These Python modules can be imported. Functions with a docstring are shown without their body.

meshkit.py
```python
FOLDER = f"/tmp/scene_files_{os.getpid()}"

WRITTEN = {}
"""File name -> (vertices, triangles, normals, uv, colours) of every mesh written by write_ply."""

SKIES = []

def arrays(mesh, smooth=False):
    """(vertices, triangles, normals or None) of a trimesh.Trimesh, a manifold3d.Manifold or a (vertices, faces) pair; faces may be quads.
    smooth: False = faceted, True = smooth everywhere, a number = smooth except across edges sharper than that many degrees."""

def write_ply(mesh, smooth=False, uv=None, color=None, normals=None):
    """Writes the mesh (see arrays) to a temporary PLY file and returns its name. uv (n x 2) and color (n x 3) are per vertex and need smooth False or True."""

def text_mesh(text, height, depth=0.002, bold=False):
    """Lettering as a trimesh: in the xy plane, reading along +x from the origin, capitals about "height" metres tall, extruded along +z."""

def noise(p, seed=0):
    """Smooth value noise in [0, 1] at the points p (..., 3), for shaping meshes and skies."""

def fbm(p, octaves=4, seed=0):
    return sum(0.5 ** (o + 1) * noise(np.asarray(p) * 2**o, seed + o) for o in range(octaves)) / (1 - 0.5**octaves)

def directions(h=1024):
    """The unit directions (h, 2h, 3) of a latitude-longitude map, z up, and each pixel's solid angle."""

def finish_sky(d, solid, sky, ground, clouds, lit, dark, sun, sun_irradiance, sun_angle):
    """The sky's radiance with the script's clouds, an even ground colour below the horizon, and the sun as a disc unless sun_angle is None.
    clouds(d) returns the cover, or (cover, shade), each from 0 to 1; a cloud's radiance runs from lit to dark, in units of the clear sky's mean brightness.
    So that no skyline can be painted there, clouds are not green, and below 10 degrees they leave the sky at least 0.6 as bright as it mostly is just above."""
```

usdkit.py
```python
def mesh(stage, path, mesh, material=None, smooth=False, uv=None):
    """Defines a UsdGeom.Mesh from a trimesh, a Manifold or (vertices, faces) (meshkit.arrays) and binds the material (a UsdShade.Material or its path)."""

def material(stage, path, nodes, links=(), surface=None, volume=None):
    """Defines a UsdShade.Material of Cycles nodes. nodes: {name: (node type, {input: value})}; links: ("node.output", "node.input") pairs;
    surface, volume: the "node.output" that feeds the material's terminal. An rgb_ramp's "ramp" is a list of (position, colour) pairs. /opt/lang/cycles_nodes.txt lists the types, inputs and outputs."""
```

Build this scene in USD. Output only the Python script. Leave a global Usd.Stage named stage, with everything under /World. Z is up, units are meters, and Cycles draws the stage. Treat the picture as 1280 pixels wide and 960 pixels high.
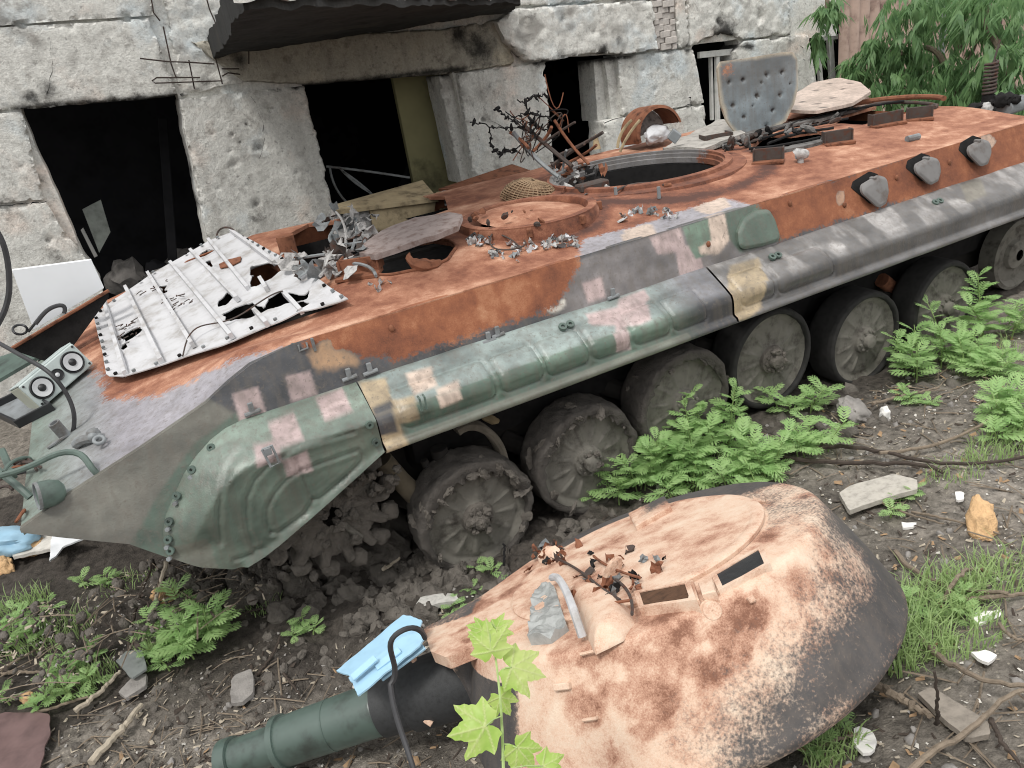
import math, random
import numpy as np, trimesh, shapely
from shapely.geometry import Polygon, LineString, Point
from scipy.spatial import Delaunay, cKDTree
from scipy.interpolate import RBFInterpolator
import usdkit, meshkit
from pxr import Usd, UsdGeom, UsdLux, UsdShade, Gf, Sdf, Vt

stage = Usd.Stage.CreateInMemory()
UsdGeom.SetStageUpAxis(stage, UsdGeom.Tokens.z)
UsdGeom.Xform.Define(stage, '/World')
UsdGeom.Scope.Define(stage, '/World/Looks')
rng = np.random.default_rng(7)
R_ = random.Random(7)

# ------------------------------------------------------------------ camera, sky, sun
CAM = np.array([0.869, -4.508, 2.430])
ROT = np.array([[0.8751, -0.4605, -0.1505], [-0.3139, -0.3008, -0.9006], [0.3695, 0.8353, -0.4078]])
u_, s_, vt_ = np.linalg.svd(ROT); ROT = u_ @ vt_
FPX = 960.0
cam = UsdGeom.Camera.Define(stage, '/World/camera')
m4 = np.eye(4); m4[0, :3] = ROT[0]; m4[1, :3] = -ROT[1]; m4[2, :3] = -ROT[2]; m4[3, :3] = CAM
cam.AddTransformOp().Set(Gf.Matrix4d(*m4.ravel().tolist()))
cam.CreateHorizontalApertureAttr(36.0); cam.CreateVerticalApertureAttr(27.0)
cam.CreateFocalLengthAttr(36.0 * FPX / 1280)
cam.CreateExposureAttr(0.68)
cam.CreateClippingRangeAttr(Gf.Vec2f(0.05, 1000))

SUN_EL, SUN_AZ = math.radians(62), math.radians(236)       # azimuth = atan2(x, y)
dome = UsdLux.DomeLight.Define(stage, '/World/sky')
dome.GetPrim().SetCustomDataByKey('kind', 'structure')
DECK = 11.0
skym = usdkit.material(stage, '/World/Looks/overcast_sky', {
    'sky': ('sky_texture', {'sky_type': 'single_scattering', 'sun_disc': False, 'sun_elevation': SUN_EL, 'sun_rotation': SUN_AZ}),
    'hsv': ('hsv', {'saturation': 0.16, 'value': 1.0, 'fac': 1.0}),
    # the overcast deck: as in any overcast sky three times brighter overhead than at the horizon
    'dir': ('texture_coordinate', {}), 'sep': ('separate_xyz', {}), 'grad': ('math', {'math_type': 'multiply_add', 'value2': .667, 'value3': .333, 'use_clamp': True}),
    'cl': ('noise_texture', {'scale': 3.0, 'detail': 5}), 'cv': ('map_range', {'from_min': .3, 'from_max': .7, 'to_min': .85, 'to_max': 1.15}), 'gm': ('math', {'math_type': 'multiply'}), 'deckv': ('math', {'math_type': 'multiply', 'value2': DECK}),
    'deck': ('combine_color', {'color_type': 'rgb'}), 'mixd': ('mix_color', {'blend_type': 'mix', 'fac': .88, 'use_clamp': False}),
    'bg': ('background_shader', {'strength': 0.11})},
    [('sky.color', 'hsv.color'), ('dir.generated', 'sep.vector'), ('sep.z', 'grad.value1'), ('dir.generated', 'cl.vector'), ('cl.fac', 'cv.value'), ('grad.value', 'gm.value1'), ('cv.result', 'gm.value2'), ('gm.value', 'deckv.value1'),
     ('deckv.value', 'deck.r'), ('deckv.value', 'deck.g'), ('deckv.value', 'deck.b'), ('hsv.color', 'mixd.a'), ('deck.color', 'mixd.b'), ('mixd.result', 'bg.color')], surface='bg.background')
UsdShade.MaterialBindingAPI.Apply(dome.GetPrim()).Bind(skym)
sun = UsdLux.DistantLight.Define(stage, '/World/sun')
sun.CreateNormalizeAttr(True); sun.CreateIntensityAttr(0.4); sun.CreateAngleAttr(12.0); sun.CreateColorAttr(Gf.Vec3f(1, .97, .92))
sd = np.array([math.sin(SUN_AZ) * math.cos(SUN_EL), math.cos(SUN_AZ) * math.cos(SUN_EL), math.sin(SUN_EL)])
rx = math.degrees(math.acos(sd[2])); rz = math.degrees(math.atan2(sd[0], -sd[1]))
sun.AddRotateXYZOp().Set(Gf.Vec3f(rx, 0, rz))

# ------------------------------------------------------------------ measuring helpers (photo point -> point on a surface of the place)
def ray(u, v):
    return ROT.T @ np.array([(u - 640) / FPX, (v - 480) / FPX, 1.0])
def at(u, v, n, d):
    n = np.asarray(n, float); r = ray(u, v); return CAM + (d - n @ CAM) / (n @ r) * r
def onZ(u, v, z): return at(u, v, (0, 0, 1), z)
def onY(u, v, y): return at(u, v, (0, 1, 0), y)
def onX(u, v, x): return at(u, v, (1, 0, 0), x)
def deep(u, v, t):
    r = ray(u, v); return CAM + r / np.linalg.norm(r) * t
SN = np.array([0, -0.24, 0.089]); SN /= np.linalg.norm(SN); SD = SN @ np.array([0, -1.15, 1.35])
def onS(u, v): return at(u, v, SN, SD)                     # the hull's sloping upper side
def sy(z): return -1.15 - (1.35 - z) * 0.371

def srgb(r, g, b, k=0.9):
    c = np.array([r, g, b], float) / 255
    return tuple(np.where(c <= .04045, c / 12.92, ((c + .055) / 1.055) ** 2.4) * k)

# ------------------------------------------------------------------ scene tree helpers
used = {}
def numbered(base, name):
    k = base + '/' + name; n = used.get(k, 0); used[k] = n + 1
    return k if n == 0 else f'{k}_{n:03d}'
class Node:
    def __init__(s, prim, loc): s.prim, s.loc, s.path = prim, np.asarray(loc, float), str(prim.GetPath())
def tag(n, label=None, cat=None, group=None, kind=None):
    p = n.prim
    for k, v in (('label', label), ('category', cat), ('group', group), ('kind', kind)):
        if v: p.SetCustomDataByKey(k, v)
    return n
def thing(name, label, cat, loc=(0, 0, 0), group=None):
    x = UsdGeom.Xform.Define(stage, numbered('/World', name)); x.AddTranslateOp().Set(Gf.Vec3d(*map(float, loc)))
    return tag(Node(x.GetPrim(), loc), label, cat, group)
_T = Sdf.ValueTypeNames
def obj(name, mesh, mat, parent=None, smooth=35, prim=None, label=None):
    """One Mesh prim; prim(v, n) gives the primvars of the final vertices."""
    base = parent.path if parent else '/World'; loc = parent.loc if parent else np.zeros(3)
    v, f, n = meshkit.arrays(mesh, smooth)
    path = numbered(base, name)
    m = UsdGeom.Mesh.Define(stage, path)
    m.CreatePointsAttr(Vt.Vec3fArray.FromNumpy((v - loc).astype(np.float32)))
    m.CreateFaceVertexCountsAttr(Vt.IntArray.FromNumpy(np.full(len(f), 3, np.int32)))
    m.CreateFaceVertexIndicesAttr(Vt.IntArray.FromNumpy(np.asarray(f, np.int32).ravel()))
    m.CreateSubdivisionSchemeAttr('none')
    if n is not None:
        m.CreateNormalsAttr(Vt.Vec3fArray.FromNumpy(n.astype(np.float32))); m.SetNormalsInterpolation('vertex')
    if prim is not None:
        for k, a in (prim(v, n) if callable(prim) else {k: np.tile(np.asarray(c, float), (len(v), 1)) if np.ndim(c) else np.full(len(v), float(c)) for k, c in prim.items()}).items():
            a = np.asarray(a, np.float32)
            if a.ndim == 2:
                UsdGeom.PrimvarsAPI(m).CreatePrimvar(k, _T.Color3fArray, 'vertex').Set(Vt.Vec3fArray.FromNumpy(a))
            else:
                UsdGeom.PrimvarsAPI(m).CreatePrimvar(k, _T.FloatArray, 'vertex').Set(Vt.FloatArray.FromNumpy(a))
    UsdShade.MaterialBindingAPI.Apply(m.GetPrim()).Bind(mat)
    nd = Node(m.GetPrim(), loc)
    return tag(nd, label) if label else nd
def top(name, mesh, mat, label, cat, group=None, smooth=35, prim=None):
    c = np.asarray(mesh.vertices)
    loc = (c[:, 0].mean(), c[:, 1].mean(), c[:, 2].min())
    x = UsdGeom.Xform.Define(stage, '/World')
    return tag(obj(name, mesh, mat, None, smooth, prim), label, cat, group)

# ------------------------------------------------------------------ mesh helpers
cat_ = lambda L: trimesh.util.concatenate([m for m in L if m is not None])
def tm(v, f): return trimesh.Trimesh(np.asarray(v, float), np.asarray(f, int), process=False)
def frame(z, x=None):
    z = np.asarray(z, float); z = z / np.linalg.norm(z)
    a = np.asarray(x if x is not None else ((0, 0, 1) if abs(z[2]) < .9 else (1, 0, 0)), float)
    x = a - z * (a @ z); x /= np.linalg.norm(x)
    return np.stack([x, np.cross(z, x), z], 1)
def place(mesh, R, t):
    m = mesh.copy(); m.vertices = m.vertices @ np.asarray(R).T + np.asarray(t); return m
def box(c, s, R=None, cham=0.0):
    s = np.asarray(s, float) / 2
    if cham > 0:
        P = []
        for sx in (-1, 1):
            for sy_ in (-1, 1):
                for sz in (-1, 1):
                    q = np.array([sx, sy_, sz]) * s
                    for k in range(3):
                        w = q - np.array([sx, sy_, sz]) * cham; w[k] = q[k]; P.append(w)
        m = trimesh.convex.convex_hull(np.array(P))
    else:
        m = trimesh.creation.box(2 * s)
    return place(m, np.eye(3) if R is None else R, c)
def tube(pts, r, n=8, cap=True):
    P = np.asarray(pts, float); k = len(P); r = np.broadcast_to(np.asarray(r, float), (k,))
    T = np.gradient(P, axis=0); T /= np.linalg.norm(T, axis=1)[:, None] + 1e-12
    a = np.array([0, 0, 1.]) if abs(T[0][2]) < .9 else np.array([1., 0, 0])
    V = []
    for i in range(k):
        x = a - T[i] * (a @ T[i]); x /= np.linalg.norm(x) + 1e-12; a = x; y = np.cross(T[i], x)
        t = np.arange(n) / n * 2 * np.pi
        V.append(P[i] + r[i] * (np.cos(t)[:, None] * x + np.sin(t)[:, None] * y))
    V = np.vstack(V); F = []
    for i in range(k - 1):
        for j in range(n):
            p, q = i * n + j, i * n + (j + 1) % n
            F += [(p, q, q + n), (p, q + n, p + n)]
    if cap:
        V = np.vstack([V, P[0], P[-1]]); e = k * n
        for j in range(n):
            F += [(e, (j + 1) % n, j), (e + 1, (k - 1) * n + j, (k - 1) * n + (j + 1) % n)]
    return tm(V, F)
def spline(pts, n=20):
    P = np.asarray(pts, float)
    if len(P) < 3: return np.linspace(P[0], P[-1], n)
    from scipy.interpolate import CubicSpline
    d = np.r_[0, np.cumsum(np.linalg.norm(np.diff(P, axis=0), axis=1))]
    return CubicSpline(d, P)(np.linspace(0, d[-1], n))
def lathe(prof, n=48, a0=0, a1=2 * np.pi):
    """profile of (radius, height) turned round z"""
    prof = np.asarray(prof, float); full = abs(a1 - a0 - 2 * np.pi) < 1e-6
    t = np.linspace(a0, a1, n + 1)[: n if full else None]; k = len(prof); m = len(t)
    V = np.stack([np.outer(np.cos(t), prof[:, 0]), np.outer(np.sin(t), prof[:, 0]), np.tile(prof[:, 1], (m, 1))], -1).reshape(-1, 3)
    F = []
    for i in range(m if full else m - 1):
        j = (i + 1) % m
        for q in range(k - 1):
            a, b, c, d = i * k + q, j * k + q, j * k + q + 1, i * k + q + 1
            F += [(a, b, c), (a, c, d)]
    return tm(V, F)
def grid(fn, us, vs, flip=False):
    U, V = np.meshgrid(us, vs, indexing='ij'); P = fn(U.ravel(), V.ravel()); a, b = len(us), len(vs)
    i = (np.arange(a - 1)[:, None] * b + np.arange(b - 1)).ravel()
    F = np.vstack([np.stack([i, i + b, i + b + 1], 1), np.stack([i, i + b + 1, i + 1], 1)])
    return tm(P, F[:, ::-1] if flip else F)
_pool = {}
def blob(c, r, seed, sub=2, amp=.35, freq=2.0, sq=(1, 1, 1)):
    key = (sub, seed % 29, freq)
    if key not in _pool:
        m = trimesh.creation.icosphere(sub, 1.0); _pool[key] = (np.array(m.vertices), meshkit.fbm(np.array(m.vertices) * freq + (seed % 29) * 7.3, 3, seed % 29) - .5, m.faces)
    v, nz_, fc = _pool[key]; g = np.random.default_rng(seed); q = g.normal(size=4); q /= np.linalg.norm(q)
    Rm = trimesh.transformations.quaternion_matrix(q)[:3, :3]; q2 = np.roll(q, 1) * (1, -1, 1, 1); R2 = trimesh.transformations.quaternion_matrix(q2)[:3, :3]
    k = 1 + amp * 2 * nz_; v = ((v * k[:, None]) @ R2.T * np.asarray(sq) * r) @ Rm.T + np.asarray(c)
    m = None
    return tm(v, fc)
def rough_edge(poly, amp, step, seed=0, fr=6):
    """a polygon whose outline is broken up"""
    def ringf(r, k):
        L = LineString(r.coords); n = max(8, int(L.length / step)); q = np.array([L.interpolate(i / n, normalized=True).coords[0] for i in range(n)])
        p3 = np.c_[q * fr, np.full(n, seed + k * .37)]
        q = q + amp * 2 * np.c_[meshkit.fbm(p3, 3, seed) - .5, meshkit.fbm(p3 + 31.7, 3, seed + 9) - .5]
        return q
    g = Polygon(ringf(poly.exterior, 0), [ringf(h, i + 1) for i, h in enumerate(poly.interiors)]).buffer(0)
    return max(g.geoms, key=lambda a: a.area) if hasattr(g, 'geoms') else g
def sheet(poly, res):
    """triangulated 2D polygon: points, faces, boundary edges (counter-clockwise)"""
    B = []
    for r in [poly.exterior, *poly.interiors]:
        L = LineString(r.coords); n = max(4, int(L.length / res))
        pts = [L.interpolate(i / n, normalized=True).coords[0] for i in range(n)] + list(r.coords)[:-1]
        pts = sorted(set((round(L.project(Point(q)), 6), round(q[0], 6), round(q[1], 6)) for q in pts))
        keep = [];
        for d, x, y in pts:
            if not keep or d - keep[-1][0] > res * .25: keep.append((d, x, y))
        B.append(np.array(keep)[:, 1:])
    x0, y0, x1, y1 = poly.bounds
    gx, gy = np.meshgrid(np.arange(x0 + res / 2, x1, res), np.arange(y0 + res / 2, y1, res * .87))
    gx[::2] += res / 2; q = np.c_[gx.ravel(), gy.ravel()] + rng.uniform(-.12, .12, (gx.size, 2)) * res
    shapely.prepare(poly)
    q = q[shapely.contains_xy(poly, q[:, 0], q[:, 1])]
    allb = np.vstack(B)
    if len(q): q = q[cKDTree(allb).query(q)[0] > res * .55]
    P = np.vstack([allb, q]); D = Delaunay(P).simplices; cc = P[D].mean(1)
    a = P[D]; ar = (a[:, 1, 0] - a[:, 0, 0]) * (a[:, 2, 1] - a[:, 0, 1]) - (a[:, 1, 1] - a[:, 0, 1]) * (a[:, 2, 0] - a[:, 0, 0])
    keep = shapely.contains_xy(poly, cc[:, 0], cc[:, 1]) & (np.abs(ar) > 1e-10)
    D, ar = D[keep], ar[keep]; D[ar < 0] = D[ar < 0][:, ::-1]
    e = np.vstack([D[:, [0, 1]], D[:, [1, 2]], D[:, [2, 0]]]); s = set(map(tuple, e)); bd = np.array([k for k in map(tuple, e) if (k[1], k[0]) not in s])
    return P, D, bd
def slab(poly, res, front, back):
    """a solid sheet: front(P) and back(P) give the 3D points of its two faces (front seen with P counter-clockwise)"""
    P, D, bd = sheet(poly, res); A, Bk = front(P), back(P); n = len(P)
    F = [D, D[:, ::-1] + n, np.stack([bd[:, 1], bd[:, 0], bd[:, 0] + n], 1), np.stack([bd[:, 1], bd[:, 0] + n, bd[:, 1] + n], 1)]
    return tm(np.vstack([A, Bk]), np.vstack(F))
def inpoly(pts, x, z):
    return shapely.contains_xy(Polygon(pts).buffer(0), x, z)
def scrap(c, s, seed):
    g = np.random.default_rng(seed); u, v = np.meshgrid(np.linspace(-1, 1, 4), np.linspace(-1, 1, 4), indexing='ij'); k = g.uniform(.5, 1, 2)
    P = np.c_[u.ravel() * k[0], v.ravel() * k[1], g.normal(0, .17, 16)] + g.normal(0, .10, (16, 3)); q = g.normal(size=4); q[0] += 1.5; q /= np.linalg.norm(q)
    i = (np.arange(3)[:, None] * 4 + np.arange(3)).ravel(); F = np.vstack([np.stack([i, i + 4, i + 5], 1), np.stack([i, i + 5, i + 1], 1)]); F = F[g.random(len(F)) > .12]
    P = P @ trimesh.transformations.quaternion_matrix(q)[:3, :3].T * s + np.asarray(c); return tm(np.vstack([P, P - (0, 0, .0015)]), np.vstack([F, F[:, ::-1] + 16]))
def bolt(c, axis, r, h): return place(trimesh.creation.cylinder(r, h, sections=6), frame(axis), np.asarray(c) + np.asarray(axis) * h * .4)

# ------------------------------------------------------------------ materials
L_ = '/World/Looks/'
def mat(name, nodes, links, surface='p.BSDF'): return usdkit.material(stage, L_ + name, nodes, links, surface=surface)
POS = ('geometry', {})
def paint_mat(name, ramp, rough=(.36, .85), fine=55, dirt=(.10, .085, .07), bumpd=.004, w=(.9, .7, 1.18, 1.42), gr=.35):
    """paint colour and burnt-to-rust amount come with the mesh (its own coat of paint); noise breaks up every border"""
    return mat(name, {
        'g': POS, 'col': ('attribute', {'attribute': 'paint'}), 'rs': ('attribute', {'attribute': 'rust'}),
        'n1': ('noise_texture', {'scale': 5, 'detail': 7, 'roughness': .62}),
        'n2': ('noise_texture', {'scale': fine, 'detail': 5, 'roughness': .7}),
        'n3': ('noise_texture', {'scale': 13, 'detail': 9, 'roughness': .7}), 'tn': ('attribute', {'attribute': 'tone'}),
        'n4': ('noise_texture', {'scale': 2.6, 'detail': 4, 'roughness': .6}), 'n5': ('noise_texture', {'scale': 210, 'detail': 3, 'roughness': .7}),
        'mp': ('mapping', {'scale': (22, 22, 1.6)}), 'st': ('noise_texture', {'scale': 1.4, 'detail': 4}),
        'k1': ('map_range', {'from_min': .3, 'from_max': .7, 'to_min': .72, 'to_max': 1.22}),
        'mul': ('mix_color', {'blend_type': 'multiply', 'fac': 1.0}),
        'kst': ('map_range', {'from_min': .42, 'from_max': .7, 'to_min': 0, 'to_max': .4, 'clamp': True}),
        'dst': ('mix_color', {'blend_type': 'mix', 'b': dirt}),
        'kd': ('map_range', {'from_min': .56, 'from_max': .66, 'to_min': 0, 'to_max': .55, 'clamp': True}),
        'dd': ('mix_color', {'blend_type': 'mix', 'b': dirt}),
        'a1': ('math', {'math_type': 'multiply_add', 'value2': w[0]}), 'a2': ('math', {'math_type': 'multiply_add', 'value2': w[1]}),
        'm': ('map_range', {'range_type': 'smoothstep', 'from_min': w[2], 'from_max': w[3], 'to_min': 0, 'to_max': 1}),
        'rr': ('rgb_ramp', {'ramp': ramp}), 'rf': ('math', {'math_type': 'multiply_add', 'value2': .55}), 'rf2': ('math', {'math_type': 'multiply_add', 'value2': .55}), 'rf3': ('math', {'math_type': 'multiply_add', 'value2': gr, 'value3': -.055 - gr * .5}), 'rf4': ('math', {'math_type': 'add'}),
        'mx': ('mix_color', {'blend_type': 'mix'}), 'ro': ('mix_float', {'a': rough[0], 'b': rough[1]}),
        'b': ('bump', {'strength': .55, 'distance': bumpd}), 'p': ('principled_bsdf', {'specular_ior_level': .5})},
        [(f'g.position', f'{x}.vector') for x in ('n1', 'n2', 'n3', 'n4', 'n5', 'mp')] + [('mp.vector', 'st.vector'),
         ('n1.fac', 'k1.value'), ('col.color', 'mul.a'), ('k1.result', 'mul.b'), ('st.fac', 'kst.value'), ('kst.result', 'dst.fac'), ('mul.result', 'dst.a'),
         ('n2.fac', 'kd.value'), ('kd.result', 'dd.fac'), ('dst.result', 'dd.a'),
         ('n3.fac', 'a1.value1'), ('rs.fac', 'a1.value3'), ('n2.fac', 'a2.value1'), ('a1.value', 'a2.value3'), ('a2.value', 'm.value'),
         ('n3.fac', 'rf.value1'), ('rf2.value', 'rf.value3'), ('n4.fac', 'rf2.value1'), ('n5.fac', 'rf3.value1'), ('rf3.value', 'rf2.value3'), ('rf.value', 'rf4.value1'), ('tn.fac', 'rf4.value2'), ('rf4.value', 'rr.fac'),
         ('m.result', 'mx.fac'), ('dd.result', 'mx.a'), ('rr.color', 'mx.b'), ('mx.result', 'p.base_color'),
         ('m.result', 'ro.fac'), ('ro.result', 'p.roughness'), ('n2.fac', 'b.height'), ('b.normal', 'p.normal')])
HULL = paint_mat('burnt_camouflage_paint', [(.2, srgb(74, 44, 34)), (.36, srgb(122, 74, 53)), (.49, srgb(152, 104, 80)), (.62, srgb(184, 140, 115)), (.8, srgb(212, 182, 158))])  # rust ramp on upper surfaces made paler than SIDE, to carry sky sheen
SIDE = paint_mat('burnt_side_paint', [(.2, srgb(68, 40, 30)), (.4, srgb(118, 70, 48)), (.54, srgb(140, 86, 58)), (.68, srgb(162, 112, 82)), (.85, srgb(192, 156, 126))])
TUR = paint_mat('burnt_turret_steel', [(.1, srgb(80, 54, 42)), (.3, srgb(124, 84, 65)), (.40, srgb(174, 134, 112)), (.50, srgb(202, 172, 150)), (.62, srgb(210, 190, 170)), (.9, srgb(218, 202, 186))], fine=95, rough=(.7, .85), dirt=(.11, .09, .075), w=(.5, 1.3, 1.12, 1.68), gr=.28)
def simple(name, col, rough=.7, var=.35, scale=12, bump=.3, bd=.004, spec=.3, col2=None, detail=6, metallic=0.0, obj_space=False):
    c2 = col2 or tuple(x * (1 - var) for x in col); c1 = tuple(min(1, x * (1 + var * .5)) for x in col)
    return mat(name, {'g': POS, 'n': ('noise_texture', {'scale': scale, 'detail': detail, 'roughness': .65}), 'n2': ('noise_texture', {'scale': scale * 7, 'detail': 3}),
        'r': ('rgb_ramp', {'ramp': [(.3, c2), (.5, col), (.7, c1)]}), 'b': ('bump', {'strength': bump, 'distance': bd}), 'ad': ('math', {'math_type': 'add'}),
        'p': ('principled_bsdf', {'roughness': rough, 'specular_ior_level': spec, 'metallic': metallic})},
        [('g.position', 'n.vector'), ('g.position', 'n2.vector'), ('n.fac', 'r.fac'), ('r.color', 'p.base_color'), ('n.fac', 'ad.value1'), ('n2.fac', 'ad.value2'), ('ad.value', 'b.height'), ('b.normal', 'p.normal')])
MUD = simple('caked_mud', srgb(100, 95, 89), .9, .4, 16, .8, .012, .2)
MUDW = simple('dried_mud_on_wheel', srgb(110, 107, 100), .85, .35, 13, .5, .005, .2, col2=srgb(70, 66, 61))
RUBBER = simple('muddy_rubber', srgb(82, 78, 74), .9, .4, 20, .8, .010, .2)
UNDER = simple('shade_dark_underside', srgb(46, 44, 42), .9, .5, 7, .4, .006, .2)  # colour darkened to deepen the shade beneath the hull and skirts
BLACK = simple('charred_black', srgb(36, 35, 35), .9, .4, 20, .4, .004, .15)
DARKIRON = simple('dark_burnt_iron', srgb(70, 62, 58), .75, .5, 25, .5, .003, .3, col2=srgb(84, 50, 36))
RUSTIRON = simple('rusted_iron', srgb(124, 82, 62), .85, .4, 16, .5, .003, .2, col2=srgb(70, 44, 34))
GREYIRON = simple('weathered_grey_iron', srgb(122, 126, 128), .55, .4, 9, .4, .003, .4, col2=srgb(84, 80, 76))
ALU = simple('ashen_aluminium', srgb(186, 186, 188), .6, .2, 7, .4, .003, .35, col2=srgb(150, 146, 142))
ALUD = simple('melted_aluminium', srgb(168, 166, 164), .55, .6, 30, .6, .006, .4)
TARP = simple('pale_yellow_steel', srgb(164, 148, 118), .8, .4, 10, .4, .003, .3, col2=srgb(104, 92, 72))
WHITEP = simple('white_laminate', srgb(226, 229, 232), .35, .06, 4, .03, .001, .5)
GREYP = simple('grey_speaker_plastic', srgb(174, 184, 182), .5, .12, 6, .05, .001, .4)
BEIGEP = simple('beige_speaker_side', srgb(172, 174, 160), .6, .12, 6, .05, .001, .35)
BLKP = simple('black_plastic', srgb(34, 35, 37), .45, .25, 20, .05, .001, .4)
SILVER = simple('silver_cone', srgb(190, 192, 194), .35, .1, 20, .02, .001, .5)
CABLE = simple('black_cable_sheath', srgb(48, 48, 50), .55, .3, 20, .1, .001, .4)
GREENM = simple('dark_green_paint', srgb(80, 95, 88), .5, .3, 9, .2, .002, .45, col2=srgb(60, 68, 64))
GUNG = simple('gun_green_paint', srgb(72, 86, 80), .38, .25, 9, .15, .002, .5, col2=srgb(52, 58, 54))
SOOTG = simple('sooty_gun_steel', srgb(50, 51, 52), .6, .35, 60, .4, .002, .35)
BLUE = simple('light_blue_plastic', srgb(150, 186, 208), .45, .15, 8, .08, .002, .4)
FOAM = simple('orange_builders_foam', srgb(206, 170, 128), .8, .35, 25, .8, .01, .2)
PAPER = simple('crumpled_paper', srgb(226, 224, 220), .7, .12, 12, .2, .003, .2)
BARK = simple('grey_bark', srgb(124, 112, 98), .85, .4, 40, .6, .004, .2)
DARKSTICK = simple('dark_stick_bark', srgb(70, 62, 56), .85, .4, 40, .6, .004, .2)
WOOD = simple('weathered_board', srgb(172, 167, 158), .85, .3, 30, .5, .003, .2)
STICKW = simple('pale_split_wood', srgb(164, 154, 138), .8, .3, 30, .4, .003, .2)
STONE = simple('grey_rubble_stone', srgb(138, 134, 130), .85, .35, 14, .6, .006, .2)
GLASSY = simple('sooty_glass_slab', srgb(150, 152, 150), .18, .4, 14, .15, .003, .6)
CORR = simple('rusty_corrugated_sheet', srgb(176, 154, 142), .75, .3, 5, .2, .003, .3, col2=srgb(118, 96, 88))
CORRD = simple('dark_red_corrugated_sheet', srgb(104, 84, 82), .75, .3, 8, .2, .003, .3)
FRAMEW = simple('old_white_window_frame', srgb(196, 196, 192), .6, .25, 12, .2, .002, .3)
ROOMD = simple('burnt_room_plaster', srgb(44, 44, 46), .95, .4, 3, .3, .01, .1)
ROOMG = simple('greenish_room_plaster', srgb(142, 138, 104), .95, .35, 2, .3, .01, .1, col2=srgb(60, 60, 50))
BRICKM = simple('whitewashed_brick', srgb(190, 184, 178), .85, .25, 30, .6, .004, .2)
REBAR = simple('rusty_reinforcing_bar', srgb(66, 58, 54), .85, .3, 30, .4, .002, .2)
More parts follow.
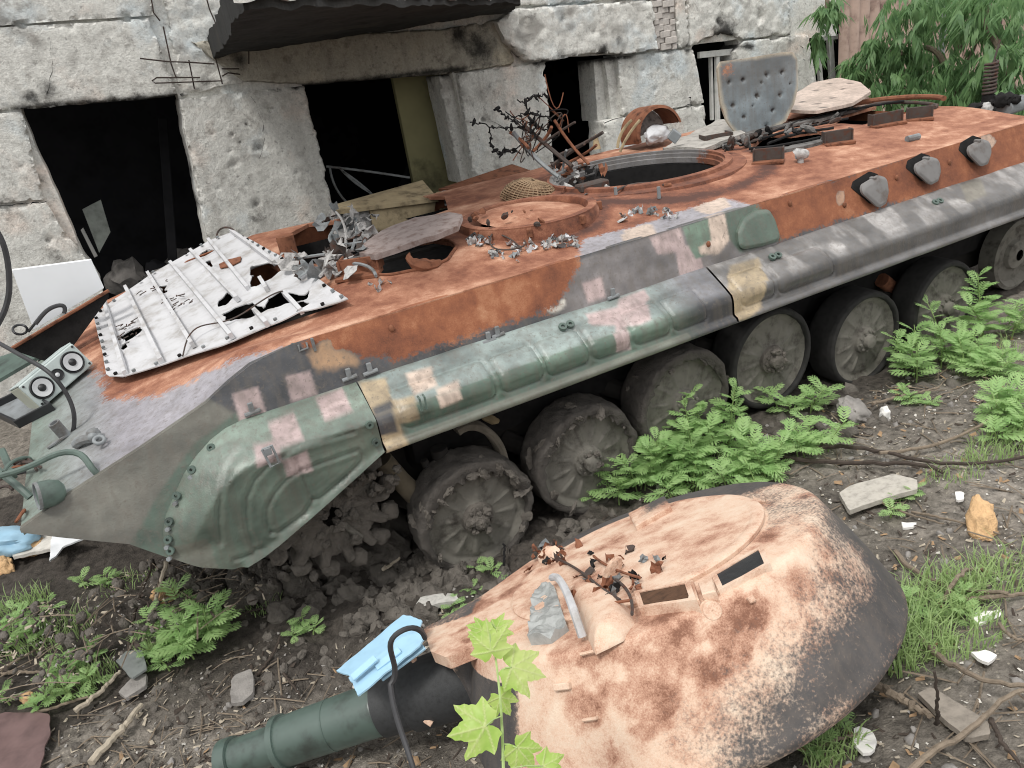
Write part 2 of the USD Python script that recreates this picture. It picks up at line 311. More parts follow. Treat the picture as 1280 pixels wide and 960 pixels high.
def concrete(name, base, blue, pink, dark, sootz=None):
    nodes = {'g': POS, 'n1': ('noise_texture', {'scale': 1.3, 'detail': 6, 'roughness': .62}), 'n2': ('noise_texture', {'scale': 8, 'detail': 10, 'roughness': .74}),
        'n3': ('noise_texture', {'scale': 48, 'detail': 6, 'roughness': .75}), 'n4': ('noise_texture', {'scale': 2.1, 'detail': 5, 'distortion': .8}),
        'v': ('voronoi_texture', {'scale': 11, 'randomness': 1.0, 'feature': 'f1'}),
        'n6': ('noise_texture', {'scale': 21, 'detail': 7, 'roughness': .62}), 'k6': ('map_range', {'from_min': .60, 'from_max': .68, 'to_min': 0, 'to_max': .42, 'clamp': True}), 'd6': ('mix_color', {'b': srgb(74, 72, 70)}), 'mpv': ('mapping', {'scale': (7, 7, .7)}), 'n7': ('noise_texture', {'scale': 1.0, 'detail': 5}), 'k7': ('map_range', {'from_min': .52, 'from_max': .70, 'to_min': 0, 'to_max': .35, 'clamp': True}), 'd7': ('mix_color', {'b': dark}), 'sh': ('mapping', {'location': (7.3, 2.1, 4.4)}), 'soot_dark': ('attribute', {'attribute': 'soot_dark'}),
        'r1': ('rgb_ramp', {'ramp': [(.34, blue), (.46, base), (.56, base), (.68, pink)]}),
        'k2': ('map_range', {'from_min': .52, 'from_max': .68, 'to_min': 0, 'to_max': .75, 'clamp': True}), 'd2': ('mix_color', {'b': dark}),
        'k3': ('map_range', {'from_min': .33, 'from_max': .62, 'to_min': .84, 'to_max': 1.16}), 'mu': ('mix_color', {'blend_type': 'multiply', 'fac': 1.0}),
        'k4': ('map_range', {'from_min': .60, 'from_max': .70, 'to_min': 0, 'to_max': .65, 'clamp': True}), 'd4': ('mix_color', {'b': tuple(x * .8 for x in dark)}),
        'sa': ('math', {'math_type': 'multiply_add', 'value2': .9}), 'ks': ('map_range', {'range_type': 'smoothstep', 'from_min': .75, 'from_max': 1.25, 'to_min': 0, 'to_max': .93}),
        'ds': ('mix_color', {'b': srgb(38, 37, 36)}),
        'ad': ('math', {'math_type': 'multiply_add', 'value2': .45}), 'b': ('bump', {'strength': 1.0, 'distance': .022}), 'p': ('principled_bsdf', {'roughness': .9, 'specular_ior_level': .2})}
    links = [('g.position', 'n1.vector'), ('g.position', 'n2.vector'), ('g.position', 'n3.vector'), ('g.position', 'sh.vector'), ('sh.vector', 'n4.vector'), ('n1.fac', 'r1.fac'),
        ('n2.fac', 'k2.value'), ('k2.result', 'd2.fac'), ('r1.color', 'd2.a'), ('n3.fac', 'k3.value'), ('d2.result', 'mu.a'), ('k3.result', 'mu.b'),
        ('n4.fac', 'k4.value'), ('k4.result', 'd4.fac'), ('mu.result', 'd6.a'), ('g.position', 'n6.vector'), ('n6.fac', 'k6.value'), ('k6.result', 'd6.fac'), ('d6.color' if False else 'd6.result', 'd7.a'), ('g.position', 'mpv.vector'), ('mpv.vector', 'n7.vector'), ('n7.fac', 'k7.value'), ('k7.result', 'd7.fac'), ('d7.result', 'd4.a'), ('n2.fac', 'sa.value1'), ('soot_dark.fac', 'sa.value3'), ('sa.value', 'ks.value'), ('ks.result', 'ds.fac'), ('d4.result', 'ds.a'),
        ('ds.result', 'p.base_color'), ('n3.fac', 'ad.value1'), ('n2.fac', 'ad.value3'), ('ad.value', 'b.height'), ('b.normal', 'p.normal')]
    return mat(name, nodes, links)
CONC = concrete('shelled_concrete', srgb(214, 213, 207), srgb(204, 212, 214), srgb(222, 209, 198), srgb(152, 148, 142))
CONCY = concrete('stained_lintel_concrete', srgb(180, 175, 162), srgb(168, 164, 152), srgb(190, 180, 160), srgb(112, 106, 96))
CONCD = concrete('dark_slab_concrete', srgb(50, 50, 49), srgb(40, 41, 40), srgb(62, 60, 56), srgb(30, 30, 29))  # slab concrete far darker than the walls
def ground_mat():
    nodes = {'g': POS, 'wet': ('attribute', {'attribute': 'wet'}), 'n1': ('noise_texture', {'scale': 1.4, 'detail': 7, 'roughness': .65}), 'n2': ('noise_texture', {'scale': 22, 'detail': 8, 'roughness': .72}),
        'n3': ('noise_texture', {'scale': 120, 'detail': 3}), 'v': ('voronoi_texture', {'scale': 70, 'feature': 'f1'}), 'v2': ('voronoi_texture', {'scale': 34, 'feature': 'f1', 'randomness': 1.0}),
        'r1': ('rgb_ramp', {'ramp': [(.3, srgb(86, 81, 75)), (.5, srgb(116, 110, 102)), (.68, srgb(148, 141, 132))]}),
        'wd': ('mix_color', {'b': srgb(72, 67, 62)}), 'k2': ('map_range', {'from_min': .32, 'from_max': .68, 'to_min': .38, 'to_max': 1.5}), 'mu': ('mix_color', {'blend_type': 'multiply', 'fac': 1.0}),
        'hv': ('hsv', {'saturation': .25, 'value': 1.2, 'hue': .5, 'fac': 1.0}), 'kv': ('map_range', {'from_min': .16, 'from_max': .10, 'to_min': 0, 'to_max': .55, 'clamp': True}), 'sp': ('mix_color', {'b': srgb(176, 168, 152)}),
        'wadd': ('math', {'math_type': 'multiply_add', 'value2': .8}), 'kw': ('map_range', {'range_type': 'smoothstep', 'from_min': .6, 'from_max': 1.1, 'to_min': 0, 'to_max': 1}),
        'inv': ('math', {'math_type': 'subtract', 'value1': 1.0}), 'kk': ('math', {'math_type': 'multiply'}),
        'ad': ('math', {'math_type': 'multiply_add', 'value2': .5}), 'b': ('bump', {'strength': .9, 'distance': .02}), 'p': ('principled_bsdf', {'roughness': .92, 'specular_ior_level': .2})}
    links = [('g.position', f'{x}.vector') for x in ('n1', 'n2', 'n3', 'v', 'v2')] + [('n1.fac', 'r1.fac'), ('r1.color', 'wd.a'), ('n1.fac', 'wadd.value1'), ('wet.fac', 'wadd.value3'), ('wadd.value', 'kw.value'), ('kw.result', 'wd.fac'),
        ('n2.fac', 'k2.value'), ('wd.result', 'mu.a'), ('k2.result', 'mu.b'), ('v2.distance', 'kv.value'), ('kw.result', 'inv.value2'), ('inv.value', 'kk.value1'), ('kv.result', 'kk.value2'), ('kk.value', 'sp.fac'), ('mu.result', 'sp.a'), ('sp.result', 'p.base_color'),
        ('n3.fac', 'ad.value1'), ('n2.fac', 'ad.value3'), ('ad.value', 'b.height'), ('b.normal', 'p.normal')]
    return mat('muddy_earth', nodes, links)
GROUND = ground_mat()
def leafm(name, col, col2, tr=.45):
    return mat(name, {'g': POS, 'n': ('noise_texture', {'scale': 9, 'detail': 3}), 'oi': ('geometry', {}), 'r': ('rgb_ramp', {'ramp': [(.0, col2), (1, col)]}), 'ad': ('math', {'math_type': 'multiply_add', 'value2': .6, 'value3': 0.0}),
        'sc': ('math', {'math_type': 'multiply_add', 'value2': .7, 'value3': -.1}),
        'p': ('principled_bsdf', {'roughness': .5, 'specular_ior_level': .35}), 't': ('translucent_bsdf', {}), 'm': ('mix_closure', {'fac': tr})},
        [('g.position', 'n.vector'), ('n.fac', 'sc.value1'), ('sc.value', 'ad.value3'), ('oi.random_per_island', 'ad.value1'), ('ad.value', 'r.fac'), ('r.color', 'p.base_color'), ('r.color', 't.color'), ('p.BSDF', 'm.closure1'), ('t.BSDF', 'm.closure2')], surface='m.closure')
WEED = leafm('mugwort_leaf', srgb(214, 230, 172), srgb(146, 188, 116), .5)
GRASS = leafm('grass_blade', srgb(196, 214, 150), srgb(140, 168, 108), .5)
BUSH = leafm('bush_leaf', srgb(172, 206, 140), srgb(62, 100, 62), .45)
MAPLE = mat('maple_leaf', {'g': POS, 'n': ('noise_texture', {'scale': 30, 'detail': 4}), 'n2': ('noise_texture', {'scale': 7, 'detail': 2}), 'ad': ('math', {'math_type': 'multiply_add', 'value2': .6}), 'r': ('rgb_ramp', {'ramp': [(.35, srgb(126, 172, 66)), (.65, srgb(176, 210, 104)), (.9, srgb(206, 224, 140))]}),
    'v': ('attribute', {'attribute': 'vein'}), 'mx': ('mix_color', {'b': srgb(214, 226, 158)}), 'b': ('bump', {'strength': .5, 'distance': .003}), 'p': ('principled_bsdf', {'roughness': .42, 'specular_ior_level': .4}), 't': ('translucent_bsdf', {}), 'm': ('mix_closure', {'fac': .55})},
    [('g.position', 'n.vector'), ('g.position', 'n2.vector'), ('n.fac', 'ad.value1'), ('n2.fac', 'ad.value3'), ('ad.value', 'r.fac'), ('r.color', 'mx.a'), ('v.fac', 'mx.fac'), ('mx.result', 'p.base_color'), ('mx.result', 't.color'), ('v.fac', 'b.height'), ('b.normal', 'p.normal'), ('p.BSDF', 'm.closure1'), ('t.BSDF', 'm.closure2')], surface='m.closure')
STEM = simple('green_stem', srgb(128, 150, 92), .7, .3, 20, .1, .001, .3)
STEMR = simple('pale_maple_stem', srgb(150, 170, 110), .7, .3, 20, .1, .001, .3)
# ------------------------------------------------------------------ ground
gp = np.array([(-3, .5, .10), (-2, -2, .12), (-.3, -1.2, .05), (.3, -1, .04), (.9, -1.6, -.02), (1.9, -1.5, -.04), (2.6, -1.5, -.01), (3.3, -1.5, .09), (4, -1.5, .16), (4.8, -1.5, .08), (5.5, -1.5, .13), (6.6, -1.5, .18), (8, -1, .3), (10, 0, .4),
    (.6, -2.0, .0), (1.2, -2.2, .05), (2.1, -2.05, -.05), (2.1, -2.7, .1), (2.1, -3.45, .40), (2.9, -2.4, .10), (3, -2.8, .20), (3, -3.5, .42), (4, -2.5, .22), (5, -2.5, .27), (6, -3, .36), (8, -3, .5), (.9, -4.6, .78), (.3, -2.6, .14), (.9, -3, .22), (1.3, -3.5, .36), (-.5, -3, .26),
    (0, 1.6, .12), (3, 1.6, .15), (6, 1.8, .3), (9, 2.5, .4), (14, 0, .6), (10, -8, .8), (-6, -6, .7), (-8, 2, .2), (3, 0, .0), (5, 0, .1), (1, 0, .02)])
_rbf = RBFInterpolator(gp[:, :2], gp[:, 2], kernel='linear', smoothing=.004)
def gz(x, y):
    x, y = np.atleast_1d(np.asarray(x, float)), np.atleast_1d(np.asarray(y, float))
    return _rbf(np.c_[np.clip(x, -8, 14), np.clip(y, -8, 4)])
def rut(x, y):
    """churned mud along the wheels"""
    return np.exp(-((y + 1.55) / .33) ** 2) * np.clip((x - .6) / .5, 0, 1) * np.clip((4.2 - x) / 1.5, 0, 1)
def gfull(x, y):
    p = np.c_[x, y, np.zeros_like(x)]
    n1 = meshkit.fbm(p * 1.7, 3, 3) - .5; n2 = meshkit.fbm(p * 7, 4, 5) - .5; n3 = meshkit.fbm(p * 26, 2, 8) - .5
    near = (np.abs(x - 3) < 7) & (np.abs(y + 1.5) < 4)
    ch = rut(x, y); lump = np.abs(meshkit.fbm(p * 9, 3, 15) - .5) * 2
    return gz(x, y) + .05 * n1 + (.035 + .09 * ch) * n2 + .022 * n3 + ch * (.09 * (.5 - lump)) * near
xs = np.unique(np.r_[-80, -40, -20, -10, -6, -4, np.arange(-3, -1, .1), np.arange(-1, 7.4, .022), np.arange(7.4, 12, .1), 14, 18, 25, 40, 90])
ys = np.unique(np.r_[-60, -30, -15, -9, -7, -6, np.arange(-5, -4, .1), np.arange(-4, -.5, .022), np.arange(-.5, 3.4, .08), 4, 8, 15, 40, 90])
def gfn(u, v): return np.c_[u, v, gfull(u, v)]
gm = grid(gfn, xs, ys)
def gprim(v, n):
    x, y = v[:, 0], v[:, 1]
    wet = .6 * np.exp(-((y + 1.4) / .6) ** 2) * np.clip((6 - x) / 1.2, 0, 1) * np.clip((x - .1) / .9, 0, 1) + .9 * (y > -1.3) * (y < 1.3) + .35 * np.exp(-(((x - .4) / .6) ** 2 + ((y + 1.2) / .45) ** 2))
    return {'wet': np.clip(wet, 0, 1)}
tag(obj('ground', gm, GROUND, None, True, gprim), kind='structure')
def onG(u, v, h=0.0):
    r = ray(u, v); t = np.linspace(1.2, 16, 1500); X = CAM + t[:, None] * r
    s = X[:, 2] - gz(X[:, 0], X[:, 1]) - h; i = int(np.argmax(s < 0))
    return X[i] - r * 0.0
def gh(x, y): return float(gfull(np.array([x]), np.array([y]))[0])

# ------------------------------------------------------------------ building facade
YF = 3.2
def F2(pts, y=YF): return Polygon([(lambda q: (q[0], q[2]))(onY(*p, y)) for p in pts])
HOLES = [F2(h) for h in ([(30, 135), (218, 120), (258, 300), (290, 400), (140, 400), (120, 345)], [(382, 107), (566, 92), (592, 226), (620, 330), (430, 330), (415, 250)],
        [(680, 78), (770, 70), (780, 150), (800, 240), (700, 250), (690, 190)], [(870, 60), (925, 52), (940, 160), (890, 170)])]
craters = [(265, 167, .03), (290, 168, .03), (308, 155, .03), (340, 135, .04), (357, 132, .035), (325, 185, .06), (293, 205, .045), (294, 214, .03), (371, 215, .035), (288, 188, .03), (273, 235, .03), (320, 255, .055), (300, 178, .025), (361, 192, .025), (280, 160, .02),
    (803, 87, .045), (823, 87, .03), (819, 112, .045), (845, 125, .025), (815, 95, .02), (44, 80, .03), (88, 35, .03), (25, 208, .035), (60, 300, .05), (120, 60, .02), (150, 90, .025), (605, 150, .06), (640, 130, .05), (650, 30, .08), (700, 25, .06), (740, 40, .05), (620, 200, .05), (655, 180, .07), (960, 85, .05), (990, 75, .03), (950, 20, .08), (900, 25, .09)]
CR = [(onY(u, v, YF)[0], onY(u, v, YF)[2], r) for u, v, r in craters]
for q in range(18):
    CR.append((R_.uniform(.2, 9.5), R_.uniform(.7, 3.6), R_.choice([.010, .012, .014, .02])))
SM = [(onY(u, v, YF)[0], onY(u, v, YF)[2], r, k) for u, v, r, k in ((40, 122, .10, .75), (60, 112, .12, .65), (120, 122, .10, .5), (240, 215, .10, .5), (245, 255, .12, .5), (205, 70, .12, .55), (255, 100, .1, .6), (300, 75, .12, .7), (600, 60, .25, .75), (575, 45, .2, .7), (640, 70, .15, .6), (700, 70, .12, .6), (750, 62, .10, .8), (770, 50, .08, .6), (660, 20, .12, .5), (730, 35, .1, .5), (10, 262, .15, .5), (70, 330, .2, .45), (320, 270, .2, .45), (610, 110, .12, .5), (650, 230, .2, .4), (860, 60, .1, .7), (905, 45, .25, .85), (960, 40, .2, .5), (990, 50, .15, .6), (300, 290, .1, .5))]
bld = thing('damaged_building', 'shell-damaged grey concrete apartment building with burnt-out windows behind the hull', 'building', (3, YF, 0.1))
def wall_panel(name, px, off=0, thick=.34, edge=.014, rough=.0045, mat_=CONC, sootk=1.0, res=.022, label=None, extra_dark=0):
    pg = rough_edge(F2(px), edge * .8, .022, int(abs(px[0][0] * 7 + px[1][1])) % 97, 9)
    def fr(P):
        p3 = np.c_[P[:, 0], np.zeros(len(P)), P[:, 1]]
        d = rough * 1.6 * (meshkit.fbm(p3 * 2.2, 3, 2) - .5) + rough * 2.4 * (meshkit.fbm(p3 * 11, 3, 4) - .5)
        de = shapely.distance(pg.exterior, shapely.points(P[:, 0], P[:, 1]))
        ch = np.clip(1 - de / .05, 0, 1)
        d += ch ** 2 * (.002 + np.clip(meshkit.fbm(p3 * 13 + 9, 3, 6) - .50, 0, 1) * .28 * (edge > .008))
        for x, z, r in CR:
            q = ((P[:, 0] - x) ** 2 + (P[:, 1] - z) ** 2) / r ** 2 * (1 + 1.6 * (meshkit.noise(p3 * (1.4 / r), 5) - .35) if r > .018 else 1)
            k = q < 4
            if k.any(): d[k] += r * .55 * np.exp(-q[k] * 1.6) * (1 + .7 * (meshkit.noise(p3[k] * 60, 3) - .5)) - r * .08 * np.exp(-(q[k] - 1.6) ** 2 * 3)
        return np.c_[P[:, 0], YF - off + d, P[:, 1]]
    m = slab(pg, res, fr, lambda P: np.c_[P[:, 0], np.full(len(P), YF - off + thick), P[:, 1]])
    def pv(v, n):
        so = np.full(len(v), -.25 + extra_dark)
        for x, z, r, k in SM: so = np.maximum(so, k * np.exp(-((v[:, 0] - x) ** 2 + (v[:, 2] - z) ** 2) / r ** 2))
        for h in HOLES:
            x0, z0, x1, z1 = h.bounds
            dx = np.maximum(np.maximum(x0 - v[:, 0], v[:, 0] - x1), 0); dz = v[:, 2] - np.interp(v[:, 0], [x0, x1], [z1, z1 - .1])
            so = np.maximum(so, extra_dark + sootk * (.85 * np.exp(-np.abs(dz) / .06) * np.exp(-(dx / .12) ** 2)))
        so = np.where(v[:, 1] > YF - off + .06, so + .22, so)  # side faces behind the front edge come out darker
        for x, z, r in CR:
            q = ((v[:, 0] - x) ** 2 + (v[:, 2] - z) ** 2) / r ** 2; so = np.maximum(so, (.35 + .35 * ((x * 37.7 + z * 91.3) % 1)) * np.exp(-q * 1.5))  # craters get darker towards their middle
        return {'soot_dark': so}
    return obj(name, m, mat_, bld, 30, pv, label)
wall_panel('wall_panel', [(-90, -90), (184, -95), (192, 19), (0, 31), (-90, 38)])
wall_panel('wall_panel', [(-90, 40), (186, 23), (222, 118), (215, 121), (30, 136), (-90, 145)], edge=.015)
wall_panel('broken_joint', [(187, -95), (320, -100), (312, -10), (262, 46), (296, 58), (306, 101), (226, 120)], off=-.04, edge=.03, rough=.022, label='crumbled joint between wall panels with bare bars', extra_dark=.18)
wall_panel('wall_panel', [(-90, 148), (27, 139), (55, 249), (-90, 263)], edge=.02)
wall_panel('wall_panel', [(-90, 266), (56, 253), (125, 350), (150, 520), (-90, 560)], edge=.02, extra_dark=.05)
wall_panel('wall_pillar', [(223, 124), (380, 107), (415, 250), (440, 380), (290, 400), (260, 303)], edge=.022, thick=.4)
wall_panel('lintel', [(240, 52), (560, 36), (632, 22), (645, 80), (566, 92), (382, 106), (304, 101), (262, 70)], off=-.02, mat_=CONCY, edge=.015, extra_dark=.0)
wall_panel('wall_pillar', [(572, 93), (682, 77), (690, 190), (720, 330), (620, 340), (592, 226)], edge=.018, thick=.4, rough=.010)
wall_panel('broken_beam', [(618, 28), (640, 12), (814, 0), (819, 62), (775, 69), (735, 66), (690, 77), (655, 76), (628, 52)], off=.06, edge=.025, rough=.012, label='chipped concrete beam with ragged lower edge')
wall_panel('wall_panel', [(600, -100), (905, -110), (856, -3), (812, -3), (640, 8), (600, 14)], edge=.02)
wall_panel('pilaster', [(842, -4), (857, -5), (861, 58), (848, 60)], off=.02, edge=.01, res=.02)
wall_panel('wall_panel', [(772, 71), (867, 61), (880, 129), (840, 135), (780, 144)], edge=.012)
wall_panel('wall_panel', [(756, 152), (782, 146), (840, 137), (880, 131), (890, 200), (905, 280), (760, 290)], edge=.02, extra_dark=.03)
wall_panel('wall_panel', [(859, -6), (986, -14), (989, 44), (930, 49), (910, 42), (882, 47), (868, 58), (862, 58)], edge=.02, rough=.014)
wall_panel('wall_panel', [(931, 51), (1010, 43), (1022, 112), (1040, 240), (940, 240), (920, 64)], edge=.015)
wall_panel('wall_panel', [(990, -14), (1049, -18), (1048, 41), (1018, 46), (991, 44)], off=-.2, edge=.02, extra_dark=.3)
wall_panel('wall_panel', [(1012, 46), (1020, 46), (1030, 120), (1040, 240), (1030, 240), (1022, 112)], off=-.25, edge=.01, extra_dark=.2)
# window three's stepped jamb
wall_panel('window_jamb', [(752, 74), (762, 72), (772, 148), (757, 152)], off=-.16, edge=.006, res=.02, extra_dark=.12)  # jambs toned darker than the wall face
wall_panel('window_jamb', [(761, 73), (772, 72), (781, 146), (770, 149)], off=-.08, edge=.006, res=.02, extra_dark=.1)
wall_panel('window_jamb', [(553, 94), (575, 92), (600, 226), (582, 230)], off=-.12, edge=.01, res=.02, extra_dark=.12)
for pl in ([(756, 152), (800, 143), (842, 136), (866, 131)], [(862, 122), (865, 138)], [(0, 259), (30, 256), (56, 252)], [(315, 120), (330, 160), (326, 200)], [(690, 20), (705, 45), (700, 72)], [(60, 45), (66, 80), (58, 118)], [(600, 120), (612, 150), (640, 165)], [(1000, 50), (1006, 80), (1012, 110)], [(640, 30), (680, 50), (720, 62)]):
    P = np.array([onY(u + R_.uniform(-2, 2), v + R_.uniform(-2, 2), YF - .004) for u, v in np.c_[np.interp(np.linspace(0, len(pl) - 1, 12), range(len(pl)), [p[0] for p in pl]), np.interp(np.linspace(0, len(pl) - 1, 12), range(len(pl)), [p[1] for p in pl])]])
    w = np.array([[0, 0, .005]]) * np.array([R_.uniform(.3, 1) for _ in P])[:, None]; V_ = np.vstack([P - w, P + w]); F_ = [f for i in range(11) for f in ((i, i + 1, i + 13), (i, i + 13, i + 12))]
    obj('crack', tm(V_, F_), BLACK, bld, False)
# bare bricks beside the pilaster
for r in range(9):
    v0 = -6 + r * 7.6; L = [(814, 826), (826.5, 841)] if r % 2 else [(814, 820), (821, 834), (835, 841)]
    for a, b in L:
        s = (v0 + 6) / 66 * 6
        q = F2([(a + s, v0), (b + s - .8, v0 - .6), (b + s - .8, v0 + 6.2), (a + s, v0 + 6.8)]); x0, z0, x1, z1 = q.bounds
        obj('brick', box(((x0 + x1) / 2, YF + R_.uniform(.03, .06), (z0 + z1) / 2), (x1 - x0, .12, z1 - z0), cham=.006), BRICKM, bld, 20)
q = F2([(810, -10), (844, -12), (850, 66), (818, 68)]); x0, z0, x1, z1 = q.bounds
obj('mortar_backing', box(((x0 + x1) / 2, YF + .2, (z0 + z1) / 2), (x1 - x0, .2, z1 - z0)), STONE, bld)
core = F2([(-95, -100), (1050, -100), (1050, 44), (1016, 48), (1030, 140), (1040, 300), (900, 300), (600, 345), (400, 400), (150, 560), (-95, 600)])
for h in HOLES: core = core.difference(h.buffer(.03))
for g in (core.geoms if hasattr(core, 'geoms') else [core]):
    if g.area > .05: obj('wall_core', slab(rough_edge(g, .02, .04, 3, 5), .06, lambda P: np.c_[P[:, 0], YF + .055 + .02 * (meshkit.fbm(np.c_[P * 8, P[:, 0] * 0], 3, 3) - .5), P[:, 1]], lambda P: np.c_[P[:, 0], np.full(len(P), YF + .3), P[:, 1]]), CONC, bld, 30, {'soot_dark': .12})
# balcony slab seen from below
zs = onY(430, 46, YF)[2]
b0, b1 = onY(262, 46, YF)[0], onY(632, 24, YF)[0]
fr0, fr1 = onZ(304, 12, zs), onZ(652, 4, zs)
pg = rough_edge(Polygon([(b0, YF + .1), (fr0[0], fr0[1]), ((fr0[0] + fr1[0]) / 2, (fr0[1] + fr1[1]) / 2 + .04), (fr1[0], fr1[1]), (b1 + .1, YF + .1)]), .05, .06, 5, 1.2)
def slabz(P, z, a): return np.c_[P, z + a * (meshkit.fbm(np.c_[P, np.zeros(len(P))] * 5, 3, 3) - .5)]
obj('balcony_slab', slab(pg, .05, lambda P: slabz(P, zs + .17, .05), lambda P: slabz(P, zs, .05)), CONCD, bld, 30, {'soot_dark': .15}, 'dark broken balcony slab')
pe = rough_edge(Polygon([(fr0[0] - .02, fr0[1] + .02), (fr0[0] + .02, fr0[1] - .03), ((fr0[0] + fr1[0]) / 2, (fr0[1] + fr1[1]) / 2 + .01), (fr1[0], fr1[1] - .04), (fr1[0], fr1[1] + .08), ((fr0[0] + fr1[0]) / 2, (fr0[1] + fr1[1]) / 2 + .12), (fr0[0] + .1, fr0[1] + .1)]), .04, .02, 8, 9)
obj('broken_slab_edge', slab(pe, .03, lambda P: slabz(P, zs + .24, .08), lambda P: slabz(P, zs + .035, .06)), CONC, bld, 30, {'soot_dark': .1})
# reinforcing bars
for pl in ([(175, 73), (210, 77), (240, 78), (268, 80)], [(204, 33), (214, 80), (220, 97)], [(262, 42), (270, 75), (278, 105)], [(250, 97), (196, 97), (190, 101), (194, 104), (278, 101)], [(236, 75), (240, 95), (243, 111)], [(272, 60), (292, 61), (313, 60)], [(306, 40), (311, 60), (311, 80)], [(277, 86), (299, 86)], [(186, -20), (192, 16), (200, 26)], [(256, -10), (262, 12), (270, 30)], [(278, 95), (285, 91), (300, 93)]):
    P = np.array([onY(u, v, YF - .035 + .02 * math.sin(i * 2.1 + u)) for i, (u, v) in enumerate(pl)])
    obj('reinforcing_bar', tube(P, .006, 6), REBAR, bld)
# rooms behind the windows
def roomwall(a, b, mat_=ROOMD, name='room_wall'): obj(name, box((np.array(a) + b) / 2, np.array(b) - np.array(a)), mat_, bld)
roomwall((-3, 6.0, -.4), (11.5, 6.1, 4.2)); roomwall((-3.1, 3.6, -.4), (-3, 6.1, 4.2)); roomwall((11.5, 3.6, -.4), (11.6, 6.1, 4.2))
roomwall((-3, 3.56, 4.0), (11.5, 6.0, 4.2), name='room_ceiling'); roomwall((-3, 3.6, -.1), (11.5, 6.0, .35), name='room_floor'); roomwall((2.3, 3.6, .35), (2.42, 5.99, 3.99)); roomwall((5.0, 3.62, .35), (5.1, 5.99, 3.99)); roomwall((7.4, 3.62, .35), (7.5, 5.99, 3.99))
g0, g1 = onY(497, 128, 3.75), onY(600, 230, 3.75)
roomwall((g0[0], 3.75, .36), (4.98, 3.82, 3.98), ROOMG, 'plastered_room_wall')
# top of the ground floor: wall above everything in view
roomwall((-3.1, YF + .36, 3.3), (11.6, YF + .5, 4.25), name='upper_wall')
# window frames
def bar(px0, px1, y, w, d=.05, name='window_frame', par=None, mat_=FRAMEW):
    a, b = onY(*px0, y), onY(*px1, y); R = frame(b - a, (0, 1, 0)); return obj(name, box((a + b) / 2, (d, w, np.linalg.norm(b - a)), R, .004), mat_, par or bld)
bar((873, 69), (922, 64), YF + .12, .07); bar((896, 67), (897, 160), YF + .13, .05); bar((888, 70), (890, 150), YF + .17, .03)
bar((1021, 50), (1027, 118), YF + .33, .06); bar((1037, 48), (1041, 114), YF + .33, .09); bar((1019, 49), (1046, 46), YF + .36, .06)
bar((1044, 78), (1046, 118), YF + .4, .05, mat_=BLACK)
for k in range(40):
    x = R_.choice([R_.uniform(.2, 2.2), R_.uniform(2.6, 4.6), R_.uniform(5.2, 7)]); obj('room_rubble', blob((x, R_.uniform(3.75, 4.8), .35 + R_.uniform(0, .55)), R_.uniform(.06, .22), 1300 + k, 2, .5), R_.choice([ROOMD, STONE, CONCD]) if False else ROOMD if k % 3 else STONE, bld, 30)
for a, b in (((1.0, 3.9, .4), (1.5, 4.6, 2.2)), ((3.1, 3.8, .4), (4.2, 4.4, 1.5)), ((2.7, 4.2, .5), (3.0, 4.9, 2.4)), ((5.6, 3.9, .5), (5.9, 4.5, 2.0))): obj('fallen_beam', box((np.array(a) + b) / 2, (.09, .07, np.linalg.norm(np.array(b) - a)), frame(np.array(b) - a), .006), ROOMD, bld)
# leaning board and bars inside the dark rooms
a = [onY(*p, 4.2) for p in ((103, 262), (126, 250), (138, 290), (124, 316))]
obj('leaning_board', trimesh.convex.convex_hull(np.vstack([a, np.array(a) + (0, .04, 0)])), simple('faded_board', srgb(150, 156, 150), .8), bld)
a = [onY(*p, 4.25) for p in ((104, 285), (122, 320), (118, 322), (101, 288))]
obj('leaning_board', trimesh.convex.convex_hull(np.vstack([a, np.array(a) + (0, .04, 0)])), FRAMEW, bld)
for pl in ([(408, 208), (450, 213), (512, 222)], [(425, 210), (440, 225), (462, 240)], [(412, 208), (420, 235), (445, 262)], [(428, 214), (440, 222), (470, 248)]):
    obj('twisted_bar', tube(spline([onY(u, v, YF + .35) for u, v in pl], 12), .012, 6), GREYIRON, bld)

# corrugated sheet wall beside the building
cw = thing('corrugated_sheet_wall', 'faded reddish corrugated metal wall behind the bush', 'wall', (10, YF, .3))
xa, xb = onY(1048, 60, YF + .2)[0], 17.0
z0 = onY(1048, 60, YF + .2)[2]
for k in range(8):
    x0 = xa + k * .95
    def cf(u, v, k=k): return np.c_[u, YF + .2 + .035 * np.sin(u * 2 * np.pi / .19) + .008 * (k % 2), v]
    obj('corrugated_sheet', grid(cf, np.arange(x0, x0 + .97, .019), np.linspace(-.2, 4.2, 8)), CORR, cw, 60)
obj('post', box((xa + 3.1, YF + .05, 1.6), (.09, .09, 4), cham=.01), DARKIRON, cw); obj('post', box((xa + 1.9, YF + .06, 1.6), (.07, .07, 4), cham=.01), GREYIRON, cw)
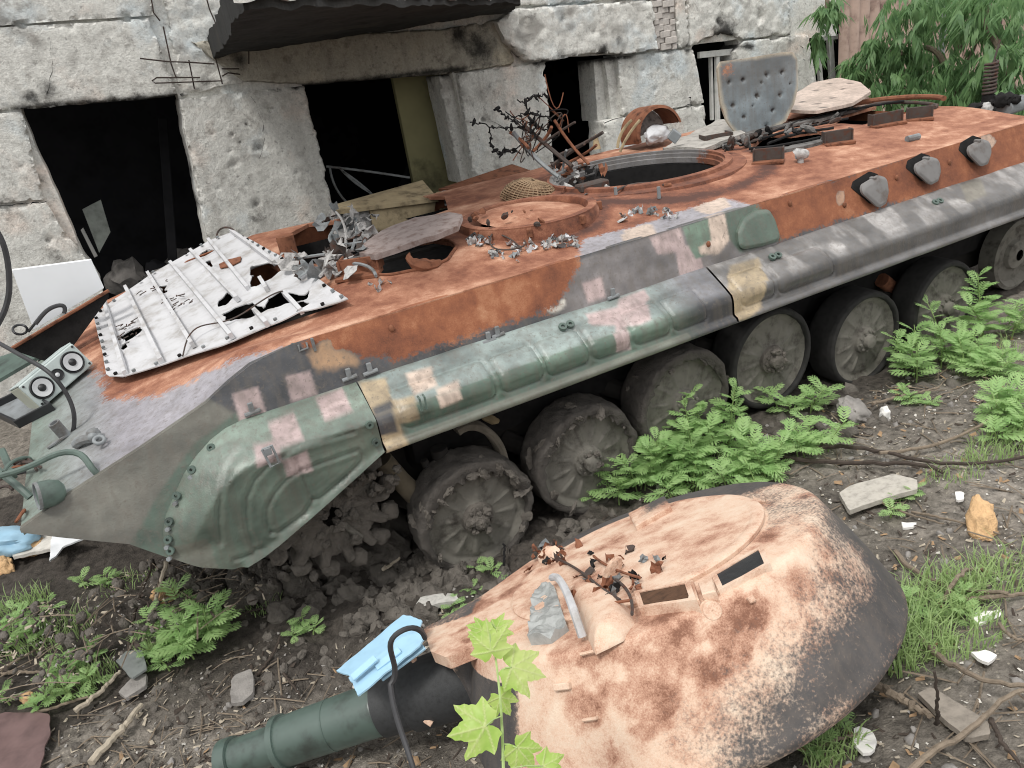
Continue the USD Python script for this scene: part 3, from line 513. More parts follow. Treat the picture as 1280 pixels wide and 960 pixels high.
# ------------------------------------------------------------------ the burnt-out hull
V = thing('armoured_vehicle_hull', 'burnt-out tracked armoured vehicle hull, rust orange and pixel camouflage, turret blown off', 'armoured vehicle', (3.4, 0, 0))
FX = [-1, .117, .304, .62, .908, 1.03, 1.134, 1.33, 1.616, 9]; FZ = [.65, .985, 1.045, 1.13, 1.218, 1.275, 1.315, 1.345, 1.352, 1.352]
def fz(x): return np.interp(x, FX, FZ)
def ztop(x, y):
    k = np.interp(x, [1.2, 2.2], [.052, 0]); w = 1.15; t = np.clip((y + w) / .7, 0, 1)
    return fz(x) + k * (y + w) + np.interp(x, [1.3, 2.2], [0, .078]) * t * t * (3 - 2 * t)
def onT(u, v, h=0.0):
    r = ray(u, v); t = np.linspace(1.5, 10, 3000); X = CAM + t[:, None] * r
    s = X[:, 2] - ztop(X[:, 0], X[:, 1]) - h; i = int(np.argmax(s < 0))
    if i == 0: i = 2999
    f = s[i - 1] / (s[i - 1] - s[i]); return X[i - 1] + (X[i] - X[i - 1]) * f
GREY, LAV, CHAR = srgb(112, 108, 108), srgb(150, 147, 153), srgb(66, 67, 70)
PINK, CREAM, SAND, WHT = srgb(166, 148, 146), srgb(190, 172, 158), srgb(158, 142, 116), srgb(205, 200, 190)
GRN, GRND, OLV = srgb(100, 118, 104), srgb(78, 92, 82), srgb(100, 99, 92)
def regions(on, L):
    """paint patches: outlines on a surface, as polygons in its x and z"""
    return [(Polygon([(q[0], q[2]) for q in (on(*p) for p in px)]).buffer(0), c) for px, c in L]
def paintfn(base, regs, rust=None, on=onS, soft=.05, axes=(0, 2), rust0=0.0, over=(), mot=.8):
    rp = None
    if rust: rp = [(Polygon([(q[axes[0]], q[axes[1]]) for q in (on(*p) for p in px)]).buffer(0), k) for px, k in rust]
    def f(v, n):
        col = np.tile(np.asarray(base if not callable(base) else (0, 0, 0), float), (len(v), 1))
        if callable(base): col = base(v, n)
        a, b = v[:, axes[0]], v[:, axes[1]]
        pts_ = shapely.points(a, b)
        for pg, c in regs:
            w = shapely.distance(pg.boundary, pts_); w = np.clip(.5 + np.where(shapely.contains_xy(pg, a, b), w, -w) / .012, 0, 1)[:, None]; col = col * (1 - w) + np.asarray(c) * w
        m1 = meshkit.fbm(v * np.array([4, 9, 9]), 4, 34)[:, None]; m2 = meshkit.fbm(v * np.array([16, 34, 16]), 3, 35)[:, None]; col = col * (1 - mot + mot * np.clip(.0 + 1.2 * m1 + .8 * m2, .3, 1.8))
        r = np.full(len(v), rust0)
        for pg, k in rp or []:
            shapely.prepare(pg); pts = shapely.points(a, b); d = shapely.distance(pg.boundary, pts); ins = shapely.contains_xy(pg, a, b)
            sd = np.where(ins, d, -d); r = np.maximum(r, k * np.clip(.5 + sd / soft * .5, 0, 1))
        for pg, c in over:
            w = shapely.distance(pg.boundary, pts_); w = np.clip(.5 + np.where(shapely.contains_xy(pg, a, b), w, -w) / .03 + 1.6 * (meshkit.fbm(v * 28, 4, 61) - .5), 0, 1); r = r * (1 - .95 * w); col = col * (1 - w[:, None]) + np.asarray(c) * w[:, None]
        return {'paint': col, 'rust': r, 'tone': .30 * (meshkit.fbm(v * np.array([1.6, 2, 5]), 4, 8) - .5) + .16 * np.clip((meshkit.fbm(v * np.array([7, 7, 4]), 3, 81) - .58) * 8, 0, 1)}
    return f
# near upper side
side_regs = regions(onS, [
    ([(20, 664), (70, 625), (140, 580), (200, 540), (260, 498), (300, 520), (262, 548), (230, 585), (205, 640), (200, 700), (20, 700)], OLV),
    ([(158, 690), (200, 615), (242, 555), (300, 512), (330, 530), (230, 620), (212, 700)], GRND),
    ([(290, 492), (322, 483), (333, 516), (300, 528)], PINK), ([(357, 470), (387, 464), (397, 493), (364, 503)], PINK),
    ([(705, 345), (730, 322), (800, 300), (880, 275), (950, 250), (975, 310), (880, 345), (700, 400)], GREY),
    ([(727, 354), (752, 346), (757, 371), (735, 378)], PINK),
    ([(812, 297), (850, 284), (857, 308), (872, 305), (880, 338), (850, 346), (845, 316), (822, 318)], PINK),
    ([(853, 284), (885, 273), (890, 290), (890, 316), (870, 324), (862, 310)], GRN),
    ([(885, 272), (906, 266), (912, 300), (898, 318), (876, 318), (873, 310), (889, 300)], CREAM),
    ([(906, 266), (948, 254), (978, 300), (925, 316), (912, 300)], GRND),
])
ring = [(692 + 15 * math.cos(a), 377 + 14 * math.sin(a)) for a in np.linspace(-.25, math.pi + .1, 14)] + [(692 + 8 * math.cos(a), 377 + 7 * math.sin(a)) for a in np.linspace(math.pi + .1, -.25, 14)]
side_regs += regions(onS, [(ring, WHT)])
side_rust = [([(376, 430), (396, 415), (480, 385), (600, 350), (719, 318), (724, 330), (716, 352), (702, 372), (690, 385), (640, 402), (570, 425), (490, 452), (478, 446), (462, 446), (440, 448), (425, 452), (404, 448), (398, 458), (392, 440)], 1.05),
             ([(946, 252), (1000, 235), (1110, 205), (1300, 120), (1300, 205), (1115, 255), (985, 296), (972, 300)], 1.05)]
def side_base(v, n):
    c = np.tile(np.array(CHAR), (len(v), 1)); k = np.clip((.75 - v[:, 0]) / .3, 0, 1)[:, None]
    c = c * (1 - k) + np.array(OLV) * k
    return c
xc = [q for q in FX if .1 < q < 3]; chine = [(x, float(fz(x))) for x in xc] + [(6.72, 1.352)]
low = [(6.72, 1.0), (1.5, 1.0), (1.0, .95), (.8, .70), (.57, .69), (.454, .793), (.238, .905), (.117, .972)]
P_side = Polygon(chine + low)
def side_front(P): return np.c_[P[:, 0], sy(P[:, 1]) + .006 * (meshkit.fbm(np.c_[P * 3, np.zeros(len(P))], 2, 4) - .5), P[:, 1]]
sidem = slab(P_side, .013, side_front, lambda P: np.c_[P[:, 0], sy(P[:, 1]) + .03, P[:, 1]])
obj('hull_side', sidem, SIDE, V, 30, paintfn(side_base, side_regs, side_rust, soft=.07, over=regions(onS, [([(386, 438), (398, 430), (412, 424), (420, 436), (440, 440), (450, 452), (428, 460), (396, 463)], srgb(164, 132, 102)), ([(1222, 172), (1236, 166), (1246, 176), (1236, 190), (1224, 186)], srgb(190, 160, 140)), ([(1045, 240), (1056, 236), (1056, 256), (1046, 258)], srgb(176, 140, 116))]), mot=.9))
# far upper side (mirror), coarse
obj('hull_side', slab(P_side, .12, lambda P: np.c_[P[:, 0], -sy(P[:, 1]) - .03, P[:, 1] + .07], lambda P: np.c_[P[:, 0], -sy(P[:, 1]), P[:, 1] + .07]), SIDE, V, 30, {'paint': GREY, 'rust': .8})
# top plate: glacis and roof with its openings
PL = [(120, 397), (296, 293), (434, 378), (147, 475)]
plq = [onT(*p, .012) for p in PL]
def plate_uv(px): # photo point -> (u, v) on the ribbed cover
    q = onT(*px, .012); return q
NP0 = np.cross(plq[2] - plq[3], plq[0] - plq[3]); NP0 /= np.linalg.norm(NP0); NP0 = NP0 if NP0[2] > 0 else -NP0; NPd = NP0 @ (sum(plq) / 4)
driver = Polygon([tuple(onT(*p)[:2]) for p in ((452, 335), (456, 322), (500, 305), (540, 299), (562, 302), (571, 309), (560, 325), (540, 334), (490, 344), (462, 345))])
cupC, cupR = np.array([2.976, -.393]), .385
rgC, rgR = np.array([4.13, 0.08]), .60
ftop = lambda px: Polygon([tuple(onT(*p)[:2]) for p in px]).buffer(0)
troop = shapely.union_all([ftop([(936, 187), (958, 168), (989, 169), (1023, 164), (1036, 168), (1028, 177), (996, 180), (981, 187)]), ftop([(1036, 154), (1062, 142), (1102, 131), (1151, 126), (1172, 128), (1142, 139), (1095, 152), (1078, 156)]), ftop([(984, 149), (1040, 137), (1060, 137), (1020, 148), (986, 156)])])
engine = Polygon([(plq[i][0] * .94 + np.mean([q[0] for q in plq]) * .06, plq[i][1] * .94 + np.mean([q[1] for q in plq]) * .06) for i in range(4)])
bay = Polygon([tuple(onT(*p)[:2]) for p in ((345, 302), (385, 280), (420, 276), (470, 246), (556, 246), (560, 262), (478, 292), (445, 318), (400, 330), (362, 330))]).buffer(0)
def ymax(x): return 1.15 + (1.352 - fz(x)) * .371
outline = Polygon([(x, float(-ymax(x))) for x in xc] + [(6.72, -1.15), (6.72, 1.15)] + [(x, float(ymax(x))) for x in xc[::-1]])
roofp = outline
for h in (driver, Point(*cupC).buffer(cupR - .03), Point(*rgC).buffer(rgR), troop, engine, bay): roofp = roofp.difference(h)
roofp = max(roofp.geoms, key=lambda a: a.area) if hasattr(roofp, 'geoms') else roofp
def roof_front(P):
    p3 = np.c_[P, np.zeros(len(P))]
    z = ztop(P[:, 0], P[:, 1]) + .012 * (meshkit.fbm(p3 * 2.2, 3, 6) - .5) * np.clip((P[:, 1] + ymax(P[:, 0])) / .1, 0, 1)
    zp = (NPd - NP0[0] * P[:, 0] - NP0[1] * P[:, 1]) / NP0[2] - .02
    pq = Polygon([q[:2] for q in plq]).buffer(.05); w = np.clip(1 - shapely.distance(pq, shapely.points(P[:, 0], P[:, 1])) / .28, 0, 1) * np.clip((P[:, 1] + ymax(P[:, 0]) - .02) / .12, 0, 1); w = w * w * (3 - 2 * w)
    return np.c_[P, z * (1 - w) + w * np.minimum(z, zp)]
T_xy = lambda px: Polygon([tuple(onT(*p)[:2]) for p in px]).buffer(0)
top_regs = [(T_xy([(718, 328), (728, 300), (790, 284), (850, 264), (905, 246), (938, 256), (900, 275), (800, 302)]), LAV),
    (T_xy([(868, 262), (868, 244), (905, 240), (912, 258), (890, 268)]), CREAM), (T_xy([(775, 297), (780, 287), (815, 279), (822, 296), (790, 305)]), CREAM)]
grey_reg = Polygon([tuple(onT(*p)[:2]) for p in ((-300, 500), (60, 420), (125, 470), (132, 500), (200, 495), (255, 468), (345, 438), (320, 470), (200, 560), (20, 690), (-400, 700))]).buffer(0)
grey2 = Polygon([tuple(onT(*p)[:2]) for p in ((0, 420), (110, 385), (270, 292), (262, 285), (100, 350), (-60, 420))]).buffer(0)
lav_p = top_regs[0][0]
def top_paint(v, n):
    col = np.tile(np.array(LAV), (len(v), 1))
    k = np.clip((.55 - v[:, 0]) / .4, 0, 1)[:, None]; col = col * (1 - k) + np.array(srgb(122, 134, 126)) * k
    for pg, c in top_regs: col[shapely.contains_xy(pg, v[:, 0], v[:, 1])] = c
    pts = shapely.points(v[:, 0], v[:, 1]); r = np.full(len(v), 1.0)
    for pg, soft in ((grey_reg, .12), (grey2, .1), (lav_p, .06)):
        d = shapely.distance(pg.boundary, pts); ins = shapely.contains_xy(pg, v[:, 0], v[:, 1]); sd = np.where(ins, d, -d)
        r = np.minimum(r, 1 - np.clip(.5 + sd / soft * .5, 0, 1))
    # char behind the ring and round the troop hatches
    tone = .34 * (meshkit.fbm(v * np.array([1.1, 3.2, 2]), 4, 18) - .5) + .10 * np.clip((meshkit.fbm(v * np.array([2.5, 9, 4]), 3, 82) - .56) * 8, 0, 1) - .22 * np.exp(-((np.hypot(v[:, 0] - rgC[0], v[:, 1]) - .83) / .06) ** 2) - .18 * np.exp(-((np.hypot(v[:, 0] - cupC[0], v[:, 1] - cupC[1]) - .46) / .04) ** 2) - .05 + .10 * np.exp(-((v[:, 1] + 1.12) / .05) ** 2)
    return {'paint': col, 'rust': r, 'tone': tone}
obj('top_plate', slab(roofp, .024, roof_front, lambda P: roof_front(P) - (0, 0, .025)), HULL, V, 30, top_paint)
# nose, lower hull, belly, rear
def quadmesh(A, B, C, D, n=8): 
    A, B, C, D = map(np.asarray, (A, B, C, D))
    return grid(lambda u, v: ((1 - u) * (1 - v))[:, None] * A + (u * (1 - v))[:, None] * B + (u * v)[:, None] * C + ((1 - u) * v)[:, None] * D, np.linspace(0, 1, n), np.linspace(0, 1, n))
nz = lambda y: float(ztop(.117, y)) - .012
ns = [(.117, .972), (.238, .905), (.454, .793), (.57, .69), (.8, .45)]
for (xa_, za_), (xb_, zb_) in zip(ns[:-1], ns[1:]):
    obj('nose_plate', box(((xa_ + xb_) / 2, 0, (za_ + zb_) / 2), (np.hypot(xb_ - xa_, zb_ - za_), 2.5, .02), frame((za_ - zb_, 0, xb_ - xa_)[::1], (xb_ - xa_, 0, zb_ - za_))), UNDER, V) if (xa_ > .4) else None
obj('nose_plate', tm([(.117, -1.285, .975), (.117, 1.285, 1.105), (.6, 1.2, .74), (.6, -1.2, .66)], [(0, 1, 2), (0, 2, 3)]), SIDE, V, False, {'paint': OLV, 'rust': 0})
obj('lower_hull', box((3.6, 0, .68), (5.7, 2.0, .72), cham=.03), UNDER, V)
obj('sponson_floor', box((3.9, -1.12, 1.04), (5.6, .28, .02)), UNDER, V); obj('sponson_floor', box((3.9, 1.12, 1.06), (5.6, .28, .02)), UNDER, V)
obj('rear_plate', tm([(6.72, -1.15, 1.352), (6.72, 1.15, 1.42), (6.72, 1.25, .4), (6.72, -1.25, .4)], [(0, 2, 1), (0, 3, 2)]), SIDE, V, False, {'paint': GREY, 'rust': 1.})
obj('charred_floor', tm([(1.78, -1.05, 1.05), (6.65, -1.05, 1.05), (6.65, 1.05, 1.05), (1.78, 1.05, 1.05)], [(0, 1, 2), (0, 2, 3)]), BLACK, V, False)
for s in (-1, 1): obj('inner_wall', tm([(1.78, s * 1.06, .5), (6.65, s * 1.06, .5), (6.65, s * 1.06, 1.315), (1.78, s * 1.06, 1.315)], [(0, 1, 2), (0, 2, 3)] if s > 0 else [(0, 2, 1), (0, 3, 2)]), BLACK, V, False)
obj('inner_wall', tm([(6.66, -1.05, .5), (6.66, 1.05, .5), (6.66, 1.05, 1.32), (6.66, -1.05, 1.32)], [(0, 2, 1), (0, 3, 2)]), BLACK, V, False)
obj('inner_wall', tm([(1.75, -1.1, .5), (1.75, 1.1, .5), (1.75, 1.1, 1.3), (1.75, -1.1, 1.3)], [(0, 1, 2), (0, 2, 3)]), BLACK, V, False)

# fenders
FP = np.array([(-1.236, 1.112), (-1.252, 1.108), (-1.40, 1.012), (-1.437, .985), (-1.447, .96), (-1.449, .885), (-1.452, .875), (-1.478, .862), (-1.482, .845), (-1.474, .832), (-1.44, .83)])
def fender(x0, x1, panels, name, prim, seed):
    d = np.r_[0, np.cumsum(np.linalg.norm(np.diff(FP, axis=0), axis=1))]; L = d[-1]
    ts = np.linspace(0, L, 46); xs_ = np.arange(x0, x1 + .006, .0115)
    def fn(x, t):
        y, z = np.interp(t, d, FP[:, 0]), np.interp(t, d, FP[:, 1])
        q = np.c_[y, z]; h = 1e-3
        ty, tz = np.interp(t + h, d, FP[:, 0]) - np.interp(t - h, d, FP[:, 0]), np.interp(t + h, d, FP[:, 1]) - np.interp(t - h, d, FP[:, 1])
        nl = np.hypot(ty, tz) + 1e-9; ny, nz_ = tz / nl, -ty / nl         # outward: -y
        ny, nz_ = np.where(ny > 0, -ny, ny), np.where(ny > 0, -nz_, nz_)
        dis = np.zeros(len(x))
        for a, b in panels:
            # distance inside a rounded panel spanning a..b and t .10...32
            cx, hx = (a + b) / 2, (b - a) / 2; t0, t1 = .105, .325; ct, ht = (t0 + t1) / 2, (t1 - t0) / 2; rr = .035
            qx, qt = np.abs(x - cx) - hx + rr, np.abs(t - ct) - ht + rr
            sd_ = np.hypot(np.maximum(qx, 0), np.maximum(qt, 0)) + np.minimum(np.maximum(qx, qt), 0) - rr
            dis += -.011 * np.exp(-(sd_ / .009) ** 2) + .010 * np.clip(-sd_ / .05, 0, 1)
        dis += .012 * (meshkit.fbm(np.c_[x * 1.7, t * 6, np.full(len(x), seed)], 3, seed) - .5)
        return np.c_[x, y + ny * dis, z + np.abs(nz_) * dis]
    return obj(name, grid(fn, xs_, ts, True), SIDE, V, 40, prim)
onF = lambda u, v: onY(u, v, -1.446)
UN = np.array([0, -(1.108 - 1.012), .148]); UN /= np.linalg.norm(UN); UDD = UN @ np.array([0, -1.252, 1.108])
onU = lambda u, v: at(u, v, UN, UDD)
def cl(pg, up): # keep a patch to the upper or the lower face
    return pg.intersection(shapely.box(-9, 1.0, 19, 9) if up else shapely.box(-9, 0, 19, 1.0))
def fregs(L):
    out = []
    for px, c in L:
        for on, up in ((onU, True), (onF, False)):
            pg = Polygon([(q[0], q[2]) for q in (on(*p) for p in px)]).buffer(0); pg = cl(pg, up)
            if not pg.is_empty: out.append((pg, c))
    return out
fr_mid = fregs([
    ([(448, 478), (482, 472), (510, 560), (478, 572)], SAND), ([(466, 510), (490, 500), (498, 540), (474, 545)], CHAR),
    ([(507, 467), (539, 458), (545, 481), (516, 492)], CREAM), ([(490, 501), (516, 492), (524, 523), (497, 532)], SAND), ([(544, 485), (571, 474), (577, 498), (550, 510)], CREAM),
    ([(775, 374), (806, 362), (812, 372), (809, 384), (812, 399), (788, 410), (788, 437), (770, 441), (767, 406), (738, 406), (733, 393), (772, 384)], PINK)])
fr_rear = fregs([([(912, 332), (948, 322), (958, 350), (950, 382), (926, 398), (905, 400)], SAND), ([(1200, 232), (1225, 222), (1232, 244), (1208, 254)], srgb(120, 116, 106))])
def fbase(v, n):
    t = np.clip((v[:, 0] - 3.15) / .25, 0, 1)[:, None]; up = np.clip((v[:, 2] - .985) / .03, 0, 1)[:, None]; c = (np.array(srgb(84, 98, 87)) * (1 - up) + np.array(srgb(124, 135, 132)) * up) * (1 - t) + (np.array(srgb(62, 62, 64)) * (1 - up) + np.array(srgb(112, 112, 116)) * up) * t  # same paint, but upper face coloured paler to imitate sky sheen
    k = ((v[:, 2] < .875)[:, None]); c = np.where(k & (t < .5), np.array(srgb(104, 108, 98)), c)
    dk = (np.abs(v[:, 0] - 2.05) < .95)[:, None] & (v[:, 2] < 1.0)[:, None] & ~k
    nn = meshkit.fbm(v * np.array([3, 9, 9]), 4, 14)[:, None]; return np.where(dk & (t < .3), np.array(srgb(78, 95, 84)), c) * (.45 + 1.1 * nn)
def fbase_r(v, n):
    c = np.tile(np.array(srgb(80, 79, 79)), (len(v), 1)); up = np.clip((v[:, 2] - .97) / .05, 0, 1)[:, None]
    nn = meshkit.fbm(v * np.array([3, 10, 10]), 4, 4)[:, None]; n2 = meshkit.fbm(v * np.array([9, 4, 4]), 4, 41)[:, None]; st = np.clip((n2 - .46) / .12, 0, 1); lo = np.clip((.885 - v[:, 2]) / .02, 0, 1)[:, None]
    return (c * (1 - up) + up * (np.array(srgb(104, 102, 101)) * (1 - st) + np.array(srgb(152, 149, 147)) * st)) * (.5 + 1.0 * nn) * (1 + .5 * lo)  # upper face lightened as sky sheen; the streaks are scratches
mids = [(1.66, 2.14), (2.17, 2.40), (2.425, 2.665), (2.69, 2.915), (2.94, 3.17), (3.195, 3.42)]
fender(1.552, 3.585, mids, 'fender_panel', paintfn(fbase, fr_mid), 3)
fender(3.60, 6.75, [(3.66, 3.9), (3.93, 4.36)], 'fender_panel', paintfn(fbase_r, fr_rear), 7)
# front mudguard: curved sheet with pressed grooves
mg = Polygon([(1.545, 1.112), (1.03, 1.112), (.95, 1.10), (.879, 1.075), (.80, 1.03), (.735, .98), (.67, .91), (.617, .85), (.585, .79), (.568, .72), (.575, .695), (.68, .62), (.789, .557), (.85, .548), (.93, .565), (1.0, .59), (1.25, .70), (1.545, .84)])
inner = LineString([(1.6, 1.112), (1.03, 1.112), (.95, 1.10), (.879, 1.075), (.80, 1.03), (.735, .98), (.67, .91), (.617, .85), (.585, .79), (.568, .72), (.575, .695)])
c4 = lambda L: [(180 + a / 3.556, 460 + b / 3.556) for a, b in L]
grooves = [LineString([(q[0], q[2]) for q in (onY(*p, -1.452) for p in c4(g))]) for g in (
    [(342, 785), (332, 700), (336, 600), (352, 520), (385, 455), (440, 396)], [(490, 800), (466, 730), (455, 650), (457, 580), (490, 500), (545, 440), (600, 402), (650, 368), (700, 345), (930, 285)],
    [(565, 735), (548, 690), (545, 630), (580, 560), (630, 500), (690, 460), (780, 425), (955, 365)], [(565, 735), (600, 732), (720, 645), (750, 592)], [(672, 400), (690, 440), (720, 520), (740, 570), (752, 588), (785, 578), (880, 500), (950, 432), (972, 405), (965, 380)],
    [(405, 850), (450, 838), (520, 800)])]
def mg_y(P):
    pts = shapely.points(P[:, 0], P[:, 1]); d = shapely.distance(inner, pts); s = np.clip(d / .115, 0, 1)
    ys_ = sy(P[:, 1]) - .004; y = ys_ + (-1.452 - ys_) * (s ** .92)
    for g in grooves:
        q = shapely.distance(g, pts); y += .0075 * np.exp(-(q / .009) ** 2) - .003 * np.exp(-((q - .02) / .009) ** 2)
    low_ = shapely.distance(LineString([(.85, .55), (.93, .567), (1.0, .592), (1.25, .702), (1.545, .842)]), pts)
    y -= .018 * np.exp(-(low_ / .014) ** 2)
    y += .02 * np.exp(-(((P[:, 0] - .72) / .07) ** 2 + ((P[:, 1] - .70) / .05) ** 2))
    y += .012 * (meshkit.fbm(np.c_[P * 4, np.zeros(len(P))], 3, 5) - .5)
    return y
onM = lambda u, v: onY(u, v, -1.40)
mg_regs = fregs([([(334, 527), (366, 514), (378, 547), (343, 558)], PINK), ([(394, 497), (428, 485), (438, 511), (404, 524)], PINK),
    ([(315, 553), (345, 546), (352, 575), (321, 583)], PINK), ([(353, 575), (383, 562), (391, 588), (359, 596)], PINK)])
mgb = lambda v, n: np.where((v[:, 2] > .985)[:, None], np.array(srgb(108, 121, 111)), np.where((v[:, 0] < .74)[:, None] & (v[:, 2] < .74)[:, None], np.array(srgb(96, 99, 90)), np.array(srgb(88, 100, 90)))) * (.7 + .6 * meshkit.fbm(v * np.array([3, 9, 5]), 4, 24)[:, None])  # band above the fold coloured lighter as a painted sky sheen
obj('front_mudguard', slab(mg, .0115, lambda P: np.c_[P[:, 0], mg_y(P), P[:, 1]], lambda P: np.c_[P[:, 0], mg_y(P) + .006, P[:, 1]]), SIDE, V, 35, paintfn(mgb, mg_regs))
for (a, b) in ((293, 340), (207, 437), (140, 552), (107, 665), (103, 745), (113, 795)):
    u, v = 180 + a / 3.556, 460 + b / 3.556; q = onS(u, v) + np.array([0, -.035, 0])
    obj('bolt', place(trimesh.creation.annulus(.007, .017, .014, sections=12), frame((-.35, -.8, .3)), q), GREENM, V)
    obj('bolt', bolt(q + np.array([-.012, -.004, -.03]), (-.35, -.8, .3), .010, .016), GREYIRON, V)
for u, v in ((462, 531), (470, 553)): obj('bolt', place(trimesh.creation.annulus(.007, .018, .014, sections=12), frame((0, -1, 0)), onY(u, v, -1.462)), GREENM, V)
q = onY(337, 571, -1.462); obj('latch', cat_([tube([q + (-.02, -.006, .045), q + (0.02, -.008, .05), q + (.03, -.012, -.035), q + (-.008, -.012, -.04), q + (-.02, -.006, .045)], .006, 6), box(q + (0, -.008, .03), (.03, .014, .035), cham=.003)]), GREYIRON, V)
# hinges and brackets along the fender
for u, v in ((315, 514), (436, 471), (462, 464), (610, 425), (621, 418), (765, 370)):
    q = onS(u, v); obj('hinge', cat_([tube([q + (-.035, -.012, -.004), q + (.035, -.012, .0)], .010, 8), box(q + (0, -.012, .02), (.022, .014, .05), cham=.002)]), GREYIRON, V)
for u, v in ((708, 407), (969, 320), (1172, 252)):
    q = at(u, v, UN, UDD + .006); R = frame(UN, (1, 0, 0))
    obj('footrest_bracket', place(cat_([place(trimesh.creation.annulus(.010, .022, .016, sections=14), np.eye(3), (dx, 0, 0)) for dx in (-.022, .022)]), R, q), GREENM, V)
for u, v in ((527, 503),):
    q = onY(u, v, -1.462); obj('bracket', cat_([tube([q + (-.012, 0, .035), q + (-.012, -.02, .03), q + (-.012, -.02, -.03), q + (-.012, 0, -.035)], .005, 6), tube([q + (.012, 0, .035), q + (.012, -.02, .03), q + (.012, -.02, -.03), q + (.012, 0, -.035)], .005, 6)]), GREENM, V)
# filler cover, firing port covers
PORTM = simple('grey_port_cover', srgb(112, 110, 109), .5, .25, 9, .15, .001, .4, col2=srgb(86, 76, 70))
def half_round(px, name, off, thick, matn, prim=None, label=None):
    P2 = Polygon([(q[0], q[2]) for q in (onS(*p) for p in px)]).buffer(-.03).buffer(.038)
    bev = lambda P, o: np.c_[P[:, 0], sy(P[:, 1]) - o + .012 * np.clip(1 - shapely.distance(P2.boundary, shapely.points(P[:, 0], P[:, 1])) / .016, 0, 1), P[:, 1]]
    return obj(name, slab(P2, .007, lambda P: bev(P, off + thick), lambda P: np.c_[P[:, 0], sy(P[:, 1]) - off, P[:, 1]]), matn, V, 40, prim, label)
half_round([(923, 310), (921, 290), (928, 274), (942, 265), (958, 263), (965, 275), (972, 298), (950, 305)], 'filler_cover', .0, .03, SIDE, {'paint': srgb(84, 98, 88), 'rust': 0}, 'green half-round filler cover')
for px in ([(1068, 238), (1070, 232), (1090, 220), (1099, 223), (1101, 238), (1098, 252), (1090, 257)], [(1136, 213), (1138, 206), (1155, 197), (1164, 200), (1166, 213), (1163, 224), (1154, 229)], [(1202, 191), (1204, 184), (1219, 175), (1228, 178), (1229, 190), (1225, 203), (1217, 206)]):
    half_round(px, 'firing_port_cover', .035, .028, PORTM)
    hole = [(u - 3, v - 4) for u, v in px]; P2 = Polygon([(q[0], q[2]) for q in (onS(*p) for p in hole)]).buffer(.008)
    obj('firing_port', slab(P2, .03, lambda P: np.c_[P[:, 0], sy(P[:, 1]) - .004, P[:, 1]], lambda P: np.c_[P[:, 0], sy(P[:, 1]) + .001, P[:, 1]]), BLACK, V)
    c = np.mean([onS(*p) for p in px], 0); obj('port_hinge', box(c + (.0, -.015, .07), (.025, .04, .02), cham=.004), PORTM, V)
for u, v in ((987, 254), (1055, 256), (1120, 222), (1186, 203), (489, 410), (885, 305)):
    q = onS(u, v); obj('stud', place(trimesh.creation.icosphere(1, .014), np.diag([1, .8, 1.3]), q + (0, -.004, 0)), RUSTIRON, V)
# roof fittings
def peri(px, w, h=.085, d=.05, matn=DARKIRON, base=True):
    a, b = onT(*px[0]), onT(*px[1]); c = (a + b) / 2; L = np.linalg.norm((b - a)[:2]); ang = math.atan2(b[1] - a[1], b[0] - a[0])
    R = np.array([[math.cos(ang), -math.sin(ang), 0], [math.sin(ang), math.cos(ang), 0], [0, 0, 1]])
    n = obj('periscope_guard', box(c + R @ np.array([0, d / 2, h / 2 + .01]), (L, .012, h), R, .003), matn, V)
    for s in (-.97, .97): obj('side_cheek', box(c + R @ np.array([s * L / 2, d, h / 2 + .008]), (.01, d * 1.6, h * .96), R, .002), matn, n)
    obj('base_flange', box(c + R @ np.array([0, .01, .006]), (L * 1.06, d * 1.8, .022), R, .004), RUSTIRON, n)
for px in ([(941, 204), (979, 204)], [(1032, 182), (1067, 179)], [(1093, 160), (1130, 154)], [(1134, 151), (1166, 150)]): peri(px, .1)
peri([(884, 184), (918, 178)], .1, .07, .1)
# scorched camera-like vent and small pegs on the roof
q = onT(1002, 203); obj('roof_vent', cat_([tube([q + (-.035, .02, .055), q + (-.03, .015, .06), q + (.02, -.01, .05), q + (.035, -.015, .045)], [.03, .036, .032, .024], 12), tube([q + (-.01, 0, -.01), q + (-.01, 0, .05)], .02, 8)]), ALUD, V)
q = onT(1140, 176); obj('roof_peg', tube([q + (-.05, 0, .02), q + (.05, -.01, .02)], .022, 10), GREYIRON, V)
for u, v, h in ((824, 248, .07), (770, 244, .05)):
    q = onT(u, v); obj('roof_stub', tube([q, q + (0, 0, h)], .011, 8), GREYIRON, V)
q = onT(832, 232, .02); obj('scorched_hose', tube(spline([onT(770, 240, .02), onT(785, 232, .03), onT(805, 229, .02), q], 14), .008, 6), DARKIRON, V); obj('hose_end', tube([onT(830, 232, .02), onT(839, 231, .02)], .013, 8), RUSTIRON, V)
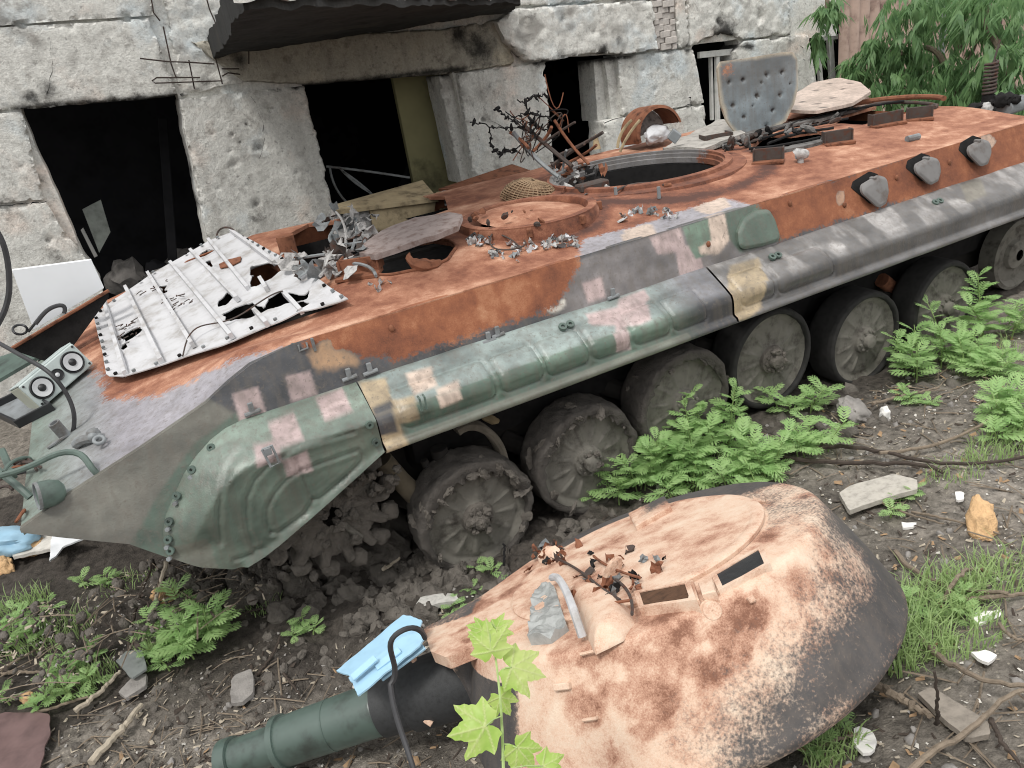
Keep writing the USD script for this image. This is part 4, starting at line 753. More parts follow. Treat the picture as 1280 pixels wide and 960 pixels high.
# driver's opening rim and lid
def rimtube(pg, r, h, matn, name):
    L = LineString(list(pg.exterior.coords)); n = 60
    P = np.array([L.interpolate(i / n, normalized=True).coords[0] for i in range(n + 1)]); obj(name, tube(np.c_[P, ztop(P[:, 0], P[:, 1]) + h], r, 8, False), matn, V)
rimtube(driver, .009, .004, RUSTIRON, 'hatch_rim')
lidp = Polygon([tuple(onT(*p, .10)[:2]) for p in ((452, 314), (458, 304), (480, 290), (520, 277), (560, 273), (576, 277), (570, 288), (545, 297), (500, 309), (470, 317))]).buffer(.09).buffer(-.075)
lz = lambda P, o: np.c_[P, ztop(P[:, 0], P[:, 1]) + .085 + .06 * (P[:, 0] - 2.2) + o + .010 * (meshkit.fbm(np.c_[P * 5, np.zeros(len(P))], 3, 3) - .5)]
obj('driver_hatch_lid', slab(lidp, .022, lambda P: lz(P, .03), lambda P: lz(P, 0)), simple('grey_scaled_lid', srgb(140, 128, 124), .75, .4, 16, .4, .003, .3, col2=srgb(104, 84, 76)), V, 30, None, 'grey scaly oval driver hatch lid')
# cupola
cz = float(ztop(*cupC))
obj('cupola_ring', place(lathe([(cupR + .045, -.05), (cupR + .04, .01), (cupR + .028, .034), (cupR + .03, .044), (cupR - .0, .048), (cupR - .02, .044), (cupR - .03, .02), (cupR - .032, -.04)], 72), np.eye(3), (*cupC, cz)), HULL, V, 40, lambda v, n: {'paint': np.tile(np.array(LAV), (len(v), 1)), 'rust': np.full(len(v), 1.), 'tone': -.12 + .3 * (meshkit.fbm(v * 6, 3, 3) - .5)})
Rl = trimesh.transformations.rotation_matrix(math.radians(4), [.6, .8, 0])[:3, :3]
obj('cupola_lid', place(grid(lambda r, t: np.c_[r * np.cos(t), r * np.sin(t), .025 * (1 - (r / .34) ** 2) + .02 * (meshkit.fbm(np.c_[r * np.cos(t), r * np.sin(t), t * 0] * 6, 3, 2) - .5)], np.linspace(.01, .335, 14), np.linspace(0, 2 * np.pi, 49)), Rl, (*(cupC + (.02, -.01)), cz + .022)), HULL, V, True, {'paint': LAV, 'rust': 1.})
for a in np.linspace(0, 2 * np.pi, 9)[:-1] + .3:
    obj('cupola_lug', box((cupC[0] + (cupR + .035) * math.cos(a), cupC[1] + (cupR + .035) * math.sin(a), cz + .012), (.05, .03, .05), np.array([[math.cos(a), -math.sin(a), 0], [math.sin(a), math.cos(a), 0], [0, 0, 1]]), .004), RUSTIRON, V)
# turret ring
rz_ = 1.424
obj('turret_ring', place(lathe([(rgR + .16, -.06), (rgR + .14, .008), (rgR + .05, .014), (rgR + .045, .036), (rgR + .012, .042), (rgR, .038), (rgR, .02), (rgR - .012, .016), (rgR - .012, -.01), (rgR - .024, -.014), (rgR - .024, -.05), (rgR + .01, -.06), (rgR + .0, -.12)], 120), np.eye(3), (*rgC, rz_)), HULL, V, 35, lambda v, n: {'paint': np.tile(np.array(srgb(120, 118, 118)), (len(v), 1)), 'rust': np.where(np.hypot(v[:, 0] - rgC[0], v[:, 1] - rgC[1]) < rgR + .035, np.clip(.55 - (v[:, 1] - .05) * 3 + 1.2 * (meshkit.fbm(v * 5, 3, 3) - .5), 0, 1), 1.), 'tone': np.full(len(v), -.16)})
obj('turret_well', place(lathe([(rgR - .02, -.06), (rgR - .03, -.5), (.01, -.5)], 48), np.eye(3), (*rgC, rz_)), BLACK, V)
# upright rear hatch lid with holes
def lid(name, px, base_a, base_b, lean, label, mat_, holes, thick=.028, prim=None):
    A, B = np.asarray(base_a), np.asarray(base_b); ex = (B - A) / np.linalg.norm(B - A)
    up = np.array([0, 0, 1.]) * math.cos(lean) + np.cross(ex, [0, 0, 1]) * -math.sin(lean); up -= ex * (up @ ex); up /= np.linalg.norm(up); nn = np.cross(ex, up)
    to2 = lambda p: (lambda q: ((q - A) @ ex, (q - A) @ up))(at(*p, nn, nn @ A))
    pg = Polygon([to2(p) for p in px]).buffer(.03).buffer(-.03).buffer(-.02).buffer(.02)
    hs = [(np.array(to2(p)), r) for p, r in holes]
    def fr(P, o, s):
        d = .012 * (meshkit.fbm(np.c_[P * 4, np.zeros(len(P))], 3, 3) - .5) + .02 * ((P[:, 0] / .5) ** 2)
        for c, r in hs: d -= s * .018 * np.exp(-((P - c) ** 2).sum(1) / (r * r))
        return A + P[:, :1] * ex + P[:, 1:] * up + (o + d)[:, None] * nn
    m = slab(pg, .012, lambda P: fr(P, thick / 2, 1), lambda P: fr(P, -thick / 2, 0))
    def pv(v, n):
        p2 = np.c_[(v - A) @ ex, (v - A) @ up]; r = np.full(len(v), .12); nb = meshkit.fbm(v * 6, 4, 77)[:, None]; t_ = np.clip((p2[:, 1] - .22) / .22, 0, 1)[:, None] * .7; c = (np.array(srgb(126, 136, 141)) * (1 - t_) + np.array(srgb(84, 84, 84)) * t_) * (.55 + .9 * nb); ee = np.clip(1.25 - shapely.distance(pg.boundary, shapely.points(p2[:, 0], p2[:, 1])) / .03 - 1.6 * (nb[:, 0] - .35), 0, 1)[:, None]; c = c * (1 - ee) + np.array(srgb(178, 168, 150)) * ee
        de = shapely.distance(pg.boundary, shapely.points(p2[:, 0], p2[:, 1])); r = np.maximum(r, .36 * np.exp(-de / .03))
        r = np.maximum(r, .55 * np.exp(-(np.hypot(p2[:, 0] - p2[:, 0].min() - .08, p2[:, 1] - p2[:, 1].max() + .06) / .1) ** 2))
        for h, q in hs: k = ((p2 - h) ** 2).sum(1) < (q * .8) ** 2; c[k] = srgb(34, 33, 34); r[k] = 0
        return {'paint': c, 'rust': r}
    n = obj(name, m, mat_, V, 35, pv if prim is None else prim, label); return n
ba, bb = onT(912, 172), onT(985, 158); bb[1] = ba[1] - .15
lid('rear_hatch_lid', [(896, 85), (900, 77), (925, 74), (975, 66), (988, 66), (993, 75), (994, 110), (990, 130), (980, 152), (962, 164), (935, 172), (920, 168), (908, 152), (900, 130)], ba, bb, .12, 'grey upright hatch lid pierced with holes', HULL,
    [((911, 103), .018), ((928, 100), .018), ((957, 94), .018), ((975, 91), .018), ((945, 120), .022), ((973, 119), .018), ((964, 138), .018), ((929, 146), .018), ((915, 132), .02), ((957, 157), .016), ((950, 104), .008), ((940, 132), .008), ((985, 105), .008)])
obj('hatch_hinge', cat_([tube([onT(930, 176, .01), onT(945, 168, .08)], .016, 8), box(onT(950, 172, .02), (.12, .05, .05), cham=.008)]), DARKIRON, V)
# lid folded back further off, dotted with dimples
fc = [onT(*p, .07) for p in ((985, 143), (1000, 128), (1020, 117), (1045, 111), (1070, 114), (1082, 122), (1060, 134), (1020, 143))]
pgf = Polygon([tuple(q[:2]) for q in fc]).buffer(.12).buffer(-.08)
dots = [np.array(onT(*p, .07)[:2]) for p in ((1003, 136), (1020, 124), (1036, 117), (1052, 121), (1040, 130), (1020, 137), (1062, 115), (1030, 140))]
def fold_z(P, o):
    d = .09 + .06 * (P[:, 1] - .3) + .012 * (meshkit.fbm(np.c_[P * 3, np.zeros(len(P))], 2, 5) - .5)
    return np.c_[P, ztop(P[:, 0], P[:, 1]) + d + o]
def fold_pv(v, n):
    c = np.tile(np.array(srgb(196, 178, 166)), (len(v), 1))
    for d in dots: c[((v[:, :2] - d) ** 2).sum(1) < .03 ** 2] = srgb(90, 80, 76)
    return {'paint': c, 'rust': np.full(len(v), .25)}
obj('folded_hatch_lid', slab(pgf, .03, lambda P: fold_z(P, .025), lambda P: fold_z(P, 0)), HULL, V, 30, fold_pv, 'pale dimpled hatch lid folded back flat')
# charred frames of the troop hatches
for pl in ([(925, 182), (990, 163), (1060, 148)], [(960, 180), (1010, 165), (1042, 160)], [(1000, 152), (1060, 138), (1130, 126)], [(936, 186), (985, 180), (1025, 172)], [(905, 180), (960, 166), (1000, 150)]):
    P = spline([onT(u, v, .03) for u, v in pl], 16); P += .012 * (meshkit.fbm(P * 14, 2, 3)[:, None] - .5); obj('charred_hatch_frame', tube(P, .010, 6), BLACK, V)
ashf = simple('charred_ash_grey', srgb(104, 102, 100), .85, .5, 12, .7, .01, .2, col2=srgb(44, 43, 42))
for px, h in (([(905, 188), (925, 176), (960, 166), (1030, 153), (1060, 143), (1066, 138), (988, 158), (950, 166), (900, 180)], .015), ([(938, 190), (985, 187), (1000, 181), (1040, 172), (1046, 176), (1000, 188), (950, 196)], .003)):
    pf = rough_edge(ftop(px), .02, .02, int(px[0][0]) % 50, 12); gf = lambda P, o: np.c_[P, ztop(P[:, 0], P[:, 1]) + o + (.05 if h > .02 else .004) * (meshkit.fbm(np.c_[P * 7, P[:, 0] * 0], 3, 3) - .5) + .006]
    obj('charred_roof_frame', slab(pf, .025, lambda P: gf(P, h + .012), lambda P: gf(P, h - .01)), ashf, V, 30)
for k in range(26):
    u = R_.uniform(905, 1050); v = np.interp(u, [905, 960, 1030, 1090], [184, 166, 153, 132]) + R_.uniform(-3, 5); q = onT(u, v, .05); obj('charred_scrap', blob(q, R_.uniform(.015, .05), 1500 + k, 1, .6, 2, (1.6, .6, .5)), R_.choice([BLACK, ashf, ashf, DARKIRON]), V, False)
obj('hatch_coaming', tube(spline([onT(u, v, .02) for u, v in ((1040, 140), (1066, 130), (1105, 124), (1150, 121), (1180, 123))], 14), .022, 8), RUSTIRON, V)
obj('charred_hatch_frame', tube(spline([onT(u, v, .015) for u, v in ((920, 178), (960, 164), (1000, 151), (1060, 141), (1100, 129), (1140, 128), (1168, 134))], 20), .014, 8), DARKIRON, V)
# rear stowage: charred antenna spring and stub
q = onT(1230, 140); q[0] = min(q[0], 6.6)
def coil(c, r, h, turns, w): 
    t = np.linspace(0, turns * 2 * np.pi, turns * 14); return tube(np.c_[c[0] + r * np.cos(t), c[1] + r * np.sin(t), c[2] + h * t / t[-1]], w, 6)
qa = deep(1236, 118, 8.1)
obj('antenna_base', cat_([tube([qa + (0, 0, -.22), qa + (0, 0, .0)], [.06, .05], 12), blob(qa + (-.05, -.02, -.16), .09, 3, 2, .3), blob(qa + (.1, 0, -.14), .07, 6, 2, .3)]), BLACK, V); obj('antenna_spring', coil(qa, .045, .26, 9, .012), DARKIRON, V)
obj('antenna_stub', tube([qa + (.02, 0, .24), qa + (.08, 0, .42)], .008, 6), DARKIRON, V)
qb = deep(1267, 131, 7.9); obj('rear_canister', tube([qb + (-.12, 0, -.01), qb + (.1, 0, 0)], .065, 14), GREYIRON, V)
for k in range(7):
    q = deep(1215 + k * 9, 140 - k * 3 + R_.uniform(-3, 3), 7.8); obj('charred_scrap', blob(q, R_.uniform(.03, .06), 40 + k, 2, .5), ALUD if k == 2 else BLACK, V)
# ---- ribbed engine cover, torn open
A0, A1, A2, A3 = plq                                        # far left, far right, near right, near left
NP = np.cross(A2 - A3, A0 - A3); NP /= np.linalg.norm(NP); NP = NP if NP[2] > 0 else -NP
PC = (A0 + A1 + A2 + A3) / 4
pe1 = (A2 - A3) / np.linalg.norm(A2 - A3); pe2 = np.cross(NP, pe1)
def onP(u, v): return at(u, v, NP, NP @ PC)
def p2(u, v): q = onP(u, v) - PC; return (q @ pe1, q @ pe2)
def P3(P, h): return PC + P[:, :1] * pe1 + P[:, 1:] * pe2 + np.asarray(h).reshape(-1, 1) * NP
c3 = lambda L: [(a / 2.667, 260 + b / 2.667) for a, b in L]
cover = Polygon([p2(*q) for q in c3([(322, 375), (330, 365), (500, 235), (700, 122), (780, 88), (800, 95), (960, 185), (1168, 318), (1120, 335), (900, 405), (780, 455), (560, 535), (420, 578), (378, 578), (366, 570), (345, 470)])])
tears = [c3(t) for t in ([(845, 222), (872, 206), (915, 203), (947, 210), (955, 225), (905, 246), (868, 276), (848, 280)], [(762, 286), (788, 298), (752, 332), (728, 338), (733, 318)],
    [(745, 378), (788, 344), (830, 332), (872, 345), (893, 352), (905, 318), (950, 300), (1000, 306), (1046, 286), (1030, 316), (1000, 332), (935, 338), (890, 366), (800, 396), (765, 392)],
    [(402, 440), (440, 415), (470, 400), (482, 414), (452, 440), (428, 452)], [(420, 470), (440, 462), (436, 486), (424, 492)], [(535, 265), (552, 262), (560, 285), (548, 290)], 
    [(1000, 345), (1030, 332), (1046, 345), (1020, 362)], [(650, 172), (690, 140), (720, 146), (690, 165)], [(700, 200), (716, 196), (724, 214), (712, 220)])]
cv = cover
for i, t in enumerate(tears): cv = cv.difference(rough_edge(Polygon([p2(*q) for q in t]), .022, .012, i, 22))
cv = max(cv.geoms, key=lambda a: a.area) if hasattr(cv, 'geoms') else cv
def cov_h(P):
    p3 = np.c_[P, np.zeros(len(P))]; pts = shapely.points(P[:, 0], P[:, 1]); h = .016 + .025 * (meshkit.fbm(p3 * 2.5, 3, 2) - .5)
    for i, t in enumerate(tears):
        d = shapely.distance(Polygon([p2(*q) for q in t]), pts); h += (-.008 if i % 2 else .04) * np.exp(-d / .05) * meshkit.noise(p3 * 14, i)
    e = shapely.distance(cover.exterior, pts); h += .012 * np.exp(-(e / .03) ** 2)
    return h
ec = obj('engine_cover', slab(cv, .014, lambda P: P3(P, cov_h(P)), lambda P: P3(P, cov_h(P) - .006)), ALU, V, 40, None, 'ash-white ribbed cover with torn holes')
ribs = [((355, 312), (432, 572)), ((430, 280), (552, 530)), ((504, 233), (655, 476)), ((579, 198), (784, 448)), ((645, 157), (802, 322)), ((858, 360), (902, 408)), ((705, 122), (838, 288)), ((878, 254), (900, 290)), ((957, 304), (1016, 366)), ((779, 92), (926, 202))]
for a, b in ribs:
    q = np.array([p2(*c3([a])[0]), p2(*c3([b])[0])]); Q = np.linspace(q[0], q[1], 14)
    e_ = (q[1] - q[0]) / np.linalg.norm(q[1] - q[0]); n_ = np.array([-e_[1], e_[0]]) * .010; hq = np.interp(np.linspace(0, 1, 14), [0, .5, 1], [.020, .026, .020]); rb = np.vstack([P3(Q - n_, hq), P3(Q + n_, hq), P3(Q + n_, hq + .034), P3(Q - n_, hq + .034)]); F_ = [f for s in range(4) for i in range(13) for f in ((s * 14 + i, ((s + 1) % 4) * 14 + i, ((s + 1) % 4) * 14 + i + 1), (s * 14 + i, ((s + 1) % 4) * 14 + i + 1, s * 14 + i + 1))]; F_ += [(0, 42, 28), (0, 28, 14), (13, 27, 41), (13, 41, 55)]; rm = tm(rb, F_); rm.fix_normals(); obj('rib', rm, ALU, ec, 30)
edge = LineString(cover.exterior.coords)
for i in range(46):
    q = np.array(edge.interpolate((i + .5) / 46, normalized=True).coords[0]); q = q * .975
    obj('cover_bolt', place(trimesh.creation.cylinder(.010, .012, sections=7), frame(NP), P3(q[None], [.036])[0]), GREYIRON if i % 3 else BLACK, ec)
# rust patch: a scrap of rusty sheet lying on the cover
sc = Polygon([p2(*q) for q in c3([(740, 205), (770, 186), (812, 175), (808, 190), (775, 208), (742, 215)])])
obj('rust_flake', slab(sc, .02, lambda P: P3(P, cov_h(P) + .012), lambda P: P3(P, cov_h(P) + .006)), RUSTIRON, V)
k_ = 0
for c in ((600, 345), (440, 410), (520, 285), (585, 320), (430, 445)):
    pts = []
    q = np.array(p2(*c3([c])[0]))
    for j in range(8):
        w = q + np.array([R_.gauss(0, .05), R_.gauss(0, .03)]); L = np.array([w + np.array([R_.uniform(-.02, .02), R_.uniform(-.02, .02)]) * s for s in (0, 1, 2)])
        pts.append(tube(P3(L, np.interp([0, 1, 2], [0, 2], [.03, .035]) + .004), .003, 4))
    tag(obj('charred_shreds', cat_(pts), DARKIRON, V), kind='stuff')
tag(V, None)
P = spline([onP(*q) + NP * h for q, h in zip(c3([(620, 510), (640, 470), (680, 430), (740, 410), (840, 385), (900, 352), (960, 310)]), (.03, .05, .06, .05, .07, .08, .06))], 30)
obj('loose_wire', tube(P, .004, 5), DARKIRON, V)
P = spline([onP(*q) + NP * h for q, h in zip(c3([(728, 112), (745, 92), (770, 90), (790, 105)]), (.02, .05, .06, .02))], 14); obj('loose_wire', tube(P, .007, 5), DARKIRON, V)
# ---- engine bay between cover and hatch: wreckage
q = onT(361, 328, -.25); obj('engine_cylinder', tube([q, q + (0, 0, .0)], .05, 12) if False else place(trimesh.creation.cylinder(.055, .24, sections=16), np.eye(3), onT(362, 318, -.02)), RUSTIRON, V)
0 and obj('bay_wall', quadmesh(onT(345, 300, .0) + (0, .02, -.5), onT(470, 246) + (0, .02, -.5), onT(470, 246, .02), onT(345, 300, .02)), TARP, V)
dk = [deep(*p, 6.05) for p in ((415, 258), (530, 226), (546, 247), (421, 262))]
def lidbox(px, t, th, name, m, label=None):
    c = [deep(*p, tt) for p, tt in zip(px, t)]; n = np.cross(c[1] - c[0], c[3] - c[0]); n /= np.linalg.norm(n); n = n if n[2] > 0 else -n
    return obj(name, trimesh.convex.convex_hull(np.vstack([c, np.array(c) - n * th])), m, V, False, None, label)
lidbox([(413, 257), (528, 225), (547, 247), (420, 263)], (6.25, 6.5, 6.05, 5.8), .03, 'bent_deck_lid', TARP, 'pale bent lid of the engine deck')
lidbox([(462, 262), (545, 250), (540, 285), (468, 290)], (5.9, 6.1, 6.05, 5.85), .02, 'deck_box_wall', TARP)
lidbox([(415, 262), (465, 258), (468, 300), (420, 312)], (5.85, 5.95, 5.9, 5.75), .02, 'deck_box_wall', ALUD)
lidbox([(545, 240), (615, 232), (622, 252), (550, 262)], (6.35, 6.7, 6.45, 6.15), .02, 'grille_frame', TARP)
for k in range(5):
    a, b = deep(556 + k * 12, 239 - k * 1.4, 6.28 + k * .06), deep(560 + k * 12, 256 - k * 1.6, 6.1 + k * .06)
    obj('grille_blade', box((a + b) / 2, (.012, .05, np.linalg.norm(b - a)), frame(b - a, (0, 0, 1))), ALU, V)
lidbox([(548, 236), (640, 205), (690, 222), (630, 240)], (6.5, 6.95, 6.7, 6.3), .02, 'curled_deck_plate', HULL if False else RUSTIRON)
for k in range(54):
    u, v = (R_.uniform(400, 470), R_.uniform(262, 325)) if k < 38 else (R_.uniform(345, 440), R_.uniform(310, 350))
    q = onT(u, v, R_.uniform(0, .10)); obj('melted_scrap', scrap(q, R_.uniform(.025, .085), 100 + k), R_.choice([ALUD, ALUD, GREYIRON, DARKIRON]), V, False)
for pl in ([(420, 265), (432, 290), (430, 318)], [(440, 262), (446, 285), (440, 312)], [(415, 290), (440, 305), (470, 300)], [(350, 330), (380, 322), (408, 318)], [(400, 345), (430, 325), (455, 318)], [(470, 345), (450, 330), (420, 330)]):
    obj('bent_rod', tube(spline([onT(u, v, .06) for u, v in pl], 10), .009, 6), R_.choice([GREYIRON, ALUD]), V)
def openbox(px, h, m, name='driver_periscope_box'):
    a, b = onT(*px[0]), onT(*px[1]); peri([px[0], px[1]], 0, h, .08, m)
openbox([(424, 349), (474, 342)], .08, RUSTIRON)
q = onT(522, 320); obj('bent_flap', tube(spline([onT(512, 316, .06), onT(520, 330, .03), onT(538, 332, .01), onT(550, 326, .01)], 12), [.004, .012, .02, .02, .03, .03, .04, .04, .03, .03, .02, .01], 6), RUSTIRON, V)
# flakes of melted metal on the roof
for k in range(110):
    u, v = R_.choice([(600, 302), (680, 305), (660, 310), (700, 300), (790, 268), (830, 268), (740, 238), (620, 320), (480, 360), (600, 300), (690, 303), (520, 318)]); u += R_.gauss(0, 13); v += R_.gauss(0, 4)
    try:
        q = onT(u, v, .004)
    except Exception: continue
    p_ = Point(q[0], q[1])
    if driver.contains(p_) or np.hypot(q[0] - cupC[0], q[1] - cupC[1]) < cupR + .05: continue
    obj('melted_flake', scrap(q + (0, 0, .006), R_.uniform(.012, .038), 300 + k), R_.choice([ALU, ALUD, ALUD, GREYIRON]), V, False)
for pl in ([(617, 291), (612, 300), (625, 312), (648, 310), (655, 300)], [(617, 291), (630, 295), (650, 310)]):
    obj('bent_wire', tube(spline([onT(u, v, .03) for u, v in pl], 14), .005, 5), DARKIRON, V)
for k in range(10):
    u, v = 600 + R_.uniform(-30, 90), 270 + R_.uniform(-10, 12); q = onT(u, v, .09); obj('melted_flake', blob(q, R_.uniform(.012, .03), 380 + k, 1, .5, 2, (1, .7, .4)), R_.choice([RUSTIRON, DARKIRON]), V, False)
# ---- wreckage standing in the turret ring: struts, springs and barbed wire, and a basket of wire mesh
def jit(P, a): return P + np.c_[[R_.gauss(0, a) for _ in P], [R_.gauss(0, a) for _ in P], [R_.gauss(0, a) for _ in P]]
T0 = 5.75
for (a, b, r, m) in (((655, 155), (715, 210), .015, DARKIRON), ((640, 165), (700, 222), .016, GREYIRON), ((690, 150), (735, 205), .011, RUSTIRON), ((668, 190), (690, 160), .012, RUSTIRON), ((700, 195), (750, 165), .012, DARKIRON), ((710, 205), (745, 180), .010, RUSTIRON), ((678, 178), (718, 150), .009, DARKIRON), ((635, 165), (660, 185), .012, RUSTIRON), ((690, 208), (728, 178), .014, DARKIRON), ((702, 212), (708, 188), .01, GREYIRON)):
    obj('burnt_strut', tube(spline(jit(np.array([deep(*a, T0), deep((a[0] + b[0]) / 2, (a[1] + b[1]) / 2, T0), deep(*b, T0 - .1)]), .008), 8), r, 6), m, V)
for pl in ([(588, 150), (608, 158), (640, 160), (665, 150), (672, 138)], [(612, 160), (614, 180), (622, 190), (645, 185), (662, 176)], [(620, 135), (628, 142), (640, 150), (655, 152)], [(648, 125), (660, 140), (664, 158), (672, 176)], [(655, 130), (670, 120), (684, 122)], [(640, 148), (655, 142), (676, 145), (690, 150)], [(622, 192), (634, 188), (650, 192)], [(664, 150), (676, 160), (690, 165)]):
    P = spline([deep(u, v, T0 + R_.uniform(-.1, .1)) for u, v in pl], 26); P = jit(P, .006); L = [tube(P, .0045, 5)]
    for k in range(1, 25, 2): L.append(blob(P[k], R_.choice([.006, .012, .018]), int(pl[0][0] + k), 1, 1.1, 3, (1.6, .6, .5)))
    obj('barbed_wire', cat_(L), BLACK, V, False)
for k in range(26):
    a = deep(R_.gauss(668, 16), R_.gauss(160, 18), T0); P = jit(np.array([a, a + ROT[0] * R_.uniform(-.08, .08) + (0, 0, R_.uniform(-.1, .1)), a + ROT[0] * R_.uniform(-.14, .14) + (0, 0, R_.uniform(-.14, .14))]), .01); obj('burnt_wire', tube(spline(P, 8), .004, 5), R_.choice([BLACK, DARKIRON, RUSTIRON]), V)
bc = deep(664, 236, 5.42); Rb = frame((.25, -.25, 1), (.9, -.3, 0))
def dome_(a, e, k=1.0):
    w = 1 + .35 * (meshkit.fbm(np.c_[np.cos(a) * np.cos(e) * 2, np.sin(a) * np.cos(e) * 2, e * 1.5], 3, 6) - .5)
    return bc + (np.c_[.20 * w * np.cos(a) * np.cos(e), .15 * w * np.sin(a) * np.cos(e), .13 * w * np.sin(e) - .07] * k) @ Rb.T
bl = []
for k in range(34):
    a = k / 34 * 2 * np.pi; e = np.linspace(-.1, 1.5, 9); bl.append(tube(dome_(np.full(9, a), e), .0042, 4, False))
for k in range(13):
    e = -.1 + k * .12; a = np.linspace(0, 2 * np.pi, 40); bl.append(tube(dome_(a, np.full(40, e)), .0042, 4, False))
obj('woven_mesh_basket', cat_(bl), simple('dirty_straw_mesh', srgb(140, 118, 94), .85, .5, 18, .3), V, 60)
obj('basket_core', grid(lambda u, v: dome_(u, v, .965), np.linspace(0, 2 * np.pi, 30), np.linspace(-.1, 1.57, 10)), simple('basket_lining', srgb(112, 86, 66), .9, .5, 12, .4), V, True)
for k in range(34):
    q = onT(R_.uniform(690, 760), R_.uniform(205, 240), R_.uniform(.0, .05)); q[2] = min(q[2], 1.5); obj('burnt_scrap', scrap(q, R_.uniform(.02, .06), 500 + k), R_.choice([DARKIRON, BLACK, RUSTIRON, ALUD]), V, False)
q = onT(740, 232, .03); obj('fallen_bracket', box(q, (.22, .1, .05), cham=.01), DARKIRON, V)
q = onT(746, 186, .05); obj('shell_nose', place(lathe([(.001, .12), (.02, .08), (.035, .0), (.001, 0)], 14), np.eye(3), q), TARP, V)
# debris beyond the ring: rusty tank and plank
qd = deep(822, 158, 6.75)
obj('torn_rusty_drum', place(lathe([(.19, .16), (.215, .15), (.22, .10), (.22, -.12), (.21, -.12), (.205, .1), (.19, .14)], 30, .1, 3.25), frame((-.1, -1, .1), (1, 0, .12)) @ np.diag([1, 1, 1.]), qd + (0, .1, -.06)), RUSTIRON, V); obj('torn_rusty_drum', place(lathe([(.001, -.10), (.20, -.10)], 24, .1, 3.25), frame((-.1, -1, .1), (1, 0, .12)), qd + (0, .1, -.06)), ALUD, V)
obj('torn_sheet', blob(qd + (-.03, -.02, -.06), .13, 77, 3, .4, 2, (1.3, .5, .6)), ALU, V); obj('metal_cube', box(deep(843, 170, 6.3), (.08, .08, .08), frame((.5, -.4, .7)), .006), GREYIRON, V)
for pl in ([(775, 190), (785, 170), (800, 150)], [(790, 150), (776, 168), (772, 185)]): obj('bent_rod', tube(spline([deep(u, v, 6.5) for u, v in pl], 10), .012, 6), TARP, V)
a, b, c, d = onT(835, 186, .03), onT(900, 152, .03), onT(925, 170, .03), onT(880, 186, .03)
obj('scorched_cover_sheet', slab(Polygon([tuple(q[:2]) for q in (a, b, c, d)]).buffer(.04), .05, lambda P: np.c_[P, ztop(P[:, 0], P[:, 1]) + .05 + .05 * (meshkit.fbm(np.c_[P * 4, P[:, 0] * 0], 3, 3) - .5)], lambda P: np.c_[P, ztop(P[:, 0], P[:, 1]) + .012]), simple('ashen_sheet', srgb(160, 156, 150), .8, .4, 14, .6, .01), V)

